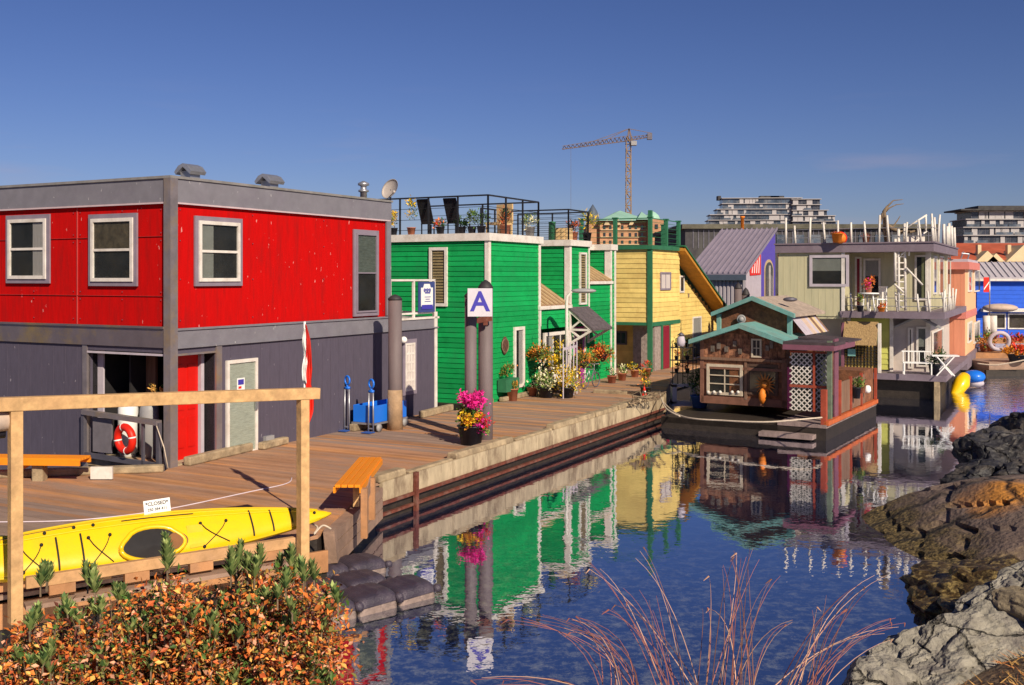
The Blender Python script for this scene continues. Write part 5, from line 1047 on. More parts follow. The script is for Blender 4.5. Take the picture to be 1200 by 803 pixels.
# docks at the far right
FD=thing('far_dock','brown timber dock before the blue house with an orange float','dock',(24,49,.4))
b=MB(); p0=at(1143,424,47); b.bar((p0.x,47,.35),(p0.x+14,48.5,.35),2.2,.5); b.build('deck',TIMB3,FD)
b=MB(); b.bar((p0.x+.6,50,.62),(p0.x+14,51.5,.62),1.6,.3); b.bar((p0.x+1.6,52.5,1.15),(p0.x+14,54,1.15),1,.25); b.build('steps',TIMB2,FD)
b=MB(); b.bar((p0.x-.1,45.8,.12),(p0.x+14,47.3,.12),.16,.3); b.build('pontoon',WET,FD)
c=at(1172,405,49); t=thing('life_ring','pale life ring propped on the far dock','life ring',c); b=MB(); b.torus(at(1171,400,49.2),.42,.10,(.2,1,.3),24,8); b.build('ring',LILAC,t)
ev(17)
c=at(1192,416,46); c.z=.62; potted('flower_planter','mass of bright orange flowers on the far dock','planter',c,.4,.3,POTD,[('flowers',(0,0,.4),(.75,.4,.22),420,(10,9,10))],ln=.14,wd=.1)
for px,ms in ((1153,(1,0,3)),(1161,(4,3,0)),(1184,(9,4,0)),(1196,(4,9,2))):
    c=at(px,402,50); c.z=.8; potted('deck_plant','%s potted plant on the far dock'%{1153:'yellow green',1161:'rust brown',1184:'red flowered',1196:'dark red'}[px],'plant',c,.2,.3,TERRA,[('leaves',(0,0,.55),(.35,.3,.3),200,ms)],'plants on the far dock',ln=.14,wd=.07)
c=gp(1128,462,0.0); 
# moored yellow kayak on its end and blue float ball
t=thing('small_kayak','yellow kayak bow tipped up beside the purple deck','kayak',at(1125,452,39.5)); b=MB()
b.tube([at(1113,466,39.2),at(1117,463,39.3),at(1122,457,39.4),at(1127,449,39.5),at(1130,442,39.7),at(1129,439.5,39.9)],[.03,.12,.24,.30,.22,.05],14); b.build('hull',mat('kayak_gold',(.86,.50,.004),.35,.05,coat=.3),t)
t=thing('blue_boat','bright blue rounded dinghy hull behind the yellow kayak','boat',at(1143,441,41)); b=MB(); b.ball(at(1141.5,441.5,41),.36,18,10,(1.15,1.2,.72)); b.build('hull',BLUEP,t); b=MB(); b.ball(at(1143,449,41),.3,14,8,(1.1,1,.55)); b.build('keel',LILAC,t)

# ------------------------------------------------------------------ background city
def condo(name,label,floors,M,w_,d_,base,fh,gm,sm,steps,seed):
    """stacked floors: slab, glass band and mullions; steps = left/right setback per floor"""
    t=house(name,label,'building',M); random.seed(seed)
    g=MB(M); s_=MB(M); m_=MB(M); r_=MB(M)
    for i in range(floors):
        l_,rr_=steps[i]; z=base+i*fh
        g.box((l_+.5,.6,z),(w_-rr_-.5,d_,z+fh-.35)); s_.box((l_-.3,-.6,z+fh-.40),(w_-rr_+.3,d_+.6,z+fh-.06))
        x=l_+.5
        while x<w_-rr_-1:
            if random.random()<.4: s_.box((x,.2,z),(x+random.uniform(1.2,3.5),d_,z+fh-.4))
            m_.box((x-.07,.5,z),(x+.07,.62,z+fh-.35)); x+=random.uniform(1.6,3.4)
        x=l_
        while x<w_-rr_-3:
            wd_=random.uniform(3,7)
            if random.random()<.6: r_.box((x,-.55,z),(min(x+wd_,w_-rr_),-.48,z+1.0))
            x+=wd_+random.uniform(.5,2)
    g.build('window_band',gm,t); s_.build('floor_slab',sm,t); m_.build('mullion',DSTEEL,t); r_.build('balcony_rail',CONDG,t)
    return t
D_=610; def_x=lambda px,D_: (px-600)/FL*D_
zt_=lambda py,D_: CAM-(py-HZ)/FL*D_
M=frm(def_x(830,D_),D_,-4); W_=def_x(938,D_)-def_x(830,D_)
condo('condominium','white and glass stepped condominium block on the skyline left of the pair',13,M,W_,16,zt_(232,D_)-13*3.2,3.2,CONDG,CONDO,[(0,0)]*9+[(1,0),(5,0),(8,0),(8,0)],1)
M=frm(def_x(925,D_),D_-6,-4); W_=def_x(976,D_)-def_x(925,D_)
condo('condominium','darker narrow condominium wing with stepped right end on the skyline',13,M,W_,14,zt_(234,D_)-13*3.2,3.2,CONDGD,CONDO,[(0,0)]*9+[(0,1),(0,5),(0,9),(0,9)],2)
b=MB(); 
for px,w_ in ((843,1.8),(893,11),(905,8)): b.box((def_x(px,D_),D_+4,zt_(232,D_)-1),(def_x(px,D_)+w_,D_+9,zt_(229,D_)))
o=b.build('roof_plant',DARKB,None,origin=(def_x(880,D_),D_,30)); tag(o,'dark machine rooms on top of the white condominium','roof structure')
D_=430; M=frm(def_x(1129,D_),D_,-2); W_=44
condo('condominium','dark glass condominium block behind the red tiled roofs',10,M,W_,16,zt_(247,D_)-10*3.3,3.3,CONDGD,CONDO,[(0,0)]*8+[(1,0),(3,0)],5)
b=MB(M); b.box((-2,-2.5,zt_(247,D_)),(W_,16,zt_(247,D_)+.6)); b.box((6,0,zt_(247,D_)+.6),(W_,14,zt_(243,D_)+.6)); o=b.build('flat_roof',DARKB,None,origin=M.translation); o.location; tag(o,'thin overhanging flat roof of the dark condominium','roof')
# long dark low building
D_=140; b=MB(); x0=def_x(803,D_); x1=def_x(1100,D_); zt=zt_(263,D_); t=thing('low_building','long dark flat roofed building behind the metal roof house','building',(x0,D_,0))
b.box((x0,D_,0),(x1,D_+30,zt-.6)); b.build('wall',DARKB,t); b=MB(); b.box((x0-.5,D_-.6,zt-.6),(x1,D_+31,zt)); b.build('parapet',mat('mossy_parapet',(.11,.10,.075),.9,.4,.6,dirt_reflect=(.06,.06,.05),dirt_reflect_amt=.7,dscale=.4),t)
b=MB(); ev(4)
for k in range(46): x=x0+1+k*.7; b.box((x,D_-.08,zt-3.2),(x+.1,D_-.01,zt-.7))
b.build('cladding_rib',DSTEEL,t); b=MB()
for k in range(9): x=x0+10+k*2.2; b.box((x,D_-.12,zt-2.6),(x+1.5,D_-.02,zt-1.4))
b.build('window',CONDG,t)
for px in (870,):
    c=at(px,262,D_-3); t=thing('roof_chimney','orange chimney pipe on the dark low building','chimney',(c.x,c.y,zt-.2)); b=MB(); b.lathe([(.22,-1),(.22,.9),(.32,.9),(.32,1.1)],(c.x,c.y,zt-.2),10); b.build('pipe',TERRAO,t)
# château hotel with copper roof
D_=200; t=thing('chateau_building','brick chateau style hotel with pale green copper roofs','building',at(735,300,D_)); X=lambda px: def_x(px,D_); Z=lambda py: zt_(py,D_)
b=MB(); b.box((X(703),D_,0),(X(762),D_+25,Z(259))); b.box((X(758),D_-3,0),(X(776),D_+12,Z(258))); b.box((X(690),D_+1,0),(X(706),D_+14,Z(262))); b.box((X(776),D_+2,0),(X(792),D_+20,Z(284))); 
b.build('brick_wall',BRICK,t)
b=MB(); b.add([(X(701),D_-1,Z(259)),(X(762),D_-1,Z(259)),(X(762),D_+26,Z(259)),(X(701),D_+26,Z(259)),(X(733),D_+10,Z(243)),(X(729),D_+14,Z(243.5))],[(0,1,4),(0,4,5),(1,2,4),(2,5,4),(2,3,5),(3,0,5),(0,3,2,1)]); b.build('copper_hip_roof',COPPER,t)
b=MB(); b.add([(X(745),D_-2,Z(258)),(X(763),D_-2,Z(258)),(X(763),D_+8,Z(258)),(X(745),D_+8,Z(258)),(X(754),D_+3,Z(247))],[(0,1,4),(1,2,4),(2,3,4),(3,0,4)]); b.build('copper_dormer_roof',COPPER,t)
b=MB(); b.lathe([(X(776)-X(758)>0 and 1.5,0),(1.5,.5),(1.2,1.2),(.6,1.7),(.05,2.0)],(X(767),D_+3,Z(258.5)),14); b.build('tower_cap',COPPER,t)
b=MB(); b.lathe([(1.3,0),(1.25,1.2),(.9,2.6),(.05,4.0)],(X(697),D_+5,Z(262)),12); b.build('slate_turret',SLATE,t)
for i,px in enumerate((707,714,721,728,737,744,751)):
    for j,py in enumerate((264,273,282)):
        b=MB(); b.box((X(px),D_-.15,Z(py+5)),(X(px+2.6),D_-.02,Z(py))); b.build('window',GLASSD,t)
for py in (264,273,282):
    b=MB(); b.box((X(765),D_-3.15,Z(py+5)),(X(768.5),D_-3.02,Z(py))); b.build('window',GLASSD,t)
b=MB()
for px in (711,724,740): b.prism([(X(px-3.5),D_-.6,Z(264)),(X(px+3.5),D_-.6,Z(264)),(X(px),D_-.6,Z(257))],(0,.5,0))
b.build('gable',CREAM,t)
b=MB()
for k in range(3): b.box((X(704),D_-.3,Z(270+k*8.5)),(X(762),D_-.02,Z(269+k*8.5)))
b.build('stone_band',CREAM,t)
# distant brown rooftops behind the yellow roof wires
ev(11)
for i,(px,w_,py,m,lab) in enumerate(((776,14,283,CREAM,'small cream building right of the brick hotel'),(790,10,279,LILAC,'pale lilac roofed building beyond the yellow roof terrace'),(800,14,286,BRICK,'brown brick building beside the long dark building'))):
    D2=170; b=MB(); t=thing('city_building',lab,'building',at(px,290,D2),0,'small city buildings on the skyline'); x=def_x(px,D2); b.box((x,D2+i,0),(x+w_*D2/FL,D2+8,zt_(py,D2))); b.build('wall',m,t); b=MB(); b.prism([(x-.3,D2-.3+i,zt_(py,D2)),(x+w_*D2/FL+.3,D2-.3+i,zt_(py,D2)),(x+w_*D2/FL*.5,D2-.3+i,zt_(py-4,D2))],(0,8,0)); b.build('roof',TILES if i!=1 else LILAC,t)
    for k in range(3):
        b=MB(); b.box((x+w_*D2/FL*(.15+.3*k),D2+i-.1,zt_(py+8,D2)),(x+w_*D2/FL*(.28+.3*k),D2+i-.01,zt_(py+3,D2))); b.build('window',GLASSD,t)
# tower crane
D_=260; t=thing('tower_crane','rust coloured lattice tower crane against the sky','crane',at(736.5,250,D_)); q=lambda px,py,dy=0: at(px,py,D_)+Vector((0,dy,0))
b=MB(); zt0=q(737,265).z; ztop=q(737,152).z; cx=q(736.5,200).x; s_=.72
for sx_ in (-s_,s_):
    for sy in (-s_,s_): b.bar((cx+sx_*.9,D_+sy,zt0),(cx+sx_*.8,D_+sy,q(0,166).z),.14)
k=0; z=zt0
while z<q(0,168).z:
    for sy in (-s_,s_): b.bar((cx-s_*.85*(1 if k%2 else -1),D_+sy,z),(cx+s_*.85*(1 if k%2 else -1),D_+sy,z+1.7),.15); b.bar((cx-s_*.85,D_+sy,z),(cx+s_*.85,D_+sy,z),.13)
    for sx_ in (-s_,s_): b.bar((cx+sx_*.85,D_-s_*(1 if k%2 else -1),z),(cx+sx_*.85,D_+s_*(1 if k%2 else -1),z+1.7),.15)
    z+=1.7; k+=1
b.build('mast',mat('mast_paint',(.27,.17,.09),.6,.2,.5),t)
b=MB(); J0=q(738,165); J1=q(659,175); 
def truss(b,a,c,h,n,w_=.5):
    a=Vector(a);c=Vector(c); up=Vector((0,0,h))
    for o_ in (-w_,w_): b.bar(a+Vector((0,o_,0)),c+Vector((0,o_,0)),.12)
    b.bar(a+up,c+up*.6,.12)
    for i in range(n):
        p=a.lerp(c,i/n); r=a.lerp(c,(i+1)/n); m=a.lerp(c,(i+.5)/n)+up*(1-.4*i/n); b.bar(p+Vector((0,w_,0)),m,.12); b.bar(m,r+Vector((0,w_,0)),.12); b.bar(p-Vector((0,w_,0)),m,.12)
truss(b,J0,J1,1.3,16); b.build('jib',CRANEO,t)
b=MB(); J2=q(764,160); truss(b,J0,J2,.9,6); b.build('counter_jib',CRANEO,t)
b=MB(); b.box((J2.x-1.2,D_-.6,J2.z-.8),(J2.x-.0,D_+.6,J2.z+.7)); b.build('counterweight',DSTEEL,t)
b=MB(); T=q(737,151); b.bar(T,J0+Vector((-.5,0,0)),.35); b.bar(T,J0+Vector((.6,0,0)),.35); b.build('tower_peak',CRANEO,t)
b=MB(); b.tube([T,q(700,168.5)],.12,4); b.tube([T,q(680,171)],.10,4); b.tube([T,J2+Vector((0,0,.8))],.10,4); b.build('tie_cable',CRANEO,t)
b=MB(); b.tube([q(669,174),q(669,262)],.05,4); b.build('hoist_cable',DSTEEL,t)
b=MB(); b.box((cx+.5,D_-1.5,q(0,171).z),(cx+1.9,D_+.2,q(0,166).z)); b.build('cab',GREYP,t)
# red tiled roofs on the right
D_=120; ev(22)
t=thing('tiled_building','long low building with a red brown tiled roof and cream gables','building',(def_x(1112,D_),D_,0)); x0=def_x(1112,D_); x1=x0+18
b=MB(); b.box((x0,D_,0),(x1,D_+10,zt_(305,D_))); b.build('wall',CREAM,t)
b=MB(); b.prism([(x0-.5,D_-.8,zt_(306,D_)),(x1,D_-.8,zt_(306,D_)),(x1,D_+6,zt_(286,D_)),(x0-.5,D_+6,zt_(286,D_))],(0,0,.3)); b.build('roof',TILES,t)
for px,s_ in ((1150,1.3),(1160,1.0),(1192,2.0)):
    x=def_x(px,D_); b=MB(); b.prism([(x-s_,D_-1.6,zt_(307,D_)),(x+s_,D_-1.6,zt_(307,D_)),(x,D_-1.6,zt_(307,D_)+s_*.95)],(0,3,0)); b.build('gable',CREAM,t)
for px in (1148,1183):
    x=def_x(px,D_); b=MB(); b.box((x-.2,D_,zt_(300,D_)),(x+.2,D_+.6,zt_(287,D_))); b.build('chimney',CREAM,t)
b=MB()
for k in range(22): x=x0+3+k*.62; b.box((x,D_-.9,zt_(312,D_)),(x+.3,D_-.81,zt_(308,D_)))
b.build('window',GLASSD,t)
b=MB(); b.box((x0+2.5,D_-3,0),(x1,D_-.85,zt_(308,D_)-1.4)); b.build('front_wall',LILAC,t)
# ------------------------------------------------------------------ brown houseboat
MS=frm(8.32,27.7,58.7); SH_=house('shingled_houseboat','small brown shingled houseboat with teal roof edges and white lattice','houseboat',MS,'float homes along the dock')
SL=lambda a: Face(MS,'L',a); S0=SL(1.5); S1=SL(3.6); SR=Face(MS,'R',0)
b=MB(MS); b.box((0,0,-.3),(6.0,4.7,.33)); b.box((.0,1.3,.16),(6,4.7,.32)); b.build('hull',WET,SH_)
b=MB(MS); b.box((-.02,-.02,.33),(5.95,1.3,.42)); b.build('side_deck',mat('grey_plank_deck',(.26,.19,.18),.85,.3,3,stretch=(1,3,1),dirt_reflect=(.14,.1,.1),dirt_reflect_amt=.6,bump=.4),SH_)
b=MB(MS); b.box((-.40,.25,.05),(-.03,1.7,.17)); 
b.build('front_step',mat('grey_plank_deck',(.3,.2,.2)),SH_)
b=MB(MS); b.box((-.0,-.07,.40),(5.95,.05,.52)); b.build('red_kick_rail',mat('orange_red_paint',(.50,.11,.03),.6,.2,4,dirt_reflect=(.3,.1,.05),dirt_reflect_amt=.5),SH_)
# front cabin
cb0=S0.t(921); cb1=S0.t(823); ez=S0.zz(921,400); cr_=S0.zz(870,384); zbm=S0.zz(870,474)
cm_=(cb0+cb1)/2
b=MB(MS); b.prism([(1.5,cb0,zbm),(1.5,cb1,zbm),(1.5,cb1,ez),(1.5,cm_,cr_),(1.5,cb0,ez)],(2.2,0,0)); b.build('cabin_wall',SHING,SH_)
ev(7); b=MB(MS)  # individual shingles on the gable
z=zbm+1.1
while z<cr_-.05:
    y=cb0+.02
    while y<cb1-.05:
        w_=random.uniform(.10,.24); lim=ez+(cr_-ez)*(1-abs((y+w_/2)-cm_)/(cb1-cm_))
        if z+.16<lim: b.box((1.5-random.uniform(.012,.03),y,z-random.uniform(0,.03)),(1.5,min(y+w_-.01,cb1),z+.16))
        y+=w_
    z+=.16
b.build('shingle_face',mat('red_brown_shingle',(.25,.11,.06),.85,.6,9,island=.35,dirt_reflect=(.10,.04,.03),dirt_reflect_amt=.85,dscale=5,bump=.4),SH_)
b=MB(MS)
S0.box(b,cb0-.02,cb1+.02,zbm-.02,zbm+.2,.0,.05); S0.box(b,cb0-.02,cb1+.02,zbm+1.0,zbm+1.08,0,.06); S0.box(b,cb1-.06,cb1+.05,zbm,ez,0,.05); S0.box(b,cb0-.05,cb0+.1,zbm,ez-.5,0,.05); 
b.build('cabin_trim',mat('red_brown_trim',(.20,.09,.06),.7,.3,4),SH_)
b=MB(MS); e_=.28
for s_ in (1,-1):
    y1=cb1+e_ if s_==1 else cb0-e_; zz_=ez-.12
    b.prism([(1.1,cm_,cr_+.14),(1.1,y1,zz_+.10),(1.1,y1,zz_-.03),(1.1,cm_,cr_+.0)],(2.5,0,0))
b.build('cabin_roof',TEAL,SH_)
S0.window(SH_,S0.t(871),S0.t(829),S0.zz(850,463),S0.zz(850,427),fm=mat('cream_frame',(.52,.43,.33),.7,.2,5),fw=.08,cols=2,rows=3,pm=None,blind=(mat('orange_wood_inside',(.40,.13,.05),.8,.4,5),'left'),dep=.07)
S0.pwin(SH_,881,893,397,419,fm=MATS['cream_frame'],fw=.05,cols=2,rows=2,pm=GLASSW,dep=.06,bar=.025)
S0.window(SH_,S0.t(912),S0.t(876),S0.zz(894,463),S0.zz(894,427),fm=mat('dark_frame',(.09,.05,.035),.8,.3),fw=.07,pm=GLASSW,dep=.05,name='front_door_panel')
c=MS@Vector((1.38,S0.t(898),S0.zz(898,450))); t=thing('sun_ornament','orange copper sun with rays hung on the brown cabin wall','ornament',c); dirn=(MS.to_3x3()@Vector((-1,0,0)))
b=MB(); b.ball(c+dirn*.03,.12,14,10); b.build('face',LOO if False else mat('copper_orange',(.42,.14,.02),.5,.3,6),t); b=MB(); sd2=Vector((-dirn.y,dirn.x,0))
for k in range(16):
    a=k*math.pi/8; d=sd2*math.cos(a)+Vector((0,0,1))*math.sin(a); tg=sd2*-math.sin(a)+Vector((0,0,1))*math.cos(a); b.prism([c+d*.10+tg*.035,c+d*.10-tg*.035,c+d*random.uniform(.26,.38)],dirn*.012)
b.build('ray',mat('copper_orange',(.6,.2,.03)),t)
c2=MS@Vector((1.3,S0.t(896),S0.zz(896,462))); b=MB(); b.lathe([(.03,-.26),(.10,-.13),(.11,.04),(.06,.14),(.02,.18)],c2,12); o=b.build('orange_lantern',TERRAO,None,origin=c2); tag(o,'orange gourd shaped lantern hanging below the sun ornament','lantern')
# trinkets and boards on the cabin front
ev(61); b=MB(MS); S0.box(b,cb0-.02,cb1+.02,S0.zz(870,423),S0.zz(870,420),.0,.09); S0.box(b,S0.t(876),S0.t(873),zbm+.15,S0.zz(870,424),0,.06); b.build('front_ledge',BROWNF,SH_)
b=MB(MS)
for px,py in ((836,408),(843,404),(852,409),(862,402),(868,411),(900,408),(905,403)):
    t_=S0.t(px); z_=S0.zz(px,py); S0.box(b,t_-.05,t_+.05,z_-random.uniform(.06,.14),z_+random.uniform(.04,.1),.03,.09)
split_loose(b.build('wall_trinket',mat('tarnished_trinket',(.16,.13,.11),.5,.5,9,metal=.3,island=.5),SH_))
b=MB(MS)
for px in (831,838,845,859,866): t_=S0.t(px); z_=S0.zz(px,461); b.ball((1.42,t_,z_+.04),.05,8,6)
split_loose(b.build('sill_shell',WHITE,SH_))
# pink panel and lattice, canopy posts
b=MB(MS); S0.box(b,cb0-.32,cb0-.04,zbm-.05,S0.zz(921,430),.0,.04); b.build('pink_panel',PINKP,SH_)
SA=SL(.8); la0=SA.t(970); la1=SA.t(926); lz0=SA.zz(950,482); lz1=SA.zz(950,414); lm=SA.zz(950,453)
def lattice(b,y0,y1,z0,z1,x,step=.15,w_=.035):
    H=z1-z0; W=y1-y0; k=-H
    while k<W:
        for sgn,xo in ((1,0),(-1,.018)):
            pts=[]
            # line y = y0+k + (z-z0) (or mirrored), clipped to the panel
            a0=max(0,-k); a1=min(H,W-k)
            if a1-a0>.03:
                ya=k+a0; yb=k+a1
                if sgn==1: pa=(x-xo,y0+ya,z0+a0); pb=(x-xo,y0+yb,z0+a1)
                else: pa=(x-xo,y1-ya,z0+a0); pb=(x-xo,y1-yb,z0+a1)
                b.bar(pa,pb,.012,w_,up=(0,1,0)) if False else b.hexa([(pa[0]-.006,pa[1]-w_/2*1.2,pa[2]),(pa[0]+.006,pa[1]-w_/2*1.2,pa[2]),(pa[0]+.006,pa[1]+w_/2*1.2,pa[2]),(pa[0]-.006,pa[1]+w_/2*1.2,pa[2]),(pb[0]-.006,pb[1]-w_/2*1.2,pb[2]),(pb[0]+.006,pb[1]-w_/2*1.2,pb[2]),(pb[0]+.006,pb[1]+w_/2*1.2,pb[2]),(pb[0]-.006,pb[1]+w_/2*1.2,pb[2])])
        k+=step
ls=(la0*.62+la1*.38)
for y0,y1,z0,z1,m in ((ls,la1,lm+.04,lz1,WHITE),(ls,la1,lz0,lm-.04,WHITE),(la0,ls-.06,lm+.04,lz1+.08,GREYP),(la0,ls-.06,lz0,lm-.04,GREYP)):
    b=MB(MS); lattice(b,min(y0,y1),max(y0,y1),z0,z1,.8); b.build('lattice_panel',m,SH_)
b=MB(MS); SA.box(b,la0,la1,lm-.035,lm+.035,.02,.06); SA.box(b,ls-.06,ls,lz0,lz1+.1,0,.05); SA.box(b,la0-.05,la1,lz1+.0,lz1+.05,0,.05); b.build('lattice_frame',REDWOOD,SH_)
b=MB(MS); b.box((.90,la0,lz0),(.93,la1,lz1)); b.build('dark_backing',mat('dark_green_backing',(.05,.055,.045),.9,.4,4),SH_)  # dark sheet put in for the darkness behind the lattice holes
# corner posts at the front right
b=MB(MS); b.box((.0,.0,.42),(.16,.14,1.35)); b.build('corner_post',REDWOOD,SH_)
b=MB(MS); b.box((.55,.0,.42),(.67,.12,2.62)); b.build('green_post',mat('grey_green_post',(.14,.17,.12),.8,.3,5),SH_)
b=MB(MS); b.box((.97,.01,.5),(1.37,.05,2.65)); b.build('mauve_panel',MAUVE,SH_)
cz=SR.zz(985,402); b=MB(MS); b.box((.45,-.12,cz-.02),(1.6,la1+.1,cz+.06)); b.build('canopy_roof',mat('navy_canopy',(.07,.05,.055),.7,.3),SH_)
b=MB(MS); b.box((.42,-.1,cz-.16),(.5,la1+.1,cz-.02)); b.box((.45,-.1,cz-.16),(2.8,-.03,cz-.0)); b.build('canopy_fascia',MAUVE,SH_)
# upper deckhouse with teal gable
u0=S1.t(935) ; u1=S1.t(846); UF=SL(2.6); u0=UF.t(925); u1=UF.t(845); uz=UF.zz(850,368); ur=UF.zz(890,352); um=(u0+u1)/2
b=MB(MS); b.prism([(2.6,u0,2.2),(2.6,u1,2.2),(2.6,u1,uz),(2.6,um,ur),(2.6,u0,uz)],(2.9,0,0)); b.build('upper_wall',SHING,SH_)
b=MB(MS)
for s_ in (1,-1):
    y1=u1+.22 if s_==1 else u0-.22; b.prism([(2.3,um,ur+.13),(2.3,y1,uz+.05),(2.3,y1,uz-.07),(2.3,um,ur+.0)],(.16,0,0))
b.box((2.48,u1-.02,2.3),(2.58,u1+.1,uz)); b.box((2.48,u0-.1,2.3),(2.58,u0+.03,uz)); b.build('upper_gable_trim',TEAL,SH_)
b=MB(MS)
for s_ in (1,-1):
    y1=u1+.2 if s_==1 else u0-.2; b.prism([(2.47,um,ur+.10),(2.47,y1,uz+.02),(2.47,y1,uz-.05),(2.47,um,ur+.02)],(3.4,0,0))
b.build('upper_roof',SHINGR,SH_)
b=MB(MS); y_=u0-.02; ev(13); x=2.65
while x<5.2:
    w_=random.uniform(.12,.3); b.cur=random.choice([0,1,2,3]); b.prism([(x,y_,uz-.05),(x+w_-.01,y_,uz-.05),(x+w_-.01,y_-.42,uz-.55+.0),(x,y_-.42,uz-.55)],(0,-.03,-.03)); x+=w_
b.cur=0; b.build('side_skirt',[CANVAS,LILAC,CREAM,BROWNF],SH_)
b=MB(MS); b.prism([(2.0,u0-.42,uz-.6),(3.6,u0-.42,uz-.6),(3.6,-.1,cz+.02),(2.0,-.1,cz+.02)],(0,0,-.04)); b.build('side_roof',mat('navy_canopy',(.05,.05,.08)),SH_)
c=MS@Vector((2.5,UF.t(870),UF.zz(870,374))); b=MB(); b.torus(c,.11,.03,(.4,1,0),14,6); b.ball(c,.09); o=b.build('round_lamp',GREYP,None,origin=c); tag(o,'small round grey lamp under the teal gable','lamp')
b=MB(); c=at(926,351,31.5); b.ball(c,.14,10,6,(1.6,1,.5)); o=b.build('roof_dome',DSTEEL,None,origin=c); tag(o,'small dark domed vent on the houseboat roof ridge','vent')
# right side: fence, rear wicker room
b=MB(MS); k=1.35
SR.box(b,1.44,4.5,.55,1.42,-.04,.0); b.build('side_fence',BROWNF,SH_)
b=MB(MS)
for x in (1.36,2.6,3.9,5.82): b=MB(MS); b.box((x,-.05,.53),(x+.07,.03,1.5)); b.build('fence_post',REDWOOD,SH_)
b=MB(MS); b.box((4.6,.06,.33),(5.9,4.4,1.5)); b.box((4.4,1.2,1.5),(5.5,4.2,2.25)); b.build('rear_cabin_wall',SHING,SH_)
WQ=Face(MP,'L',-.05); wy1=WQ.t(989.5); wy0=WQ.t(1029); wz=WQ.zz(1010,404); wzt=WQ.zz(1010,378)
b=MB(MP); b.prism([(-.45,wy0,wz),(-.45,wy1,wz),(.0,wy1,wzt),(.0,wy0,wzt)],(.04,0,.03)); b.build('bamboo_awning',WICK,PH)
b=MB(MP); b.box((-.02,wy0,ld),(.02,wy1,wz+.05)); b.build('yellow_screen',mat('yellow_orange_screen',(.50,.33,.08),.8,.5,6,dirt_reflect=(.45,.13,.04),dirt_reflect_amt=.8,dscale=3),PH)
b=MB(MP)
for k in range(11): y=wy0+(wy1-wy0)*k/10; b.box((-.05,y-.014,ld),(-.022,y+.014,wz))
for k in range(7): z=ld+.3+(wz-ld-.3)*k/7; b.box((-.075,wy0,z-.014),(-.052,wy1,z+.014))
b.build('screen_grid',DARKIN,PH)
for y in (wy1,wy0-.1): b=MB(MP); b.box((-.12,y,.9),(.04,y+.1,wzt-.02)); b.build('screen_post',WHITE if y!=wy1 else MAUVE,PH)
b=MB(MP); WQ.box(b,WQ.t(1003),WQ.t(994),wz-.42,wz-.16,.06,.09); b.build('teal_ornament',TEAL,PH)
ev(15)
c=MS@Vector((2.9,-.12,1.15)); t=thing('hanging_pot','dark pot with green leaves on the houseboat side fence','plant',c); b=MB(); pot(b,c-Vector((0,0,.3)),.12,.3); b.build('pot',POTD,t); b=MB(); foliage(b,c+Vector((0,0,.12)),(.2,.17,.16),150,.09,.045,(1,0,0)); b.build('leaves',FOL,t)
c=MS@Vector((4.1,-.15,1.0)); b=MB(); b.lathe([(.07,0),(.11,.06),(.1,.18),(.06,.22)],c-Vector((0,0,.1)),12); o=b.build('white_pot',WHITEP,None,origin=c); tag(o,'small white pot near the far end of the houseboat side rail','pot')
c=MS@Vector((3.5,-.12,1.1)); b=MB(); pot(b,c-Vector((0,0,.15)),.13,.26); o=b.build('clay_pot',TERRA,None,origin=c); tag(o,'clay pot between the green plant and the white pot on the houseboat','pot')
# plant rack + shrub at the left of the houseboat
c=gp(801,470,.42); t=thing('plant_rack','tall dark wire plant rack on a grey stone base beside the houseboat','rack',(c.x,c.y,.42))
b=MB(); b.box((c.x-.38,c.y-.18,.35),(c.x-.24,c.y+.2,.95)); b.box((c.x+.24,c.y-.18,.35),(c.x+.38,c.y+.2,.95)); b.box((c.x-.38,c.y-.18,.28),(c.x+.38,c.y+.2,.42)); b.box((c.x-.38,c.y-.18,.88),(c.x+.38,c.y+.2,.97)); b.build('stone_base',LILAC,t)
b=MB()
for x in (-.36,-.2,-.04,.12,.28,.38): b.bar((c.x+x,c.y-.1,.97),(c.x+x,c.y-.1,2.35-abs(x)*.3),.025)
for z in (1.3,1.7,2.1): b.box((c.x-.4,c.y-.12,z),(c.x+.4,c.y+.15,z+.025))
b.build('wire_frame',BLACKM,t)
for i,z in enumerate((1.33,1.73,2.13)):
    for k,x in enumerate((-.22,.12)):
        potted('small_potted_plant','%s plant on the %s shelf of the wire rack, %s side'%(('green','rust','olive')[(i+k)%3],('lowest','middle','top')[i],('left','right')[k]),'plant',(c.x+x,c.y,z),.07,.1,POTD,[('leaves',(0,0,.17),(.14,.12,.1),70,((2,0),(4,3),(11,1))[(i+k)%3])],'plants on the wire rack')
c=gp(820,474,.42); potted('flower_bush','dark green bush in a blue tub left of the brown cabin','bush',(c.x,c.y,.33),.28,.35,BLUED,[('leaves',(0,0,.75),(.36,.36,.42),650,(2,0,2,11))],ln=.10,wd=.04)
c=at(798,397,30.5); t=thing('glass_lantern','pale glass lantern on top of the plant rack','lantern',c); b=MB(); b.lathe([(.10,-.12),(.13,0),(.10,.16),(.03,.2)],c+Vector((0,0,-.1)),12); b.build('glass_body',LILAC,t); b=MB(); b.lathe([(.12,.1),(.02,.18)],c,10); b.build('cap',DSTEEL,t)
ropeobj('mooring_rope','pale mooring rope sagging along the front of the brown houseboat',[MD@Vector((15.7,-4.3,.55)),at(800,488,28.9),at(850,493,27.8),at(900,494.5,27.2),at(945,491,27.2),MS@Vector((-.03,.1,.62))],.022)
ropeobj('mooring_rope','short slack rope from the dock corner down to the long mooring rope',[MD@Vector((15.6,-4.25,.85)),at(780,478,29.6),at(797,488,28.95)],.02,seg=6)
ropeobj('mooring_rope','pale rope crossing from the pale green house to the far dock',[at(1145,426,46),at(1170,427.5,45.5),at(1215,419,45)],.03,seg=6)

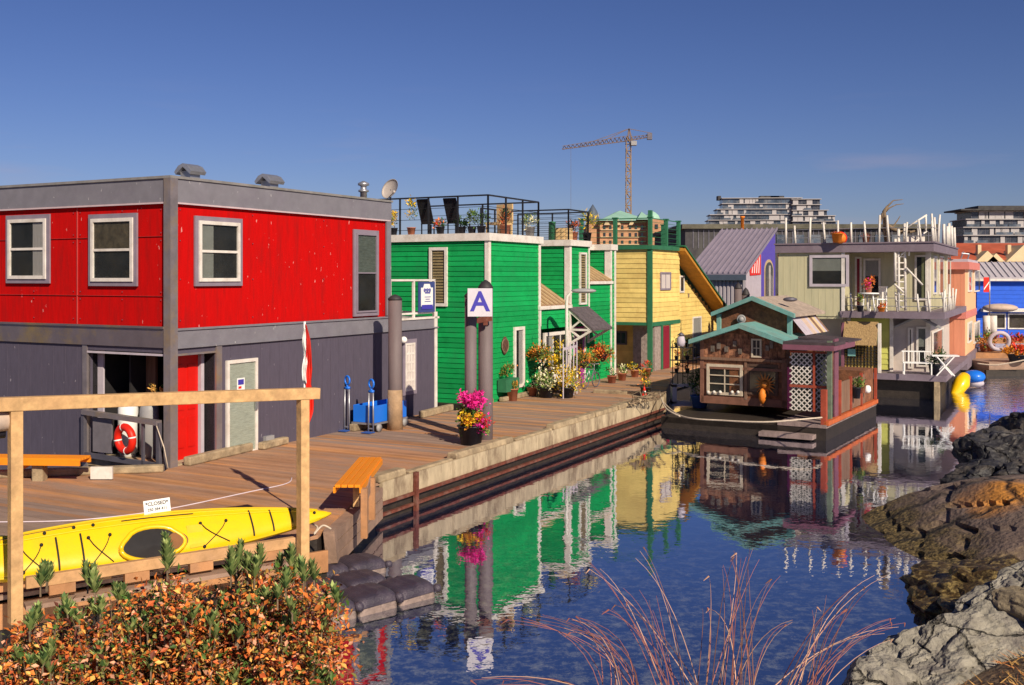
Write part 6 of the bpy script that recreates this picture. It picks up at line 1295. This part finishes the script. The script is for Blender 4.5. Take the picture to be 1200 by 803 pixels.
# ------------------------------------------------------------------ the double kayak on its rack
kA=at(386,606,14.35); tip=Vector((kA.x,kA.y,kA.z)); kdir=Vector((-3.35,-2.35,0)).normalized()
kay=thing('kayak','long yellow sea kayak lying on its side on the timber rack','kayak',(-5,12.8,.9))
nrm=Vector((kdir.y,-kdir.x,0)); 
if nrm.y>0: nrm=-nrm                        # the side towards the path
LK=5.5; tilt=R(40); dn=(nrm*math.cos(tilt)+Vector((0,0,1))*math.sin(tilt)).normalized(); up2=(Vector((0,0,1))*math.cos(tilt)-nrm*math.sin(tilt)).normalized()  # dn: out of the deck; up2: across the beam
NS=60; NR=28; vs=[]; 
def ksec(u):
    w_=.33*(math.sin(math.pi*min(1,max(0,u)))**.72) if 0<u<1 else .0; dck=.13*(math.sin(math.pi*u)**.5 if 0<u<1 else 0); hul=.20*(math.sin(math.pi*u)**.45 if 0<u<1 else 0); rock=.16*(2*u-1)**2
    return w_,dck,hul,rock
def kpt(u,a,extra=0):                       # a: angle round the section, 0 = +beam edge, 90 deg = deck crown
    w_,dck,hul,rock=ksec(u); ca,sa=math.cos(a),math.sin(a); base=tip+kdir*LK*u+Vector((0,0,-.01))
    y=math.copysign(abs(ca)**.75,ca)*w_; z=(dck if sa>0 else hul)*math.copysign(abs(sa)**.85,sa)+rock*.8
    zmid=Vector((0,0,.06*math.sin(math.pi*u)))
    return base+zmid+up2*y+dn*(z+extra)
us=[.004+.992*i/NS for i in range(NS+1)]
cock=[(.44,.075),(.70,.075)]                 # cockpit centres along the hull
b=MB(); 
for u in us:
    for k in range(NR): vs.append(kpt(u,2*math.pi*k/NR))
b.add(vs,[(i*NR+k,i*NR+(k+1)%NR,(i+1)*NR+(k+1)%NR,(i+1)*NR+k) for i in range(NS) for k in range(NR)]+[tuple(range(NR)),tuple(range(NS*NR,(NS+1)*NR))],True)
b.build('hull',YKAY,kay)
def dpt(u,s_,e=0):                           # point on the deck: s_ in -1..1 across the beam
    return kpt(u,math.acos(max(-1,min(1,s_))),e)
b=MB()
for s_ in (.97,-.97): b.tube([dpt(u,s_,.005) for u in us[2:-2]],.016,6)
b.build('seam',mat('kayak_seam',(.62,.42,.004),.4,.05),kay)
b=MB()
for s_ in (.45,.72): b.tube([dpt(u,s_,.002) for u in us[3:-3]],.014,6)
b.build('deck_ridge',YKAY,kay)
# cockpit: raised rim and dark opening
def cockpit(uc,hu,hs):
    rim=[];inn=[]
    for k in range(28):
        a=2*math.pi*k/28; rim.append((uc+hu*math.cos(a),-.42+hs*math.sin(a)))
    b=MB(); pts=[dpt(u,s_,.035) for u,s_ in rim]; b.tube(pts+[pts[0]],.030,8); r_=b.build('cockpit_rim',YKAY,kay)
    b=MB(); p=[dpt(u,s_,.034) for u,s_ in rim]; c=dpt(uc,-.42,.05); vs_=[c]+p; b.add(vs_,[(0,1+k,1+(k+1)%28) for k in range(28)]); b.build('cockpit_opening',DARKIN,r_)
    b=MB(); p=[dpt(uc-hu*.75+hu*.35*math.cos(2*math.pi*k/16),-.42+hs*.6*math.sin(2*math.pi*k/16),.056) for k in range(16)]; b.add(p,[tuple(range(16))]); b.build('seat',mat('brown_seat',(.22,.09,.03),.7),r_)
cockpit(.444,.070,.56)
# hatches, straps and lashings
b=MB()
for u0,sp in ((.16,(-.8,.6)),(.21,(-.8,.6)),(.59,(-.85,.3)),(.64,(-.85,.3))): b.tube([dpt(u0,sp[0]+(sp[1]-sp[0])*k/10,.008) for k in range(11)],.012,5)
b.build('strap',BLK,kay)
b=MB()
for ua,ub in ((.27,.33),(.53,.575),(.67,.71)):
    for s0,s1 in ((-.8,.1),(.1,-.8)): b.tube([dpt(ua+(ub-ua)*k/6,s0+(s1-s0)*k/6,.012) for k in range(7)],.006,5)
b.tube([dpt(.11,-.5+1.0*k/5,.012) for k in range(6)],.006,5); b.tube([dpt(.5-.16*k/8,.62,.012) for k in range(9)],.006,5); b.tube([dpt(.80-.2*k/8,.72,.012) for k in range(9)],.006,5)
split_loose(b.build('deck_line',BLK,kay))
b=MB()
for u,s_ in ((.11,.5),(.27,.1),(.33,.1),(.33,-.8),(.53,.1),(.575,-.8),(.575,.1),(.67,.1),(.71,-.8),(.66,.6),(.60,.65),(.75,.62),(.05,.1),(.56,.62)): b.ball(dpt(u,s_,.01),.022,8,6)
b.build('deck_fitting',BLK,kay)
b=MB()
p=[dpt(.345+.018*cx_,-.35+.42*cy_,.012) for cx_,cy_ in ((-1,-1),(-1,1),(1,1),(1,-1))]
b.add(p,[(0,1,2,3)]); b.build('hatch_cover',mat('kayak_hatch',(.78,.45,.01),.5,.08),kay)
b=MB(); b.tube([dpt(.07,-.3,.02),dpt(.07,.3,.02)],.02,6); b.build('grab_handle',BLK,kay)
# price board on the kayak
u_=.41; c=dpt(u_,.99,0)+Vector((0,0,.075)); D_=c.y; Msg=Matrix.Translation(c+Vector((-.02,-.02,.02)))@Matrix.Rotation(math.atan2(-kdir.y,-kdir.x),4,'Z')@Matrix.Rotation(R(-12),4,'X')@Matrix.Rotation(R(-2),4,'Y')
t=thing('paper_notice','small white paper notice with handwritten lines on the yellow kayak','sign',c); b=MB(Msg); b.box((-.165,-.006,-.085),(.165,.006,.085)); b.build('paper',WHITEP,t)
Mt=Msg@Matrix.Rotation(R(90),4,'X')
text('writing','*CLOSED*',.062,Mt@Matrix.Translation((0,.035,.009)),INK,t,.001); text('writing','250 384 411',.048,Mt@Matrix.Translation((0,-.035,.009)),INK,t,.001)
# second (greenish yellow) bow peeking at the left edge
t=thing('kayak','lime yellow kayak nose at the left edge behind the long kayak','kayak',at(5,640,12.2)); b=MB(); b.tube([at(-90,655,11.6),at(-30,648,12.2),at(6,640,12.6),at(14,633,12.7)],[.2,.2,.13,.02],16); b.build('hull',mat('lime_plastic',(.55,.68,.01),.3,.05,coat=.3),t)
ropeobj('lashing_rope','pale lashing rope knotted at the bow of the yellow kayak',[at(362,612,14.3),at(372,618,14.1),at(368,626,14.0),at(378,616,14.1),at(388,620,14.1)],.014,seg=6)

# ------------------------------------------------------------------ modular floats
ev(40); proto=None
Mf=Matrix.Translation((gp(516,700,0).x,gp(516,700,0).y,0))@Matrix.Rotation(R(43),4,'Z')
def modfloat():
    t=thing('float_block','x','float block',(0,0,0),0,'dark plastic float blocks in the water'); b=MB()
    n=10; hw=.31; vs=[];
    for j in range(n+1):
        for i in range(n+1):
            x=-hw+2*hw*i/n; y=-hw+2*hw*j/n; r=max(abs(x),abs(y))/hw; cr_=(abs(x)/hw)**4+(abs(y)/hw)**4
            z=.225-.045*min(1.6,cr_)**1.6 - .010*math.cos(x*42)
            vs.append((x,y,z))
    top=(n+1)*(n+1); ring=[i for i in range(n+1)]+[(j*(n+1)+n) for j in range(1,n+1)]+[n*(n+1)+i for i in range(n-1,-1,-1)]+[j*(n+1) for j in range(n-1,0,-1)]
    fs=[(j*(n+1)+i,j*(n+1)+i+1,(j+1)*(n+1)+i+1,(j+1)*(n+1)+i) for j in range(n) for i in range(n)]
    low=[];
    for q in ring: x,y,z=vs[q]; low.append((x,y,.09))
    k0=len(vs); vs+=low; m=len(ring); fs+=[(ring[a],k0+a,k0+(a+1)%m,ring[(a+1)%m]) for a in range(m)]
    b.add(vs,fs,True); b.build('top_shell',FLOATP,t)
    b=MB(); b.box((-hw+.015,-hw+.015,-.15),(hw-.015,hw-.015,.095)); b.build('lower_shell',FLOATS,t,bevel=.03)
    for sx_,sy in ((-hw,-hw),(hw,-hw)): b=MB(); b.lathe([(.05,.09),(.06,.14),(.045,.17),(.0,.18)],(sx_,sy,0),10); b.build('corner_lug',FLOATP,t)
    return t
proto=modfloat(); names=[(-.34,.34,0,'front right corner'),(-.98,.34,0,'second from the right in the front row'),(-1.62,.34,0,'third from the right in the front row'),(-2.26,.34,0,'fourth from the right in the front row'),(-.66,.98,0,'back row, right end block'),(-1.30,.98,0,'back row, second block from the right'),(-1.94,.98,0,'back row, block beside the shrub'),(-2.9,.34,0,'front row, mostly behind the shrub'),(-.1,1.78,0,'loose block nearest the dark timber gap'),(-.74,1.78,0,'loose block left of the nearest one to the timber gap')]
for i,(x,y,z,lab) in enumerate(names):
    o=proto if i==0 else copy_tree(proto); p=Mf@Vector((x,y,0)); o.location=(p.x,p.y,random.uniform(-.015,.015)); o.rotation_euler=(random.uniform(-.03,.03),random.uniform(-.03,.03),R(43)+random.uniform(-.03,.03)); o['label']='purple black plastic float block, '+lab if len(lab.split())<9 else lab
# ------------------------------------------------------------------ rocks
def rock(name,label,c,size,rz,seed,m,cuts=9,rough=.08,sub=5,group=None,tilt=(0,0),mats2=None):
    random.seed(seed); bm=bmesh.new(); bmesh.ops.create_icosphere(bm,subdivisions=sub,radius=1)
    pl=[]
    for _ in range(cuts):
        d=Vector((random.gauss(0,1),random.gauss(0,1),random.gauss(0,.8))).normalized(); pl.append((d,random.uniform(.62,.9)))
    off=Vector((seed*3.1,seed*1.7,0))
    for v in bm.verts:
        p=v.co.copy()
        for d,h in pl:
            e=p.dot(d)-h
            if e>0: p-=d*e*.96
        p+=v.co*(noise.fractal(p*1.3+off,1,2,5)*rough*1.8)
        dv,_q=noise.voronoi(p*2.6+off); p+=v.co*(min(.5,dv[1]-dv[0])-.2)*rough*1.5
        if dv[1]-dv[0]<.05: p-=v.co*(.05-(dv[1]-dv[0]))*.9
        p+=v.co*(noise.ridged_multi_fractal(p*4+off,1,2,5,1,2)-1)*rough*.35
        v.co=p
    me=bpy.data.meshes.new(name); 
    Mx=Matrix.Rotation(R(rz),4,'Z')@Matrix.Rotation(R(tilt[0]),4,'X')@Matrix.Rotation(R(tilt[1]),4,'Y')@Matrix.Diagonal((*size,1))
    bm.transform(Mx); 
    if mats2:
        for f in bm.faces:
            cc=f.calc_center_median(); wz=cc.z+c[2]; nn=noise.noise(cc*1.1+off)*.22
            if mats2[1](cc+Vector(c),nn): f.material_index=1
    for f in bm.faces: f.smooth=False
    bm.to_mesh(me); bm.free(); me.materials.append(m)
    if mats2: me.materials.append(mats2[0])
    o=bpy.data.objects.new(name,me); COL.objects.link(o); o.location=c; return tag(o,label,'rock',group)
G='rocks on the shore'
rock('slab_boulder','huge smooth brown slab boulder with an orange streak and seaweed skirt',(9.7,16.3,-.35),(4.6,4.5,1.38),18,11,ROCKB,cuts=4,rough=.022,sub=6,group=G)
rock('boulder','low seaweed covered rock at the waterline left of the slab',(6.6,13.6,-.05),(1.3,1.6,.55),10,3,WEED,cuts=3,rough=.14,group=G)
rock('boulder','dark jagged rock rising behind the slab by the water',(10.9,23.2,.35),(1.1,.9,.72),30,5,ROCKD,cuts=14,rough=.10,group=G)
rock('boulder','black and grey boulder at the right edge behind the slab',(12.5,24.3,.35),(1.4,1.1,.9),-20,8,ROCKD,cuts=14,rough=.10,group=G)
rock('boulder','pale faced rock wedged between the dark boulders',(11.35,22.3,.45),(.6,.45,.42),50,9,ROCKG,cuts=9,rough=.06,group=G)
rock('boulder','black wet rock at the water left of the jagged rock',(10.1,21.6,.08),(1.1,.8,.48),-15,14,ROCKD,cuts=8,rough=.09,group=G)
rock('boulder','long low dark rock right behind the slab top',(11.5,21.2,.32),(1.7,.8,.5),5,18,ROCKD,cuts=8,rough=.07,group=G)
rock('boulder','broad pale grey flat rock below the brown slab',(4.3,10.15,.62),(1.15,.62,.40),18,21,ROCKG,cuts=14,rough=.11,sub=6,group=G,tilt=(12,-10))
rock('boulder','grey layered rock behind and right of the broad pale one',(5.9,11.3,.66),(1.5,.75,.48),24,24,ROCKG,cuts=14,rough=.11,sub=6,group=G,tilt=(10,-8))
rock('boulder','round pale grey rock alone at the bottom edge by the water',(2.9,8.7,.50),(.55,.5,.36),0,27,ROCKG,cuts=6,rough=.06,sub=6,group=G)
rock('boulder','brown angular rock at the right edge above the dry grass',(5.35,10.1,1.0),(.65,.4,.32),-35,30,mat('brown_angular_rock',(.21,.165,.11),.85,.35,3,bump=.8,bscale=12,world=True),cuts=10,rough=.05,group=G,tilt=(0,15))
rock('boulder','dark rock under the lip of the broad pale rock',(4.7,9.35,.42),(1.1,.4,.32),12,33,ROCKD,cuts=9,rough=.06,group=G)
rock('boulder','small grey rock beside the water left of the broad pale rock',(3.35,9.6,.42),(.5,.42,.42),40,36,ROCKG,cuts=9,rough=.06,group=G)
rock('boulder','orange brown mossy rock between the slab and the grey rocks',(7.2,12.9,.35),(1.6,.7,.5),20,39,WEED,cuts=6,rough=.12,group=G)
ev(50); b=MB()
for k in range(70):
    x=random.uniform(2.6,6); y=random.uniform(6.5,10.5)
    if shore_d(x,y)<.3: continue
    z=ground_z(x,y); s_=random.uniform(.03,.11); bm=bmesh.new(); bmesh.ops.create_icosphere(bm,subdivisions=2,radius=s_)
    b.add([Vector((x,y,z+s_*.3))+Vector((v.co.x*random.uniform(.8,1.3),v.co.y*random.uniform(.8,1.3),v.co.z*random.uniform(.5,.9))) for v in bm.verts],[[v.index for v in f.verts] for f in bm.faces]); bm.free()
o=b.build('pebbles',ROCKG); o['kind']='stuff'
# dry grass on the bank at the lower right
def blade(b,p,d,ln,w_,bend,seg=5):
    p=Vector(p); d=Vector(d).normalized(); side=d.cross(Vector((0,1,0))).normalized(); pts=[]
    for k in range(seg+1):
        t=k/seg; pts.append(p+d*ln*t+Vector(bend)*ln*t*t)
    b.tube(pts,[w_*(1-.75*k/seg) for k in range(seg+1)],4,caps=False)
b=MB(); n_=0
while n_<5200:
    x=random.uniform(2.3,7.5); y=random.uniform(5.2,10.5)
    if shore_d(x,y)<.5 or noise.noise((x*1.2,y*1.2,7))<-.15: continue
    n_+=1; b.cur=random.choice([0,0,1,2]); a=random.uniform(0,6.28); z=ground_z(x,y); p=Vector((x,y,z)); d=Vector((math.cos(a)*.8,math.sin(a)*.8,random.uniform(.3,1))).normalized(); ln=random.uniform(.05,.17); s2=d.orthogonal().normalized()*.006
    b.add([p-s2,p+s2,p+d*ln+Vector((0,0,-.02))],[(0,1,2)])
b.cur=0; o=b.build('dry_grass',[mat('straw',(.50,.28,.09),.8,.3),mat('rust_straw',(.42,.16,.05),.8,.3),mat('dull_straw',(.20,.13,.06),.8,.3)]); o['kind']='stuff'
# tall reddish grass stalks
STK=[mat('stalk_red',(.34,.12,.09),.7,.3),mat('stalk_tan',(.62,.36,.24),.7,.25),mat('stalk_brown',(.22,.10,.07),.7,.3)]
def tuft(name,label,base_px,base_D,tips,seed):
    random.seed(seed); c=at(base_px,835,base_D); t=thing(name,label,'grass clump',c,0,'tall reddish grasses on the near bank')
    b=MB()
    for (px,py,cx_,n) in tips:
        for k in range(n):
            q=c+Vector((random.uniform(-.12,.12),random.uniform(-.15,.15),random.uniform(-.1,.05))); e_=at(px+random.uniform(-11,11),py+random.uniform(-7,16),base_D+random.uniform(-.3,.5)); m=q.lerp(e_,.6)+Vector((cx_*.25+random.uniform(-.03,.03),0,.12)); b.cur=random.choice([0,0,1,2]); pts=[]
            for j in range(9): s_=j/8; pts.append(q*(1-s_)**2+m*2*s_*(1-s_)+e_*s_*s_)
            b.tube(pts,[.0026*(1-.7*j/8) for j in range(9)],4,caps=False)
            if random.random()<.35: b.tube([e_,e_+Vector((random.uniform(-.03,.03),0,-.02))],[.004,.001],4,caps=False)
    b.cur=0; b.build('stalks',STK,t)
tuft('tall_grass','left clump of red grass stalks arching far left over the water',735,4.6,[(600,722,.9,4),(625,716,1,4),(668,722,1,4),(560,790,.6,3),(590,800,.5,2),(672,728,.5,6)],1)
tuft('tall_grass','middle clump of straight red stalks leaning left above the blue water',812,4.5,[(700,655,.1,4),(745,640,.2,3),(715,705,.1,4),(740,690,.1,3),(770,700,-.1,3)],2)
tuft('tall_grass','right clump of pale stalks standing nearly upright at bottom centre',850,4.4,[(858,645,0,4),(872,640,.05,4),(885,655,-.1,3),(905,670,-.2,3),(930,720,-.3,3),(840,665,.1,3),(830,700,.2,3)],3)
tuft('tall_grass','far right clump of red stalks bending towards the grey rock',930,4.8,[(1052,735,-.3,4),(1045,728,-.5,4),(990,700,-.2,4),(1010,690,-.1,3),(1030,660,-.4,2),(960,700,.2,3)],4)
# ------------------------------------------------------------------ autumn shrub in the lower left
random.seed(77); sc_=thing('autumn_shrub','dense foreground shrub of orange rust leaves with green upright sprigs','shrub',(-2.4,6.3,.8))
bst=MB(); bl=MB(); bs=MB(); D0=6.4
# outline of the crown, photo columns -> top row
prof=[(-60,775),(0,752),(30,722),(80,700),(150,694),(200,664),(245,694),(300,664),(350,652),(385,672),(402,705)]
def topy(px):
    for (a,c),(e_,f) in zip(prof,prof[1:]):
        if a<=px<=e_: return c+(f-c)*(px-a)/(e_-a)
    return 700
roots=[Vector((-3.2+.35*i,6.3+random.uniform(-.3,.3),.75)) for i in range(7)]
tips=[]
for k in range(430):
    px=random.uniform(-50,398); ty=topy(px)+abs(random.gauss(0,1))*45+ (random.random()<.55)*random.uniform(0,110); D=D0+random.uniform(-.7,.9)
    px+=random.gauss(0,9)
    if ty>860: continue
    tips.append((px,ty,D))
for px,ty,D in tips:
    e_=at(px,ty,D); r0=min(roots,key=lambda r:(r.x-e_.x)**2+random.random()*.4); r1=Vector((e_.x*.85+r0.x*.15+random.uniform(-.1,.1),(e_.y+r0.y)/2,e_.z-random.uniform(.35,.7)))
    bst.tube([r0,r1,e_.lerp(r1,.3)+Vector((random.uniform(-.03,.03),0,0)),e_],[.009,.005,.003,.0015],4,caps=False)
    green=random.random()<.16
    n=random.randint(75,115)
    for j in range(n):
        s_=random.random()**.8; c=e_.lerp(r1,s_*.75)+Vector((random.gauss(0,.035+.04*s_),random.gauss(0,.05),random.gauss(0,.03)))
        bl.cur=random.choices([0,1,2,3,4,5,6],[7,5,4,3,2,3 if not green else 7,2 if not green else 8])[0]
        d=Vector((random.uniform(-1,1),random.uniform(-1,.6),random.uniform(-.4,1))); z_=random.choice([.7,.8,1,1.1,1.3,1.5])*random.uniform(.8,1.15); bl.leaf(c,d,(random.uniform(-1,1),random.uniform(-1,1),1),.036*z_,.020*z_)
bst.build('stem',BARK,sc_)
bl.cur=0; bl.build('autumn_leaves',[LO1,LO2,LO3,LPK,leafm('leaf_dark_rust',(.13,.035,.022)),LMG,LG1],sc_)
def sprig(px,py,D,h):
    top=at(px,py,D); base=top-Vector((random.uniform(-.03,.03),0,h)); bs.cur=3; bs.tube([base-Vector((0,0,.05)),base,top],[.006,.005,.002],4,caps=False)
    n=int(h*330)
    for j in range(n):
        s_=j/n; c=base.lerp(top,s_); a=j*2.4; bs.cur=random.choice([0,1,0,2]); out=Vector((math.cos(a),math.sin(a),1.15+1.2*s_)); bs.leaf(c,out,(0,0,1),.088*(1-.3*s_),.026)
for px,py,h in ((52,664,.16),(75,705,.14),(100,665,.17),(45,715,.14),(118,706,.13),(193,632,.22),(190,690,.15),(135,690,.12),(283,640,.22),(272,655,.18),(305,645,.16),(342,645,.18),(350,662,.15),(380,690,.14),(325,735,.12),(262,702,.12),(210,740,.12),(20,765,.13),(380,785,.12),(160,720,.12),(240,750,.13),(300,700,.13),(60,755,.12),(120,760,.12),(345,720,.12))+tuple((random.uniform(5,390),random.uniform(690,800),.09) for _ in range(26)):
    for _k in range(3): sprig(px+random.uniform(-15,15)*(_k>0),py+random.uniform(0,16)*(_k>0),D0+random.uniform(-.5,.4)-.1,h*.62)
bs.cur=0; bs.build('green_sprigs',[leafm('sprig_green',(.17,.23,.07)),leafm('sprig_pale',(.30,.35,.12)),leafm('sprig_dark',(.06,.11,.035)),BARK],sc_)
